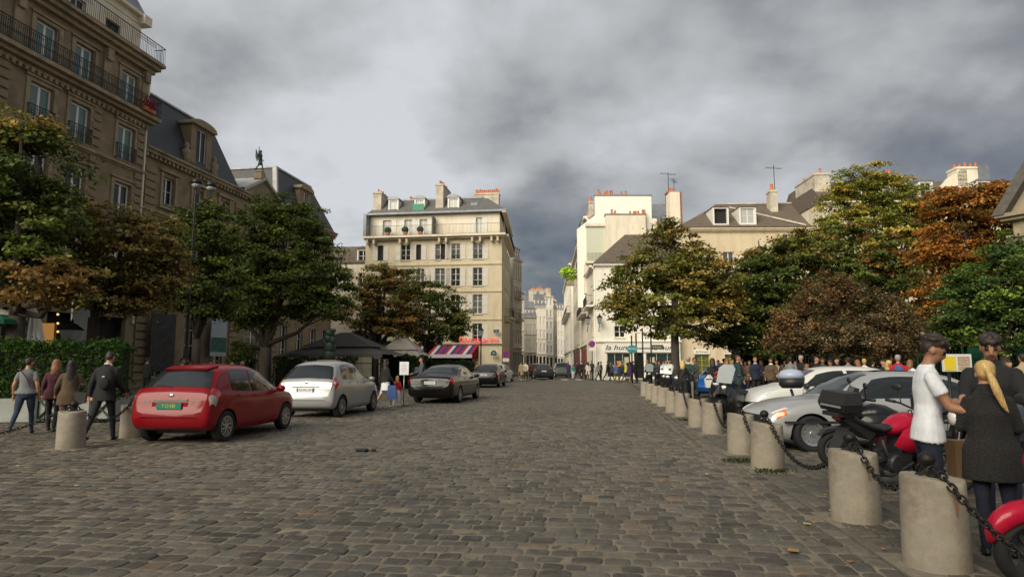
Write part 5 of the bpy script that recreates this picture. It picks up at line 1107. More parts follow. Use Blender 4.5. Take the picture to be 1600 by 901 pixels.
def link_mesh():
    a, b_, r = .042, .024, .0085; pts = []
    for k in range(17):
        q = 2*pi*k/16; pts.append(((a-b_)*(1 if cos(q) > 0 else -1)*min(1, abs(cos(q))*3)+b_*cos(q), b_*sin(q), 0))
    return MB().tube(pts, r, 6, False).mesh('chain_link', MRST, True)
LK = link_mesh()
def bollard(xy, label, rz=0, group=None, ms=None):
    t = thing('stone_bollard', label, 'bollard', (xy[0], xy[1], 0), -A7+rz, group)
    link('bollard_post', random.choice(BMS), t, rot=(random.uniform(-.022, .022), random.uniform(-.022, .022), random.uniform(-.25, .25))); link('base_slab', slab, t, rot=(0, 0, random.uniform(-.1, .1)))
    f = link('iron_finial', fin, t, (-.01, .02, .672)); 
    for s in (-1, 1): link('chain_ring', rg_, f, (0, s*.085, .045), (random.uniform(-.3, .3), 0, pi/2*0))
    MB().add([(.04, -.2255, .60), (.085, -.2165, .60), (.07, -.222, .42), (.055, -.2255, .43)], [(0, 3, 2, 1)]).obj('rust_streak', MRS, t) if ms else None
    return t
def chain(p0, p1, sag, label, group, name='chain'):
    p0, p1 = Vector(p0), Vector(p1); c = thing(name, label, 'chain', (p0.x, p0.y, 0), 0, group); N_ = 200; P = []
    for i in range(N_+1):
        f = i/N_; p = p0.lerp(p1, f); p.z -= sag*4*f*(1-f); P.append(p)
    L2 = [0]
    for a, b in zip(P, P[1:]): L2.append(L2[-1]+(b-a).length)
    n = int(L2[-1]/.066); q = [np.interp((k+.5)*L2[-1]/n, L2, range(N_+1)) for k in range(n)]
    for k, f in enumerate(q):
        i = min(int(f), N_-1); pos = P[i].lerp(P[i+1], f-i); d = (P[i+1]-P[i]).normalized()
        e = d.to_track_quat('X', 'Z').to_matrix().to_4x4() @ Matrix.Rotation(pi/2*(k % 2)+.4+random.uniform(-.2, .2), 4, 'X')
        o = link('chain_link', LK, c); o.matrix_local = Matrix.Translation(pos-Vector((p0.x, p0.y, 0))) @ e
    return c
ordn = ['nearest, lower right corner of the photo, with a rust stain', 'second nearest, beside the rear wheel of the red motorcycle', 'third nearest, in front of the silver car bumper', 'fourth from the front, left of the silver car nose', 'fifth from the front, beside the black covered scooter', 'sixth from the front, near the covered scooter', 'seventh from the front, by the blue car', 'eighth from the front, by the blue car', 'ninth from the front', 'tenth from the front', 'eleventh from the front', 'farthest of the right hand row']
BP = [(3.26, 5.12), (3.42, 6.58)]+[(gp(x, y).x+.07, gp(x, y).y+.23) for x, y in ((1202, 738), (1160, 711), (1114, 679), (1091, 668), (1066, 651), (1051, 645), (1036, 635), (1026, 630), (1016, 624), (1008, 619))]
for i, p in enumerate(BP): bollard(p, 'concrete bollard with iron finial, '+ordn[i], group='bollards along the right edge of the cobbles', ms=i in (0, 1))
BP2 = [(3.02, 2.2)]+BP
cl_ = ['from the nearest bollard out of the frame', 'between the two nearest bollards', 'sagging past the red motorcycle wheel', 'between the third and fourth bollards', 'between the fourth and fifth bollards', 'between the fifth and sixth bollards', 'between the sixth and seventh bollards', 'between the seventh and eighth bollards']
for i in range(8):
    a, b = BP2[i+1], BP2[i]; d = (Vector(b)-Vector(a)); chain((a[0]+.01, a[1]-.10, .72), (b[0], b[1]+.12, .72), min(.42, .16*d.length+.02), 'rusty iron chain '+cl_[i], 'chains between the right bollards')
LB = [(gp(95, 703).x, gp(95, 703).y+.25), (gp(195, 686).x, gp(195, 686).y+.25)]
bollard(LB[0], 'round concrete bollard before the woman in the brown jacket at the left', group='bollards at the left'); bollard(LB[1], 'round concrete bollard touching the rear corner of the red car', group='bollards at the left')
chain((LB[0][0]-.05, LB[0][1]-.05, .74), (LB[0][0]-3.4, LB[0][1]-.3, .62), .45, 'rusty chain running from the left bollard out of the frame', None)
chain((LB[0][0]+.03, LB[0][1]+.12, .72), (LB[1][0], LB[1][1]-.12, .72), .28, 'rusty chain between the two left bollards', None)
# ------------------------------------------------------------------ street furniture
MPO = M('lamp_post_black', (.012, .013, .013), .45, metal=.3); MGB = M('lamp_globe', (.35, .36, .37), .2, spec=.6)
def lamp2(px, Y, ytop, label):
    t = thing('street_lamp', label, 'street lamp', (atx(px, Y), Y, 0)); h_ = at(px, ytop, Y).z
    MB().lathe([(.14, 0), (.14, .5), (.08, .6), (.055, 2.5), (.04, h_-.4), (.035, h_)], 12).obj('lamp_post', MPO, t, smooth=True)
    for s, dz in ((.02, 0), (.62, -.12)):
        a = link('lamp_head', MB().lathe([(.04, -.1), (.10, -.05), (.20, .05), (.23, .12), (.21, .22), (.12, .28), (.03, .32)], 14).mesh('lamp_head', MPO, True), t, (s, 0, h_+dz)); MB().ell((0, 0, .02), (.19, .19, .14), 12, 8).obj('globe', MGB, a, smooth=True)
    MB().tube([(0, 0, h_-.9), (.3, 0, h_-.75), (.62, 0, h_-.5), (.62, 0, h_-.2)], .03, 6).obj('lamp_arm', MPO, t)
lamp2(297, 25.5, 290, 'tall two headed street lamp standing before the mansard building')
def lantern(px, Y, ytop, label, wallm=False):
    h_ = at(px, ytop, Y).z; t = thing('lantern_post', label, 'street lamp', (atx(px, Y), Y, 0))
    if not wallm: MB().lathe([(.17, 0), (.17, .3), (.11, .5), (.12, .9), (.06, 1.1), (.05, h_-.9), (.08, h_-.85), (.04, h_-.75)], 12).obj('lamp_post', MPO, t, smooth=True)
    else: MB().tube([(0, .9, h_-1.5), (0, .4, h_-1.2), (0, 0, h_-.75)], .03, 6).obj('wall_bracket', MPO, t)
    g = MB().frus(-.13, .13, -.13, .13, h_-.75, -.24, .24, -.24, .24, h_-.22).obj('lantern_glass', M('lantern_glass', (.25, .27, .27), .15), t)
    MB().frus(-.27, .27, -.27, .27, h_-.218, -.08, .08, -.08, .08, h_).box(-.15, .15, -.15, .15, h_-.79, h_-.752).lathe([(.05, h_), (.06, h_+.05), (.01, h_+.15)], 8).obj('lantern_cap', MPO, t)
lantern(665, 46, 484, 'lantern topped lamp post among the small trees'); lantern(752, 58, 512, 'lantern lamp post in front of the red neon sign'); lantern(117, 21, 505, 'small dark lantern behind the left hedge')
lantern(936, 59.2, 492, 'wall lantern on the corner of the bookshop house', True); lantern(918, 62, 494, 'second wall lantern on the street side of the bookshop house', True)
def ptube(name, pts, r, mat, par): return MB().tube(pts, r, 8).obj(name, mat, par, smooth=True)
t = thing('notice_stand', 'white notice board on a thin stand beside the black saloon', 'sign', (atx(634, 23.8), 23.8, 0)); ptube('stand_pole', [(0, 0, 0), (0, 0, 1.2)], .02, M('steel', (.3, .3, .3), .35, metal=.8), t); MB().lathe([(.22, 0), (.22, .02), (.02, .03)], 16).obj('stand_foot', MBP, t)
bd = MB().box(-.17, .17, -.02, .0, 1.12, 1.60).obj('notice_panel', M('paper_white', (.70, .70, .72), .6), t)
for k, w_ in enumerate((.13, .2, .16, .22, .1)): MB().box(-w_/2-.02, w_/2, -.0215, -.0202, 1.50-k*.065, 1.512-k*.065).obj('printed_line', M('grey_ink', (.15, .15, .2), .7), bd)
t = thing('information_panel', 'white framed information panel with a yellow poster behind the man in the white shirt', 'sign', (atx(1487, 8.6), 8.6, 0), radians(4)); MB().box(-.20, .20, 0, .03, 1.44, 1.67).obj('panel', M('paper_white'), t)
MB().box(-.19, -.03, -.006, -.001, 1.455, 1.64).obj('yellow_poster', M('poster_yellow', (.75, .60, .03), .6), t); MB().box(0, .17, -.006, -.001, 1.46, 1.51).box(0, .17, -.006, -.001, 1.52, 1.57).box(0, .17, -.006, -.001, 1.58, 1.64).obj('printed_block', M('poster_print', (.45, .33, .22), .7, var=.3, scale=40), t); ptube('panel_leg', [(-.12, .02, 0), (-.12, .02, 1.44)], .02, MPO, t); ptube('panel_leg', [(.12, .02, 0), (.12, .02, 1.44)], .02, MPO, t)
MSB = M('sign_violet', (.16, .03, .28), .4); MRE = M('sign_red', (.5, .02, .02), .4)
def noparking(px, y, Y, r, label):
    p = at(px, y, Y); t = thing('no_parking_sign', label, 'road sign', (p.x, p.y, 0)); MB().lathe([(r, 0), (r, .03)], 20, M4=Matrix.Translation((0, -.05, p.z)) @ Matrix.Rotation(pi/2, 4, 'X')).obj('sign_rim', MRE, t)
    MB().lathe([(r*.75, 0), (r*.75, .034)], 20, M4=Matrix.Translation((0, -.05, p.z)) @ Matrix.Rotation(pi/2, 4, 'X')).obj('sign_face', M('sign_blue', (.03, .05, .35), .4), t)
    MB().box(-r*.75, r*.75, -.09, -.085, p.z-.03, p.z+.03, Matrix.Translation((0, 0, p.z)) @ Matrix.Rotation(radians(45), 4, 'Y') @ Matrix.Translation((0, 0, -p.z))).obj('sign_bar', MRE, t); ptube('sign_pole', [(0, 0, 0), (0, 0, p.z+.2)], .04, MPO, t)
    MB().box(-r*.9, r*.9, -.06, -.04, p.z-r*2.1, p.z-r*1.15).obj('sub_plate', MFR, t)
noparking(790.5, 553, 62, .34, 'round no parking sign with white plate at the cream block corner'); noparking(925, 537, 59, .30, 'violet blue round no parking sign at the bookshop corner')
# metro entrance: posts, lamp bar, oval sign
t = thing('metro_entrance', 'thin black posts of the metro entrance with an oval teal sign', 'metro entrance', (atx(985, 47), 47, 0))
for px, yt in ((985, 524), (992, 520), (1002, 512), (1015, 510)): X = atx(px, 47)-atx(985, 47); ptube('metro_post', [(X, 0, 0), (X, 0, at(px, yt, 47).z)], .055, MPO, t)
q = at(985, 545, 47).z; o = MB().lathe([(.38, 0), (.38, .08)], 24, M4=Matrix.Translation((0, -.1, q)) @ Matrix.Scale(.72, 4, (0, 0, 1)) @ Matrix.Rotation(pi/2, 4, 'X')).obj('metro_sign', M('teal_sign', (.02, .22, .24), .4), t); text('METRO', .2, MFR, o, (0, -.2, q), ext=.003)
MB().box(.2, 1.5, -.05, .05, q+.0, q+.08).obj('metro_beam', MPO, t); bb = MB().box(1.35, 2.3, -.12, -.06, q-.02, q+.30).obj('metro_board', M('board_brown', (.06, .05, .035), .6), t); text('St-Germain', .14, MFR, bb, (1.82, -.13, q+.14), ext=.002)
MB().box(.1, 2.3, -.03, .03, 1.0, 1.06).box(.1, 2.3, -.02, .02, .1, .15).obj('metro_rail', MPO, t)
# terrace canopies
MCA = M('canopy_grey', (.085, .078, .068), .85, var=.12, scale=2); MCL = M('canopy_pale', (.32, .30, .26), .85, var=.1, scale=2)
def pavilion(px0, px1, Y, yap, yev, ylow, mat, label):
    x0, x1 = atx(px0, Y), atx(px1, Y); w_ = x1-x0; za, ze, zl = at(0, yap, Y).z, at(0, yev, Y).z, at(0, ylow, Y).z; t = thing('terrace_canopy', label, 'canopy', (x0, Y, 0), radians(-6)); D_ = w_*.8
    MB().frus(w_*.13, w_*.87, D_*.13, D_*.87, ze, w_*.45, w_*.55, D_*.45, D_*.55, za).obj('upper_roof', mat, t); MB().frus(-.1, w_+.1, -.1, D_+.1, zl, w_*.16, w_*.84, D_*.16, D_*.84, ze-.06).obj('lower_roof', mat, t)
    MB().box(-.1, w_+.1, -.13, -.1, zl-.18, zl).obj('valance', mat, t)
    for x in (0, w_*.33, w_*.66, w_):
        for y in (0, D_): MB().box(x-.04, x+.04, y-.04, y+.04, 0, zl).obj('canopy_post', MPO, t)
    MB().box(0, w_, -.02, .02, zl-.55, zl-.5).obj('canopy_rail', MPO, t)
pavilion(445, 602, 37, 517, 541, 553, MCA, 'dark grey two tier terrace canopy behind the bronze bust'); pavilion(585, 662, 43, 524, 546, 556, MCL, 'paler grey terrace canopy behind the rusty tree')
# bronze bust on its plinth
MBZ = M('green_bronze', (.035, .055, .045), .6, metal=.5, var=.4, scale=8)
t = thing('bronze_statue', 'green bronze bust like monument behind the silver car', 'statue', (atx(518, 33), 33, 0)); b = MB(); 
for c, r in (((0, 0, 2.35), (.34, .28, .45)), ((0, 0, 1.95), (.36, .3, .35)), ((-.05, -.05, 2.8), (.28, .26, .28)), ((.0, -.06, 3.08), (.27, .25, .26)), ((.17, -.1, 2.7), (.16, .16, .25)), ((-.2, -.1, 2.6), (.15, .15, .3)), ((.1, -.2, 3.2), (.13, .1, .1)), ((-.14, -.15, 3.22), (.12, .1, .1)), ((.2, 0, 3.2), (.1, .1, .12))): b.ell(c, r, 12, 8)
b.obj('bust', MBZ, t, smooth=True); MB().box(-.4, .4, -.4, .4, 0, 1.62).box(-.48, .48, -.48, .48, 1.62, 1.72).obj('plinth', MSTL, t)
# parasols and green awning at the far left
t = thing('closed_parasol', 'closed white parasol standing behind the left hedge', 'parasol', (atx(53, 19), 19, 0)); n = 14; b = MB(); V = []
for r, z in ((.42, 1.9), (.40, 2.1), (.28, 2.7), (.12, 3.15), (.03, 3.25)): V += [((r*(1 if k % 2 else .78))*cos(pi*k/n), (r*(1 if k % 2 else .78))*sin(pi*k/n), z) for k in range(2*n)]
b.add(V, [(i*2*n+k, i*2*n+(k+1) % (2*n), (i+1)*2*n+(k+1) % (2*n), (i+1)*2*n+k) for i in range(4) for k in range(2*n)]); b.obj('parasol_cloth', M('parasol_white', (.82, .79, .70), .9), t, smooth=False); ptube('parasol_pole', [(0, 0, 0), (0, 0, 3.3)], .025, MPO, t)
t = thing('open_parasol', 'green parasol with white scalloped top edge at the far left', 'parasol', (atx(-15, 18.5), 18.5, 0)); b = MB(); b.lathe([(1.05, 2.65), (1.0, 2.78), (.5, 3.05), (.02, 3.2)], 12); b.obj('parasol_cloth', M('parasol_green', (.01, .12, .07), .8), t); MB().lathe([(.75, 2.925), (.52, 3.06), (.02, 3.215)], 12).obj('parasol_top', M('parasol_white'), t); ptube('parasol_pole', [(0, 0, 0), (0, 0, 3.2)], .025, MPO, t)
# banners on the mansion, round shrub, bill
def onwall(px0, px1, y0, y1, mat, nm, label, extra=None):
    r = ray((px0+px1)/2, 520); c_, s_ = cos(th1), sin(th1); n_ = (-s_, c_); oo = Vector(o1); k = (oo.x*n_[0]+oo.y*n_[1])/(r.x*n_[0]+r.y*n_[1]); P_ = Vector((r.x*k, r.y*k, 0)); Yd = P_.y
    wd = abs(px1-px0)/1000*Yd*6.2*.5; t = thing(nm, label, 'banner', P_+Vector((.15, 0, 0)), th1); MB().box(-wd/2, wd/2, -.1, -.05, at(0, y1, Yd).z, at(0, y0, Yd).z).obj('banner_cloth', mat, t)
    if extra: MB().box(-wd/2, wd/2, -.106, -.101, at(0, y1, Yd).z+.3, (at(0, y1, Yd).z+at(0, y0, Yd).z)/2).obj('banner_print', extra, t)
onwall(331, 344, 498, 556, M('banner_pale', (.35, .40, .46), .7, var=.2, scale=5), 'hanging_banner', 'tall pale blue banner with green print on the mansion wall', M('banner_green', (.03, .11, .09), .7, var=.5, scale=3))
onwall(241, 259, 490, 580, M('banner_dark', (.03, .03, .035), .7, var=.8, scale=4), 'hanging_banner', 'dark banner with faint white figure on the mansion wall')
t = thing('round_shrub', 'dark round clipped shrub in front of the mansion portal', 'shrub', (atx(385, 38), 38, 0)); me, _ = crown([(0, 0, 2.1, .95, .9, .9, 0), (0, 0, 1.4, .8, .8, .6, 0)], 6000, .11, [GRN], clump=.3, flat=.8); link('crown', me, t)['kind'] = 'stuff'; MB().lathe([(.35, 0), (.45, .7)], 12).obj('planter', MBP, t)
for px, nm_ in ((607, 'left'), (634, 'middle'), (657.5, 'right')):   # box balls on the roof balcony
    P_ = Vector((*oc, 0))+Vector((cos(thc), sin(thc), 0))*pxs(px)+Vector((sin(thc), -cos(thc), 0))*.42; t = thing('potted_box_ball', 'clipped box ball in a terracotta pot, %s of three on the roof balcony' % nm_, 'potted plant', (P_.x, P_.y, 16.0), thc, 'pots on the roof balcony'); MB().lathe([(.2, 0), (.3, .42)], 12).obj('pot', MPOT, t, smooth=True); MB().ell((0, 0, .72), (.42, .42, .38), 12, 9).obj('box_ball', M('box_green', (.025, .045, .015), .9, var=.5, scale=12, bump=1, bscale=14), t, smooth=True)
P_ = at(884, 428, 76); t = thing('balcony_plant', 'bright yellow green plant on a high balcony of the side street', 'plant', (P_.x+.2, 74, P_.z)); me, _ = crown([(0, 0, 0, .9, .9, .7, 0), (.4, 0, -.6, .5, .5, .5, 0)], 1500, .22, [[(.25, .35, .03), (.16, .25, .03)]], clump=.4); link('foliage', me, t)['kind'] = 'stuff'
MB().box(-.3, .6, -.3, .5, -1.6, -1.1).obj('planter', MSTL, t)
# ------------------------------------------------------------------ motorcycles and scooters
MSE = M('seat_vinyl', (.015, .015, .016), .5, bump=.2, bscale=60); MEN = M('engine_metal', (.10, .10, .105), .4, metal=.8, var=.3, scale=15); MRB = paint('motorcycle_red', (.38, .006, .03)); MCS = M('case_black', (.02, .02, .021), .4, bump=.3, bscale=80)
def bwheel(par, x, r, w_, mat=MRM, disc=True, col=None):
    T4 = Matrix.Rotation(-pi/2, 4, 'X'); o = MB().lathe([(r*.7, -w_*.4), (r*.86, -w_/2), (r, -w_*.15), (r, w_*.15), (r*.86, w_/2), (r*.7, w_*.4), (r*.68, 0), (r*.7, -w_*.4)], 28, M4=T4).obj('wheel', MTY, par, smooth=True, loc=(x, 0, r))
    b = MB().lathe([(r*.7, -.03), (r*.72, 0), (r*.7, .03), (r*.62, .03), (r*.62, -.03), (r*.7, -.03)], 28, M4=T4).tube([(0, -w_*.5, 0), (0, w_*.5, 0)], .05, 10)
    for k in range(6): q = Matrix.Rotation(2*pi*k/6, 4, 'Y'); b.box(.03, r*.64, -.015, .015, -.016, .016, q)
    b.obj('rim', mat, o)
    if disc:
        for s in (-1, 1): MB().lathe([(r*.30, 0), (r*.48, 0), (r*.48, .005), (r*.30, .005), (r*.30, 0)], 24, M4=Matrix.Translation((0, s*.06, 0)) @ T4).obj('brake_disc', MEN, o)
    return o
def motorcycle(label, xy, hd, body, case=True, group=None, lean=4, name='motorcycle', red=False):
    t = thing(name, label, 'motorcycle', (xy[0], xy[1], .0), radians(hd), group); t.rotation_euler = (radians(-lean), 0, radians(hd)); R = .30
    bwheel(t, -.70, R, .17); bwheel(t, .72, R, .12)
    for s in (-1, 1): ptube('fork', [(.72, s*.095, R), (.52, s*.095, .78), (.44, s*.09, .98)], .026, MEN, t)
    MB().tube([(.46, 0, .92), (.15, 0, .78), (-.25, 0, .70), (-.62, 0, .86), (-.85, 0, .95)], .035, 8).tube([(.46, 0, .88), (.25, .12, .45), (-.2, .12, .38), (-.28, .08, .66)], .024, 8).tube([(.46, 0, .88), (.25, -.12, .45), (-.2, -.12, .38), (-.28, -.08, .66)], .024, 8).tube([(-.25, .11, .42), (-.70, .11, R)], .03, 8).tube([(-.25, -.11, .42), (-.70, -.11, R)], .03, 8).obj('frame', MBP, t, smooth=True)
    MB().box(-.22, .18, -.15, .15, .26, .48).lathe([(.1, -.19), (.12, -.17), (.12, .17), (.1, .19)], 14, M4=Matrix.Translation((-.12, 0, .36)) @ Matrix.Rotation(pi/2, 4, 'X')).box(.05, .24, -.11, .11, .46, .68).obj('engine', MEN, t, angle=30)
    # tank and side fairing lofted from rings
    V = []; nn = 16
    for (x, w_, z, hh) in ((-.16, .05, .74, .05), (-.08, .12, .78, .09), (.08, .17, .82, .13), (.25, .18, .83, .15), (.38, .13, .82, .12), (.45, .05, .80, .06)): V += [(x, w_*cos(2*pi*k/nn), z+hh*sin(2*pi*k/nn)) for k in range(nn)]
    MB().add(V, [(i*nn+k, i*nn+(k+1) % nn, (i+1)*nn+(k+1) % nn, (i+1)*nn+k) for i in range(5) for k in range(nn)]+[tuple(range(nn)), tuple(5*nn+k for k in range(nn))[::-1]]).obj('fuel_tank', body, t, smooth=True)
    for s in (-1, 1):
        pts = [(-.18, .60), (-.02, .78), (.2, .86), (.42, .82), (.58, .66), (.40, .52), (.12, .48)]; c0 = (.2, .68); V = [(c0[0], s*.25, c0[1])]+[(c0[0]+(x-c0[0])*.7, s*.235, c0[1]+(z-c0[1])*.7) for x, z in pts]+[(x, s*.17, z) for x, z in pts]; n = len(pts)
        F = [(0, 1+k, 1+(k+1) % n) for k in range(n)]+[(1+k, 1+n+k, 1+n+(k+1) % n, 1+(k+1) % n) for k in range(n)]; MB().add(V, F if s < 0 else [f[::-1] for f in F]).obj('side_fairing', body, t, smooth=True)
        MB().ell((.16, s*.262, .70), (.11, .012, .035), 10, 6).obj('air_intake', MBP, t)
    b = MB()
    V = []
    for (x, w_, z, hh) in ((-.98, .04, .98, .03), (-.85, .10, .95, .05), (-.55, .14, .84, .055), (-.3, .13, .78, .05), (-.1, .09, .80, .04)): V += [(x, w_*cos(2*pi*k/nn), z+hh*sin(2*pi*k/nn)) for k in range(nn)]
    b.add(V, [(i*nn+k, i*nn+(k+1) % nn, (i+1)*nn+(k+1) % nn, (i+1)*nn+k) for i in range(4) for k in range(nn)]+[tuple(range(nn)), tuple(4*nn+k for k in range(nn))[::-1]]).obj('seat', MSE, t, smooth=True)
    MB().prism([(-.98, .93), (-.9, .98), (-.4, .74), (-.5, .66)], -.09, .09).obj('tail_unit', body if red else MBP, t); MB().box(-1.0, -.97, -.05, .05, .92, .97).obj('tail_lamp', MRT, t)
    MB().prism([(-.88, .82), (-.84, .84), (-1.02, .50), (-1.06, .50)], -.08, .08).obj('number_plate_holder', MBP, t)
    MB().tube([(.38, .36, 1.08), (.42, .22, 1.06), (.44, .0, 1.0), (.42, -.22, 1.06), (.38, -.36, 1.08)], .014, 8).obj('handlebar', MPO, t, smooth=True)
    for s in (-1, 1):
        ptube('hand_grip', [(.40, s*.27, 1.07), (.37, s*.39, 1.08)], .022, MBP, t); ptube('mirror_stem', [(.42, s*.2, 1.06), (.46, s*.28, 1.24)], .007, MPO, t); MB().ell((.46, s*.30, 1.27), (.02, .075, .045), 10, 8).obj('mirror', MBP, t, smooth=True)
    MB().ell((.60, 0, .90), (.11, .12, .12), 12, 9).obj('headlight', MBP, t, smooth=True); MB().ell((.66, 0, .90), (.055, .095, .095), 12, 9).obj('lamp_glass', MHL, t, smooth=True); MB().prism([(.50, 1.0), (.62, 1.02), (.52, 1.22), (.46, 1.2)], -.11, .11).obj('fly_screen', M('smoked_screen', (.03, .03, .035), .1), t)
    MB().prism([(.44, .56), (.52, .61), (.72, .645), (.92, .60), (1.0, .50), (.94, .54), (.72, .615), (.54, .575)], -.07, .07).obj('front_mudguard', MBP, t)
    ptube('exhaust', [(.2, -.14, .35), (-.2, -.16, .22), (-.45, -.18, .26)], .03, MEN, t); MB().tube([(-.42, -.20, .26), (-.5, -.21, .3), (-.85, -.23, .46), (-.88, -.23, .475)], [.04, .06, .065, .05], 12).obj('silencer', MEN, t, smooth=True)
    if case:
        c = MB().frus(-1.06, -.80, -.18, .18, 1.03, -1.10, -.78, -.20, .20, 1.12).frus(-1.10, -.78, -.20, .20, 1.125, -1.06, -.80, -.17, .17, 1.27).obj('top_case', MCS, t); MB().box(-1.105, -1.095, -.15, .15, 1.085, 1.11).obj('case_reflector', M('grey_trim', (.2, .2, .2), .4), c); MB().box(-1.1, -.7, -.12, .12, .97, 1.02).obj('luggage_rack', MBP, t)
    ptube('side_stand', [(-.05, .12, .3), (-.0, .3, .01)], .012, MPO, t); return t
motorcycle('red motorcycle with black top case between the two nearest bollards', (4.74, 8.25), 22, MRB, True, lean=-6).scale = (.96,)*3
motorcycle('black motorcycle with red trim standing behind the red one', (5.5, 9.5), 172, paint('bike_black', (.014, .014, .016)), False, group='motorcycles parked behind the bollards', lean=6)
motorcycle('dark motorcycle beyond the three people talking', (5.95, 7.7), 165, paint('bike_black', (.014, .014, .016)), False, group='motorcycles parked behind the bollards')
def scooter(label, xy, hd, body, case=None, screen=True, cover=False, name='scooter', group=None, lean=4):
    t = thing(name, label, 'scooter', (xy[0], xy[1], 0), radians(hd), group); t.rotation_euler = (radians(-lean), 0, radians(hd)); R = .24
    bwheel(t, -.62, R, .13, MRD, False); bwheel(t, .66, R, .12, MRD, False)
    for s in (-1, 1): ptube('fork', [(.66, s*.085, R), (.5, s*.08, .62)], .024, MEN, t)
    V = [(x+rx_*cos(2*pi*k/18), w_*sin(2*pi*k/18), z) for (x, rx_, w_, z) in ((.36, .02, .08, .22), (.37, .07, .16, .30), (.40, .09, .20, .48), (.47, .10, .20, .66), (.52, .11, .18, .84), (.50, .10, .15, .98), (.47, .03, .06, 1.04)) for k in range(18)]
    MB().add(V, [(i*18+k, i*18+(k+1) % 18, (i+1)*18+(k+1) % 18, (i+1)*18+k) for i in range(6) for k in range(18)]).obj('front_apron', body, t, smooth=True); MB().frus(-.22, .36, -.16, .16, .22, -.22, .36, -.17, .17, .30).obj('floorboard', MBP, t)
    V = []; nn = 16
    for (x, w_, z, hh) in ((-.95, .06, .72, .05), (-.82, .14, .68, .13), (-.55, .18, .60, .18), (-.28, .17, .55, .2), (-.12, .10, .50, .2)): V += [(x, w_*cos(2*pi*k/nn), z+hh*sin(2*pi*k/nn)) for k in range(nn)]
    MB().add(V, [(i*nn+k, i*nn+(k+1) % nn, (i+1)*nn+(k+1) % nn, (i+1)*nn+k) for i in range(4) for k in range(nn)]+[tuple(range(nn)), tuple(4*nn+k for k in range(nn))[::-1]]).obj('rear_body', body, t, smooth=True)
    MB().ell((-.48, 0, .79), (.42, .15, .07), 14, 8).obj('seat', MSE, t, smooth=True)
    MB().tube([(.66+.275*cos(q), 0, .24+.275*sin(q)) for q in np.linspace(radians(12), radians(150), 12)], [.02, .05, .065, .075, .08, .082, .082, .08, .075, .065, .05, .02], 12).obj('front_mudguard', body, t, smooth=True)
    MB().ell((.50, 0, 1.02), (.10, .14, .09), 12, 8).obj('handlebar_cowl', body, t, smooth=True); MB().ell((.585, 0, .93), (.05, .10, .06), 10, 8).obj('headlight', MHL, t, smooth=True)
    MB().tube([(.36, .34, 1.03), (.44, .15, 1.05), (.44, -.15, 1.05), (.36, -.34, 1.03)], .014, 8).obj('handlebar', MPO, t, smooth=True); MB().box(-.6, -.3, .08, .2, .2, .4).obj('engine', MEN, t)
    for s in (-1, 1): ptube('mirror_stem', [(.42, s*.2, 1.06), (.44, s*.30, 1.22)], .007, MPO, t); MB().ell((.44, s*.32, 1.26), (.02, .07, .045), 10, 8).obj('mirror', MBP, t, smooth=True); ptube('hand_grip', [(.40, s*.26, 1.04), (.35, s*.37, 1.03)], .02, MBP, t)
    if screen: MB().add([(.60, -.20, 1.05), (.60, .20, 1.05), (.42, .22, 1.42), (.36, .12, 1.52), (.36, -.12, 1.52), (.42, -.22, 1.42), (.58, -.20, 1.05), (.58, .20, 1.05), (.40, .22, 1.42), (.34, .12, 1.52), (.34, -.12, 1.52), (.40, -.22, 1.42)], [(0, 1, 2, 3, 4, 5), (11, 10, 9, 8, 7, 6), (0, 5, 11, 6), (5, 4, 10, 11), (4, 3, 9, 10), (3, 2, 8, 9), (2, 1, 7, 8)]).obj('windscreen', M('clear_screen', (.30, .33, .34), .1, spec=.8), t)
    if case: MB().tube([(-.95, 0, .78), (-1.0, 0, .98)], .03, 6).obj('luggage_rack', MBP, t); c = MB().lathe([(.20, 0), (.26, .06), (.28, .20)], 20, M4=Matrix.Translation((-.98, 0, 1.0))).obj('top_case', MCS, t, smooth=True); MB().lathe([(.282, 0), (.275, .09), (.21, .18), (.05, .22)], 20).obj('case_lid', case, c, smooth=True, loc=(-.98, 0, 1.205))
    if cover:
        V = []
        for (x, w_, z0, z1) in ((.72, .20, .35, .80), (.60, .27, .30, 1.0), (.35, .31, .28, .98), (.05, .30, .26, .86), (-.2, .24, .34, .84), (-.3, .16, .5, .8)): V += [(x+.03*sin(k*2.3), w_*(1 if abs(cos(2*pi*k/20)) > .001 else 1)*cos(2*pi*k/20)*(1+.06*sin(k*3.1+x*9)), (z0+z1)/2+(z1-z0)/2*sin(2*pi*k/20)+.02*sin(k*5+x*7)) for k in range(20)]
        MB().add(V, [(i*20+k, i*20+(k+1) % 20, (i+1)*20+(k+1) % 20, (i+1)*20+k) for i in range(5) for k in range(20)]+[tuple(range(20)), tuple(100+k for k in range(20))[::-1]]).obj('leg_cover', M('rain_cover', (.016, .018, .018), .4, bump=.9, bscale=7, coat=.3), t, smooth=True)
    return t
GS = 'scooters parked along the bollards'
scooter('black scooter with a draped rain cover and clear windscreen behind the fifth bollard', (5.75, 17.0), 228, paint('bike_black', (.014, .014, .016)), screen=True, cover=True, group=GS)
scooter('scooter with a silver lidded top case between the silver and the white car', (7.2, 14.2), -12, paint('scooter_blue_grey', (.25, .30, .42)), case=paint('case_silver', (.36, .42, .55)), screen=False, group=GS)
scooter('red scooter at the right edge of the frame with its front wheel by the chain', (4.30, 4.68), 178, MRB, screen=False, group=GS)
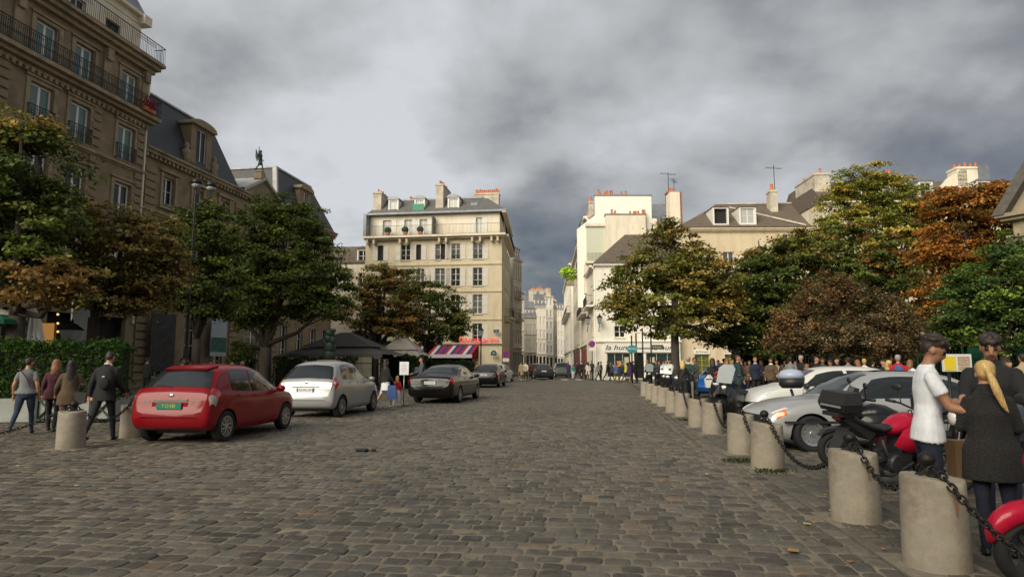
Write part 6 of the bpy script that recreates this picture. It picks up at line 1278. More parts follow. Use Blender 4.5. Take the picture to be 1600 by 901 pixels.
for i, (px, Y, hd, c, lb) in enumerate(((1001, 38.5, 262, 'bike_black', 'dark scooter with tall clear windscreen, farthest by the kerb corner'), (1024, 34.5, 250, 'dark_grey_paint', 'dark scooter parked left of the bare round tree trunk'), (1033, 30.5, 240, 'bike_black', 'black scooter with small screen near the ninth bollard'), (1044, 28.5, 245, 'dark_grey_paint', 'grey scooter beside the bare tree trunk'), (1062, 33.5, 255, 'bike_black', 'black scooter just right of the bare tree trunk'))):
    scooter(lb, (atx(px, Y)+.3, Y), hd, MATS[c], screen=i in (0, 2), group=GS)
for i, (px, Y, hd, c, lb) in enumerate(((1011, 41, 255, 'bike_black', 'small black scooter between the metro posts and the kerb scooter'), (1019, 31.5, 248, 'bike_black', 'black scooter squeezed behind the tenth bollard'), (1050, 25.6, 242, 'dark_grey_paint', 'grey scooter behind the eighth bollard left of the couple'), (1094, 20.3, 236, 'bike_black', 'black scooter before the blue car door'))):
    scooter(lb, (atx(px, Y)+.5, Y), hd, MATS[c], screen=i == 1, group=GS)
def bicycle(label, xy, hd, z=0, col=MPO):
    t = thing('bicycle', label, 'bicycle', (xy[0], xy[1], z), radians(hd))
    for x in (-.52, .52): MB().tube([(x+.33*cos(a), 0, .34+.33*sin(a)) for a in np.linspace(0, 2*pi, 25)], .018, 6, False).obj('wheel', MTY, t, smooth=True)
    MB().tube([(-.52, 0, .34), (-.05, 0, .30), (.38, 0, .72), (-.18, 0, .80), (-.05, 0, .30)], .016, 6).tube([(-.52, 0, .34), (-.18, 0, .76)], .011, 6).tube([(.52, 0, .34), (.36, 0, .86)], .014, 6).obj('frame', col, t)
    MB().tube([(.33, .24, .98), (.38, 0, .96), (.33, -.24, .98)], .012, 6).tube([(.36, 0, .86), (.38, 0, .96)], .012, 6).obj('handlebar', MPO, t); MB().ell((-.22, 0, .90), (.13, .07, .03), 8, 6).tube([(-.2, 0, .8), (-.22, 0, .9)], .012, 6).obj('saddle', MSE, t)
bicycle('silver city bicycle standing among the crowd near the covered scooter', (atx(1203, 24.5), 24.5), 40, col=M('steel'))
bicycle('dark bicycle ridden past the bookshop window', (atx(975, 52), 52), 150)
# ------------------------------------------------------------------ people
from mathutils.kdtree import KDTree
SKIN = M('skin', (.42, .22, .13), .55, var=.08, scale=10); SKIN2 = M('skin_tanned', (.30, .15, .085), .55)
HB = M('hair_dark_brown', (.022, .013, .009), .6, var=.4, scale=60, sq=(1, 1, .15)); HK = M('hair_black', (.008, .007, .007), .6); HL = M('hair_blonde', (.50, .33, .12), .5, var=.4, scale=70, sq=(1, 1, .12)); HR = M('hair_reddish', (.20, .08, .035), .6, var=.3, scale=50, sq=(1, 1, .2)); HG2 = M('hair_grey', (.30, .29, .28), .7)
def C_(n, c, **k): return M('cloth_'+n, c, .9, var=.16, scale=9, bump=.9, bscale=7, sq=(1, 1, .55), **k)
CW = C_('white', (.66, .68, .72)); CNV = C_('navy', (.010, .013, .030)); CJN = C_('jeans', (.022, .035, .065)); CBK = C_('black', (.012, .012, .013)); CGR = C_('grey', (.16, .165, .175)); CDG = C_('dark_grey', (.04, .04, .042)); CMR = C_('maroon', (.07, .018, .03)); CBR = C_('brown', (.085, .055, .03)); CRD = C_('red', (.42, .012, .02)); CBE = C_('beige', (.36, .27, .16)); CCR = C_('cream', (.60, .55, .45)); CBL = C_('blue', (.05, .09, .25)); CTE = C_('teal', (.015, .04, .04)); CLB = C_('light_blue', (.28, .38, .55)); COC = C_('ochre', (.22, .14, .03)); CPU = C_('purple', (.05, .02, .10)); CGN = C_('green', (.03, .22, .12)); CYE = C_('yellow', (.55, .50, .05))
CKN = M('cloth_knit', (.020, .019, .018), .95, var=.7, scale=45, bump=1.0, bscale=90, sq=(1, 1, 1.6)); CSH = M('shoe_black', (.01, .01, .01), .5); CSW = M('shoe_white', (.5, .5, .48), .6)
class Bd:
    def __init__(s): s.v = []; s.f = []; s.pt = []
    def rings(s, R, tag_, n=18, M4=None):
        """R: list of (x, y, z, rx, ry)"""
        o = len(s.v); V = []
        R = [(*R[0][:3], R[0][3]*.3, R[0][4]*.3)]+list(R)+[(*R[-1][:3], R[-1][3]*.3, R[-1][4]*.3)]
        for x, y, z, rx, ry in R: V += [Vector((x+rx*cos(2*pi*k/n), y+ry*sin(2*pi*k/n), z)) for k in range(n)]
        if M4: V = [M4 @ v for v in V]
        s.v += V; m = len(R); s.f += [(o+i*n+k, o+i*n+(k+1) % n, o+(i+1)*n+(k+1) % n, o+(i+1)*n+k) for i in range(m-1) for k in range(n)]+[tuple(o+k for k in range(n))[::-1], tuple(o+(m-1)*n+k for k in range(n))]
        for i in range(1, m-2):
            st_ = max(1, int((V[i*n]-V[(i+1)*n]).length/.03))
            for q in range(st_+1):
                for k in range(n): s.pt.append((V[i*n+k].lerp(V[(i+1)*n+k], q/st_), tag_))
    def cap(s, pts, rs, tag_, n=12, flat=None):
        pts = [Vector(p) for p in pts]; a, b = pts[0], pts[-1]
        e0 = a-(pts[1]-a).normalized()*rs[0]*.7; e1 = b+(b-pts[-2]).normalized()*rs[-1]*.7
        P = [e0, *pts, e1]; R_ = [rs[0]*.5, *rs, rs[-1]*.5]; t = MB().tube(P, R_, n); o = len(s.v); s.v += [Vector(v) for v in t.v]; s.f += [tuple(i+o for i in f) for f in t.f]
        for i in range(len(P)-1):
            st_ = max(1, int((P[i+1]-P[i]).length/.03))
            for q in range(st_+1):
                for k in range(n): s.pt.append((Vector(t.v[i*n+k]).lerp(Vector(t.v[(i+1)*n+k]), q/st_), tag_))
    def ell(s, c, r, tag_, n=14, m=9, M4=None):
        t = MB().ell((0, 0, 0), r, n, m); V = [Vector(v) for v in t.v]
        if M4: V = [M4 @ v for v in V]
        V = [v+Vector(c) for v in V]; o = len(s.v); s.v += V; s.f += [tuple(i+o for i in f) for f in t.f]; s.pt += [(v, tag_) for v in V]
    def xf(s, M4, i0=0, p0=0):
        for i in range(i0, len(s.v)): s.v[i] = M4 @ s.v[i]
        for i in range(p0, len(s.pt)): s.pt[i] = (M4 @ s.pt[i][0], s.pt[i][1])
PEND = []
def rx(a): return Matrix.Rotation(a, 4, 'X')
def ry(a): return Matrix.Rotation(a, 4, 'Y')
def body(legs=((0, 0), (0, 0)), arms=((0, 8, 12), (0, 8, 12)), lean=0, hp=0, hy=0, hair='short', top='shirt', hem=.93, sleeve=1.0, skirt=None, fat=1.0, female=False, fine=False, roll=0, ponytail=False, headlean=0, backpack=False, trans=0):
    """facing +Y. tags: 0 skin 1 hair 2 top 3 bottom 4 shoe 5 extra. angles in degrees; legs (hip forward, knee bend) right then left; arms (forward, out, elbow)"""
    b = Bd(); d = radians; sh = .165 if female else .19; jk = .018 if top in ('jacket', 'coat') else 0
    feet = []
    for i, sx in enumerate((1, -1)):
        hf, kb = legs[i]; hip = Vector((sx*.09, 0, .93)); k = hip+Vector((sx*.01, sin(d(hf))*.44, -cos(d(hf))*.44)); a_ = d(hf-kb); an = k+Vector((0, sin(a_)*.42, -cos(a_)*.42))
        t_ = 3; b.cap([hip, hip.lerp(k, .5), k], [.086*fat, .077*fat, .058], t_); b.cap([k, k.lerp(an, .3), an], [.056, .056, .042], 0 if skirt and skirt > .3 else t_)
        ft = an+Vector((0, .0, -.045)); M4 = Matrix.Translation(ft) @ rx(-max(-.1, min(.9, -a_*.9)) if a_ < 0 else a_*.4)
        b.ell(M4 @ Vector((0, .055, -.0)), (.042, .125, .038), 4); feet.append(ft.z-.04)
    i0, p0 = len(b.v), len(b.pt)
    hwid = .178 if female else .168
    if hem > .9: b.rings([(0, 0, .84, .15*fat, .105*fat), (0, -.008, .92, hwid*fat, .118*fat), (0, 0, hem+.02, .155*fat, .108*fat)], 3)
    else: b.rings([(0, 0, .80, .14, .10), (0, -.005, .92, hwid*fat-.01, .108*fat)], 3)
    w_ = .128 if female else .145
    R_ = [(0, 0, hem-.01, (hwid+.026)*fat+jk, .136*fat+jk)]
    if hem < .9: R_ += [(0, 0, .96, (hwid+.010)*fat+jk, .125*fat+jk)]
    R_ += [(0, 0, 1.06, (w_+.012)*fat+jk, .105*fat+jk), (0, .004, 1.16, w_*fat+jk+.004, .104*fat+jk), (0, .008, 1.28, (.155 if female else .172)+jk, .122+jk), (0, 0, 1.38, sh-.012+jk, .108+jk), (0, -.006, 1.44, sh-.03+jk, .085+jk), (0, -.008, 1.475, .10, .068+jk*.5), (0, -.005, 1.50, .06+jk*.6, .058+jk*.5)]
    if top == 'knit': R_ = [(x, y, z, a_+.035*(z < 1.3), c_+.03*(z < 1.3)) for x, y, z, a_, c_ in R_]
    b.rings(R_, 2)
    if top == 'coat' or skirt:
        z1 = skirt or .6; tg = 2 if top == 'coat' else 5; b.rings([(0, 0, z1, hwid+.075, .16), (0, 0, (z1+1.0)/2, hwid+.045, .14), (0, 0, 1.04 if tg == 2 else .97, hwid+.012, .122)], tg)
    # neck and head
    b.cap([(0, -.005, 1.47), (0, .008+.02*headlean, 1.56)], [.054, .05], 0)
    if top == 'knit': b.rings([(0, 0, 1.44, .13, .10), (0, .0, 1.50, .085, .08), (0, .0, 1.55, .07, .068)], 2)
    elif top in ('jacket', 'coat'): b.rings([(0, -.005, 1.46, .10, .085), (0, -.005, 1.525, .068, .066)], 5 if top == 'jacket' and not skirt else 2)
    h0, hp0 = len(b.v), len(b.pt)
    b.ell((0, .0, 1.665), (.076, .094, .092), 0, 18, 13); b.ell((0, .022, 1.605), (.058, .070, .068), 0, 16, 11); b.ell((0, .055, 1.572), (.030, .028, .022), 0)
    b.ell((0, .094, 1.625), (.013, .022, .026), 0); b.ell((0, .090, 1.645), (.010, .016, .03), 0)
    b.ell((0, .086, 1.592), (.024, .012, .008), 6 if fine else 0)
    for sx in (1, -1):
        b.ell((sx*.076, -.005, 1.63), (.011, .02, .03), 0)
        if fine: b.ell((sx*.031, .0875, 1.662), (.022, .010, .006), 1); b.ell((sx*.031, .082, 1.645), (.012, .008, .006), 1)
    b.ell((0, -.016, 1.698), (.083, .099, .078), 1, 20, 13); b.ell((0, -.042, 1.66), (.079, .066, .08), 1); b.ell((0, .045, 1.738), (.055, .045, .022), 1)
    if hair == 'bushy':
        rs = random.Random(5)
        for _ in range(70):
            q = Vector((rs.gauss(0, 1), rs.gauss(0, 1)-.25, abs(rs.gauss(0, 1))+.25)).normalized(); b.ell(Vector((0, -.012, 1.70))+Vector((q.x*.086, q.y*.102, q.z*.083)), (.022, .022, .018), 1, 8, 5)
    if hair in ('long', 'vlong'):
        zb = 1.22 if hair == 'vlong' else 1.40; b.rings([(0, -.075, zb, .06, .035), (0, -.075, (zb+1.6)/2, .095, .05), (0, -.05, 1.60, .092, .065), (0, -.03, 1.70, .085, .09)], 1)
        for sx in (1, -1): b.cap([(sx*.075, .0, 1.68), (sx*.085, -.01, 1.55), (sx*.07, -.03, 1.46)], [.025, .028, .02], 1)
    if ponytail:
        b.ell((0, -.10, 1.665), (.028, .028, .028), 1); b.cap([(0, -.115, 1.67), (.02, -.15, 1.58), (.05, -.16, 1.46), (.09, -.15, 1.34), (.12, -.14, 1.28)], [.022, .034, .036, .024, .008], 1)
    Mh = Matrix.Translation((0, 0, 1.53)) @ Matrix.Rotation(d(hy), 4, 'Z') @ rx(-d(hp)) @ Matrix.Translation((0, 0, -1.53)); b.xf(Mh, h0, hp0)
    if backpack: b.ell((0, -.19, 1.22), (.15, .09, .24), 5)
    # arms
    grip = []
    for i, sx in enumerate((1, -1)):
        fw, out, el = arms[i][:3]; tw = arms[i][3] if len(arms[i]) > 3 else 0
        S = Vector((sx*(sh-.012), -.005, 1.405)); u = Vector((sx*sin(d(out)), sin(d(fw))*cos(d(out)), -cos(d(fw))*cos(d(out)))); E = S+u*.285
        a2 = d(fw+el); f = Vector((-sx*sin(d(tw))+sx*sin(d(out))*.4, sin(a2)*cos(d(tw)), -cos(a2)*cos(d(tw)))).normalized(); W = E+f*.25
        ar = .052+jk*.6; sleeve >= 1 and b.cap([S, S.lerp(E, .35), E], [ar-.004, ar+.002, ar-.007], 2)
        if sleeve < 1: b.cap([S.lerp(E, .6), E], [.043, .039], 0); b.cap([S, S.lerp(E, .3), S.lerp(E, .56)], [ar, ar+.008, ar+.010], 2)
        b.cap([E, E.lerp(W, .3), W], [.042 if sleeve < 1 else .046+jk*.5, .040 if sleeve < 1 else .045+jk*.5, .027 if sleeve < 1 else .034+jk*.3], 2 if sleeve >= 1 else 0)
        # hand: palm, four fingers, thumb; palm plane spanned by f and side
        side = Vector((1, 0, 0)) if not fine else Vector((.75*sx, 0, .0)); n_ = f.cross(side).normalized() if abs(f.x) < .95 else Vector((0, 1, 0)); side = n_.cross(f).normalized()
        pc_ = W+f*.045
        b.cap([W, W+f*.03, pc_+f*.025], [.024, .030, .027], 0)
        curl = arms[i][4] if len(arms[i]) > 4 else 35
        for q, (o, ln) in enumerate(((-.030, .070), (-.010, .080), (.010, .075), (.028, .058))):
            B0 = pc_+f*.035+side*o; q1 = (f*cos(d(curl*.4))+n_*sin(d(curl*.4))).normalized(); B1 = B0+q1*ln*.5; q2 = (f*cos(d(curl))+n_*sin(d(curl))).normalized(); B2 = B1+q2*ln*.45
            b.cap([B0-f*.02, B0, B1, B2], [.0095, .0095, .0085, .0072], 0, 8)
        T0 = W+f*.03-side*.028*sx; b.cap([T0, T0+(f*.5-side*sx*.7+n_*.3).normalized()*.03, T0+(f*.8-side*sx*.55+n_*.4).normalized()*.058], [.012, .011, .008], 0, 8)
        grip.append((W, f, pc_+f*.05))
    col_ = top in ('knit', 'jacket', 'coat')
    keep = [not (t == 3 and p.z > hem) and not (col_ and t == 0 and 1.40 < p.z < 1.53 and abs(p.x) < .11 and abs(p.y) < .1) and not (t == 0 and p.z > 1.70 and p.y < .062 and abs(p.x) < .12) for p, t in b.pt]
    s_p = 0; b.grip = [Vector(g[2]) for g in grip]
    b.xf(Matrix.Translation((0, 0, .93)) @ ry(d(roll)) @ rx(-d(lean)) @ Matrix.Translation((0, 0, -.93)), i0, p0); b.pt = [q for q, k_ in zip(b.pt, keep) if k_]
    b.grip = [Matrix.Translation((0, 0, .93)) @ ry(d(roll)) @ rx(-d(lean)) @ Matrix.Translation((0, 0, -.93)) @ g for g in b.grip]
    dz = -min(feet); b.xf(Matrix.Translation((0, 0, dz))); return b
def pmesh(b, voxel, parts):
    """remeshed into one continuous surface later, all bodies in one evaluation"""
    me = bpy.data.meshes.new('body'); me.from_pydata([tuple(v) for v in b.v], [], b.f); o = link('remesh_source', me); m = o.modifiers.new('r', 'REMESH'); m.mode = 'VOXEL'; m.voxel_size = voxel
    sm = o.modifiers.new('s', 'SMOOTH'); sm.iterations = 3 if voxel < .015 else 2; sm.factor = .5; PEND.append((o, b, parts)); return o
MESHES = {}
VAR = dict(
    walk=dict(legs=((22, 8), (-20, 18)), arms=((-22, 8, 20), (22, 8, 25)), lean=3, top='jacket', hem=.86),
    walk2=dict(legs=((-18, 16), (20, 6)), arms=((20, 8, 25), (-18, 10, 15)), lean=2, hair='long', female=True, top='jacket', hem=.84),
    stand=dict(legs=((3, 3), (-3, 2)), arms=((5, 10, 20), (15, 8, 70)), top='jacket', hem=.84),
    stand2=dict(legs=((-3, 2), (4, 4)), arms=((25, 10, 85), (10, 10, 30)), hair='long', female=True, hp=12),
    chat=dict(legs=((2, 2), (5, 8)), arms=((20, 14, 80), (-5, 12, 20)), hp=8, hem=.9),
    coat=dict(legs=((16, 6), (-16, 14)), arms=((-14, 9, 20), (16, 9, 40)), top='coat', skirt=.55, female=True, hair='long'),
    pack=dict(legs=((3, 3), (-3, 2)), arms=((5, 10, 30), (5, 10, 30)), backpack=True, hem=.9),
    skirt=dict(legs=((14, 6), (-16, 16)), arms=((12, 8, 30), (-12, 9, 15)), skirt=.62, female=True, hair='vlong', top='jacket'),
    child=dict(legs=((10, 6), (-10, 10)), arms=((10, 12, 20), (-10, 12, 20)), hair='long', fat=.95),
    ride=dict(legs=((50, 60), (30, 75)), arms=((45, 8, 15), (45, 8, 15)), lean=18))
for k, v in VAR.items(): MESHES[k] = pmesh(body(**v), .026, k)
NEAR = {}
def near(key, voxel=.011, **kw): NEAR[key] = pmesh(body(fine=voxel < .013, **kw), voxel, key)
near('tee', arms=((28, 8, 52, -4, 15), (35, 6, 60, 0, 20)), legs=((2, 2), (-2, 3)), sleeve=.5, hem=.86, hp=24, hair='bushy', lean=3, headlean=1)
near('behind', arms=((25, 12, 70), (25, 12, 70)), top='jacket', hem=.86, hp=20, hair='bushy')
near('knit', arms=((8, 15, 95, 35), (8, 15, 95, 35)), top='knit', hem=.68, female=True, ponytail=True, hp=6, fat=1.05, skirt=None)
near('woman_tee', .015, arms=((-6, 14, 25), (-10, 16, 35)), legs=((14, 4), (-20, 22)), sleeve=.5, female=True, fat=1.12, hp=14, hy=-25, hem=.95)
near('maroon', .016, arms=((10, 12, 40), (-5, 14, 25)), legs=((-10, 12), (12, 6)), female=True, hair='long', top='jacket', hem=.80, hp=10)
near('brown', .016, arms=((8, 18, 75), (0, 20, 45)), legs=((8, 5), (-10, 10)), female=True, hair='vlong', top='jacket', hem=.74, fat=1.15)
near('suit', .015, arms=((10, 10, 40), (-14, 12, 15)), legs=((16, 6), (-24, 10)), top='jacket', hem=.80, hp=22, lean=4, fat=1.05)
near('driver', .02, arms=((20, 10, 55), (15, 10, 30)), top='shirt', hem=.92, hp=10)
bpy.context.view_layer.update(); dg_ = bpy.context.evaluated_depsgraph_get()
GRIP = {}
for o, b, key in PEND:
    nm = bpy.data.meshes.new_from_object(o.evaluated_get(dg_)); nm.name = 'person_'+key; kd = KDTree(len(b.pt))
    for i, (p, t_) in enumerate(b.pt): kd.insert(p, i)
    kd.balance(); nm.materials.clear()
    for m in (SKIN, HB, CBK, CDG, CSH, CW, M('lips', (.30, .10, .07), .5)): nm.materials.append(m)
    mi = [b.pt[kd.find(p.center)[1]][1] for p in nm.polygons]; ek = {}
    for p in nm.polygons:
        for e in p.edge_keys: ek.setdefault(e, []).append(p.index)
    nb = [[] for _ in mi]
    for v in ek.values():
        if len(v) == 2: nb[v[0]].append(v[1]); nb[v[1]].append(v[0])
    for _ in range(4):
        m2 = list(mi)
        for i, q in enumerate(nb):
            c = [mi[j] for j in q]+[mi[k] for j in q for k in nb[j]]; m2[i] = max(set(c), key=c.count)
        mi = m2
    nm.polygons.foreach_set('material_index', mi); nm.polygons.foreach_set('use_smooth', [True]*len(nm.polygons)); o.name = 'x'
    (MESHES if key in MESHES else NEAR)[key] = nm; GRIP[key] = b.grip
for o, b, key in PEND: bpy.data.objects.remove(o)
def person(key, label, xy, facing, h=1.75, hair=None, top=None, bottom=None, shoe=None, extra=None, skin=None, group=None, z=0, name='person'):
    me = MESHES.get(key) or NEAR[key]; o = link(name, me, None, (xy[0], xy[1], z), (0, 0, radians(facing-90))); o.scale = (h/1.77,)*3
    for i, m in enumerate((skin, hair, top, bottom, shoe, extra)):
        if m: o.material_slots[i].link = 'OBJECT'; o.material_slots[i].material = m
    return tag(o, label, 'person', group)
# three people talking at the right
pt_ = person('tee', 'young man in a white T-shirt and navy trousers looking down at his phone', (3.66, 5.74), -24, 1.79, HB, CW, CNV, CSW, skin=SKIN2)
person('behind', 'dark haired man in a black jacket facing the camera behind the blonde woman', (4.72, 6.35), 238, 1.82, HB, CBK, CNV, CSH, CBK)
person('knit', 'blonde woman with a ponytail in a dark knitted jumper seen from behind', (3.93, 5.36), 64, 1.56, HL, CKN, CNV, CSH, CKN)
pt_.rotation_mode = 'XYZ'; q_ = Matrix.Translation((3.66, 5.74, 0)) @ Matrix.Rotation(radians(-24-90), 4, 'Z') @ Matrix.Scale(1.79/1.77, 4) @ GRIP['tee'][0]; t = tag(MB().box(-.075, .075, -.038, .038, -.005, .005).obj('mobile_phone', MBP, None, loc=(q_.x+.02, q_.y, q_.z+.028), rot=(0, radians(-12), 0)), 'dark phone held in the hand of the man in the white T-shirt', 'phone')
# shoulder bag of paper between the legs
t = thing('paper_bag', 'brown paper bag with white string handles between the nearest bollard and the woman', 'bag', (4.13, 5.92, 0)); MB().frus(-.16, .16, -.06, .06, .50, -.17, .17, -.07, .07, .86).obj('bag_body', M('kraft_paper', (.28, .17, .08), .8), t); MB().tube([(-.08, 0, .86), (-.06, 0, 1.0), (.06, 0, 1.0), (.08, 0, .86)], .004, 5).obj('bag_handle', MFR, t)
# left group
P4 = lambda px, Y: (atx(px, Y), Y)
person('woman_tee', 'woman in a grey T-shirt and jeans walking away at the far left', P4(55, 14.3), 108, 1.68, HB, CGR, CJN, CSH)
person('maroon', 'woman with reddish hair and maroon patterned top between two other women', P4(98, 14.9), 112, 1.64, HR, CMR, CBK, CSH, CMR)
person('brown', 'woman with very long black hair and brown jacket behind the left bollard', P4(122, 13.7), 118, 1.62, HK, CBR, CBR, CSH, CBR)
person('suit', 'man in a black suit striding past the left bollard with a backpack', P4(176, 13.0), 92, 1.80, HB, CBK, CBK, CSH, CW)
bp_ = thing('backpack', 'black backpack worn by the man in the dark suit', 'backpack', (*P4(176.5, 12.80), 0), radians(2)); b = MB().ell((0, 0, 1.23), (.15, .09, .22), 16, 12); b.obj('pack_body', CBK, bp_, smooth=True); MB().ell((0, -.08, 1.16), (.11, .04, .12), 12, 8).obj('front_pocket', CBK, bp_, smooth=True); MB().box(-.02, .03, -.118, -.11, 1.28, 1.295).obj('pack_badge', MFR, bp_)
hb = thing('handbag', 'black handbag hanging from the arm of the woman in the brown jacket', 'handbag', (*P4(141, 13.5), 0)); MB().frus(-.10, .10, -.05, .05, .72, -.13, .13, -.06, .06, .95).obj('bag_body', CSH, hb); MB().tube([(-.09, 0, .95), (-.05, 0, 1.12), (.05, 0, 1.12), (.09, 0, .95)], .01, 6).obj('bag_strap', CSH, hb)
MB().tube([(.1, -.11, 1.05), (.05, -.13, 1.2), (-.10, -.12, 1.40), (-.13, 0, 1.46)], .012, 5).obj('shoulder_strap', CMR, None, loc=(*P4(55, 14.28), 0), rot=(0, 0, radians(18)))
tag(COL.objects['shoulder_strap'], 'thin maroon bag strap across the back of the woman in the grey T-shirt', 'strap')
LG = 'people strolling on the left of the square'
person('stand', 'man in black bending over pale papers near the mansion door', P4(238, 30), 75, 1.78, HK, CBK, CBK, CSH, CGR, z=0.02, group=LG)
person('chat', 'man in a white shirt seen over the roof of the red car', P4(292, 24), 20, 1.74, HB, CCR, CDG, group=LG); person('stand2', 'brown haired woman facing the camera over the roof of the red car', P4(306, 25), 260, 1.66, HB, CMR, CBK, group=LG)
person('stand2', 'dark haired woman before the pale banner', P4(334, 27), 340, 1.70, HK, CBK, CBK, group=LG); person('chat', 'blonde person seen low over the red car roof', P4(368, 27), 150, 1.58, HL, CBE, CJN, group=LG); person('stand', 'grey haired man seen low over the red car roof', P4(384, 27), 170, 1.62, HG2, CMR, CDG, group=LG)
person('chat', 'person with a sunlit face seen over the roof of the silver people carrier', P4(483, 30), 250, 1.66, HR, CBR, CDG, group=LG)
person('skirt', 'woman with long dark hair in a black jacket and white skirt past the silver car', P4(606, 22.8), 40, 1.70, HB, CBK, CW, CSW, CW); 
person('child', 'small blonde child in a red top holding a hand beside the woman', P4(624, 23.2), 60, 1.10, HL, CRD, CW, CSW)
person('driver', 'man in a grey shirt standing at the open door of the black saloon', P4(661, 27.2), 200, 1.80, HB, M('cloth_slate', (.07, .08, .10), .9), CBK)
tag(MB().frus(-.16, .16, -.06, .06, .30, -.14, .14, -.06, .06, .78).obj('blue_bag', CBL, None, loc=(*P4(616, 22.6), 0)), 'blue bag carried low beside the child in red', 'bag')
SG = 'pedestrians at the mouth of the side street'; RGp = 'crowd on the pavement at the right'
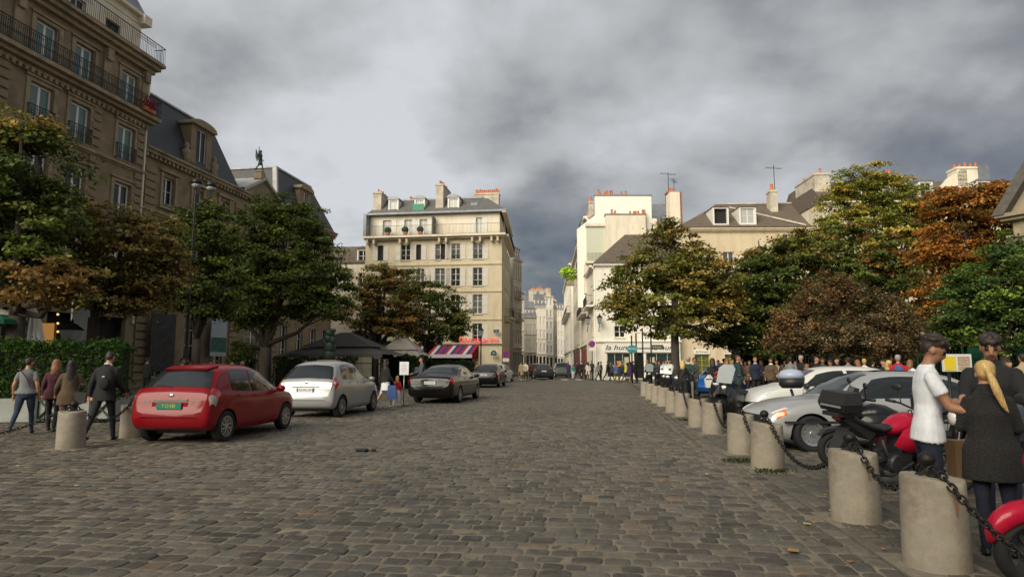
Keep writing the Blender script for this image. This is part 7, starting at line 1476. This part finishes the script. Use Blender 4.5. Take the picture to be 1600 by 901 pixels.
ppl = [ # key, px, Y, facing, h, hair, top, bottom, extra, label
 ('walk', 740, 52, 180, 1.75, HK, CDG, CBK, None, 'man in dark grey under the striped awning'), ('coat', 747, 50, 250, 1.66, HL, CBE, CBE, CBE, 'woman in a beige coat by the lantern post'),
 ('coat', 814, 56, 265, 1.70, HB, CBE, CBK, CBE, 'woman in a long tan coat at the left corner of the side street'), ('walk', 821, 57, 260, 1.76, HB, CCR, CBR, None, 'man in a cream jacket at the left corner'), ('walk', 829, 58, 90, 1.72, HK, CMR, CBK, None, 'man in maroon crossing at the left corner'),
 ('stand', 887, 64, 270, 1.70, HB, CPU, CJN, None, 'person in a purple jacket at the right kerb'), ('child', 894, 63, 270, 1.45, HB, CGN, CW, None, 'child in green and white at the right kerb'), ('walk', 901, 64, 200, 1.72, HK, CBK, CBK, None, 'man in black by the red shopfront'), ('stand', 907, 63, 270, 1.76, HK, CBK, CBK, CW, 'man in a dark suit with white shirt by the red shopfront'), ('chat', 913, 64, 30, 1.72, HB, CDG, CBK, None, 'person in grey turned to the red shopfront'),
 ('coat', 917, 59, 100, 1.68, HK, CCR, CBK, CCR, 'woman in a white coat at the bookshop corner'), ('stand', 923, 60, 250, 1.80, HK, CDG, CBK, None, 'tall man behind the woman in the white coat'), ('walk2', 933, 58, 20, 1.70, HB, CGR, CBK, None, 'person in a grey jacket at the bookshop corner'), ('chat', 937, 58.5, 200, 1.68, HK, CDG, CDG, None, 'person in dark grey pushing along the corner'),
 ('walk', 947, 57, 10, 1.76, HK, CBK, CBK, None, 'man in black striding past the bookshop corner'), ('walk2', 953, 57, 200, 1.68, HB, CDG, CBK, None, 'woman in dark clothes passing the shop window'), ('ride', 960, 52, 60, 1.75, HB, CBL, COC, None, 'cyclist in a blue jacket and ochre trousers'), ('walk', 970, 55, 190, 1.74, HB, CDG, CJN, None, 'man in grey beside the cyclist'), ('walk2', 975, 55, 350, 1.68, HL, CYE, CBK, None, 'person in bright yellow before the window'), ('coat', 982, 50, 90, 1.70, HK, CPU, CBK, CPU, 'woman in a purple coat by the metro sign'), ('walk', 987, 52, 200, 1.74, HB, CBK, CBK, None, 'man in black by the metro posts'),
 ('chat', 1022, 44, 200, 1.74, HB, CDG, CBK, None, 'person in grey standing by the metro rail'), ('stand2', 1034, 43, 240, 1.66, HR, CMR, CJN, None, 'woman in maroon at the metro rail'), ('stand', 1044, 40, 200, 1.78, HK, CBK, CBK, None, 'man in black left of the bare tree trunk'),
 ('stand2', 1063, 24.5, 60, 1.66, HL, CBK, CBK, None, 'blonde woman in black with a shoulder bag near the blue car'), ('stand', 1072, 25.5, 240, 1.80, HG2, CTE, CCR, CCR, 'grey haired man talking to the blonde woman in black'), ('chat', 1082, 27, 190, 1.78, HB, CDG, CDG, None, 'man in a dark jacket behind the grey haired man'),
 ('stand2', 1109, 22.5, 80, 1.72, HB, CBK, CJN, None, 'woman with long brown hair and jeans carrying a white bag'), ('chat', 1122, 22.2, 70, 1.55, HB, CRD, CJN, None, 'woman in a bright red top by the covered scooter'), ('stand2', 1131, 25, 265, 1.70, HR, CDG, CBK, None, 'woman facing the camera behind the red top'), ('stand', 1148, 21.5, 350, 1.82, HK, CTE, CBK, None, 'tall man in a dark green jacket above the covered scooter'), ('chat', 1140, 30, 200, 1.74, HK, CBL, CBK, None, 'man in a blue jacket behind the tall man'),
 ('walk', 1166, 29, 250, 1.72, HB, CBR, CBK, None, 'man in brown behind the suited man'), ('stand', 1175, 27.5, 265, 1.80, HR, CNV, CBK, CLB, 'man in a navy suit with a light blue shirt'), ('coat', 1160, 34, 200, 1.68, HB, CBE, CBK, CBE, 'woman in a fawn coat farther back'), ('stand', 1199, 27, 250, 1.76, HB, CBR, CBK, CW, 'man in an olive brown jacket beside the silver bicycle'), ('stand2', 1216, 21.5, 330, 1.50, HB, CDG, CBK, None, 'woman with brown hair seated low near the bicycle'), ('pack', 1229, 25, 60, 1.80, HB, CGR, CBK, CGR, 'person in a pale grey jacket turned away'), ('chat', 1246, 26, 200, 1.85, HG2, CBK, CBK, None, 'tall white haired man in black'), ('chat', 1238, 27, 150, 1.64, HB, CDG, CDG, None, 'person in dark grey beside the white haired man'),
 ('stand2', 1254, 23, 20, 1.52, HR, CMR, CJN, None, 'short person with auburn hair behind the white car'), ('stand', 1269, 22, 340, 1.78, HK, CBK, CBK, None, 'dark haired man in a cap behind the white car'), ('chat', 1279, 25, 250, 1.76, HB, CDG, CBK, None, 'man in grey facing the camera behind the white car'), ('stand2', 1291, 24, 200, 1.68, HB, CBR, CBK, None, 'woman with brown hair behind the white car roof'), ('stand', 1301, 25, 190, 1.74, HK, CBK, CBK, None, 'man in black with sunlit face behind the white car'), ('pack', 1318, 24, 90, 1.76, HB, CGR, CBK, CGR, 'person in a light grey jumper seen from behind'), ('stand2', 1333, 23, 120, 1.66, HR, CBR, CBK, None, 'auburn woman behind the white car roof'), ('pack', 1343, 23.5, 60, 1.70, HL, CW, CBK, CBK, 'fair person in white with a dark rucksack'), ('chat', 1356, 26, 30, 1.66, HB, CBK, CBK, None, 'person in black at the end of the white car'),
 ('stand2', 1380, 21, 300, 1.64, HL, CBE, CJN, None, 'blonde woman left of the red hooded man'), ('pack', 1395, 20, 60, 1.80, HG2, CRD, CBK, CBL, 'bald man in a red hooded top with a blue rucksack'), ('stand2', 1413, 21, 30, 1.66, HR, CW, CJN, None, 'auburn woman in a white top right of the red hooded man'), ('stand', 1587, 15, 80, 1.76, HB, CBE, CBR, None, 'man in a beige coat at the right edge of the frame'), ('stand', 1566, 17, 260, 1.62, HB, CMR, CBK, None, 'person glimpsed beyond the man in the black jacket')]
for k, px, Y, f, h, hr, tp, bt, ex, lb in ppl: person(k, lb, P4(px, Y), f, h, hr, tp, bt, CSH, ex or tp, skin=random.choice((None, SKIN2)), group=SG if px < 1050 else RGp)
tag(MB().frus(-.12, .12, -.05, .05, .72, -.16, .16, -.06, .06, .98).frus(-.16, .16, -.06, .06, .981, -.03, .03, -.02, .02, 1.16).obj('plastic_bag', M('white_plastic', (.62, .60, .55), .5), None, loc=(*P4(1103, 22.2), 0)), 'white plastic bag carried by the woman with long brown hair', 'bag')
tag(MB().tube([(-.14, -.12, 1.0), (-.02, -.13, 1.22), (.12, -.08, 1.44)], .012, 5).obj('bag_strap', CBR, None, loc=(*P4(1062, 24.4), 0)), 'brown strap across the back of the blonde woman in black', 'strap')
rs_ = random.Random(11)
for i, (px, Y) in enumerate(((1008, 47), (1028, 45), (1039, 46), (1054, 38), (1118, 33), (1127, 36), (1154, 31), (1184, 33), (1208, 31), (1222, 30), (1262, 29), (1286, 29), (1309, 28), (1326, 29), (1348, 28), (1367, 27), (1372, 22))):
    nm_, m_ = rs_.choice((('black', CBK), ('dark grey', CDG), ('brown', CBR), ('navy', CNV), ('maroon', CMR), ('beige', CBE))); hn, hm = rs_.choice((('dark', HB), ('black', HK), ('auburn', HR)))
    person(rs_.choice(('stand', 'stand2', 'chat', 'pack', 'walk')), '%s haired person in %s deeper in the crowd, %s' % (hn, nm_, 'by the metro rail' if px < 1060 else 'beyond the blue car' if px < 1160 else 'before the beige house shops' if px < 1240 else 'behind the white car roof'), P4(px, Y), rs_.uniform(0, 360), rs_.uniform(1.62, 1.82), hm, m_, CBK, CSH, m_, group=RGp)
# winged figure on the pediment
c_, s_ = cos(th1), sin(th1); wp_ = Vector((*o1, 0))+Vector((c_, s_, 0))*13.7+Vector((-s_, c_, 0))*.1
st_ = link('winged_statue', MESHES['coat'], None, (wp_.x, wp_.y, 17.95), (0, 0, radians(-50))); st_.scale = (1.05,)*3
for ms in st_.material_slots: ms.link = 'OBJECT'; ms.material = MBZ
tag(st_, 'green bronze winged figure standing on the pediment of the mansion', 'statue')
for s in (-1, 1): MB().add([(s*.1, -.15, 1.35), (s*.4, -.25, 1.9), (s*.32, -.28, 1.2), (s*.15, -.2, .8), (s*.1, -.19, 1.35), (s*.4, -.29, 1.9), (s*.32, -.32, 1.2), (s*.15, -.24, .8)], [(0, 1, 2, 3), (7, 6, 5, 4), (0, 4, 5, 1), (1, 5, 6, 2), (2, 6, 7, 3), (3, 7, 4, 0)]).obj('wing', MBZ, st_)
# small things on the ground
lf = MB().add([(-.05, 0, .004), (-.02, .03, .012), (.03, .035, .006), (.06, 0, .015), (.03, -.03, .005), (-.02, -.035, .014)], [(0, 1, 2, 3, 4, 5)])
LMs = [lf.mesh('fallen_leaf', M('leaf_litter_%d' % i, c, .8)) for i, c in enumerate(((.30, .19, .06), (.38, .30, .12), (.22, .10, .04)))]
spots = [(1240, 862), (1262, 821), (1256, 843), (1287, 716), (1300, 800), (1380, 860), (1200, 705), (28, 729), (92, 708), (176, 705), (212, 716), (640, 690), (1010, 716), (795, 762), (560, 742), (1180, 768), (905, 655), (1330, 880), (480, 700), (1105, 742), (1050, 690), (1290, 775), (120, 760), (1145, 735)]
for i, (x, y) in enumerate(spots):
    p = gp(x, y); l_ = link('fallen_leaf', LMs[i % 3], None, (p.x, p.y, .012), (0, 0, random.uniform(0, 6))); k = random.uniform(.45, .8) if i else 1.3; l_.scale = (k, k, 1)
    tag(l_, 'large pale dry leaf on the setts near the second bollard' if i == 0 else ('small %s fallen leaf lying on the ' % ('yellow brown', 'pale straw', 'rusty brown')[i % 3])+('setts beside the right bollards' if x > 1180 else 'cobbles by the left bollards' if x < 260 else 'open cobbles in the middle of the square'), 'leaf', 'fallen leaves' if i else None)
p = gp(568, 705); b = Bd(); tg = MB()
for k in range(9): tg.ell((random.gauss(0, .06), random.gauss(0, .025), .02), (.05, .035, .028), 8, 6)
tag(tg.obj('crumpled_cloth', CBK, None, loc=(p.x, p.y, 0), smooth=True), 'small black crumpled rag lying on the cobbles', 'rag')
MGR = M('weed_green', (.05, .09, .02), .8, trans=.2)
for i, (x, y) in enumerate(((1206, 738), (1075, 657), (130, 660), (1160, 722))):
    p = gp(x, y); n = 260; P = np.c_[rng.normal(0, .16, n), rng.normal(0, .06, n), rng.uniform(0, .05, n)]; me = leaf_mesh(P, rng.normal(size=(n, 3)), .035, np.array([(.05, .08, .02)])*rng.uniform(.6, 1.5, (n, 1)), 'weed_tuft'); o = link('weed_tuft', me, None, (p.x, p.y, .01)); tag(o, None, None, kind='stuff')
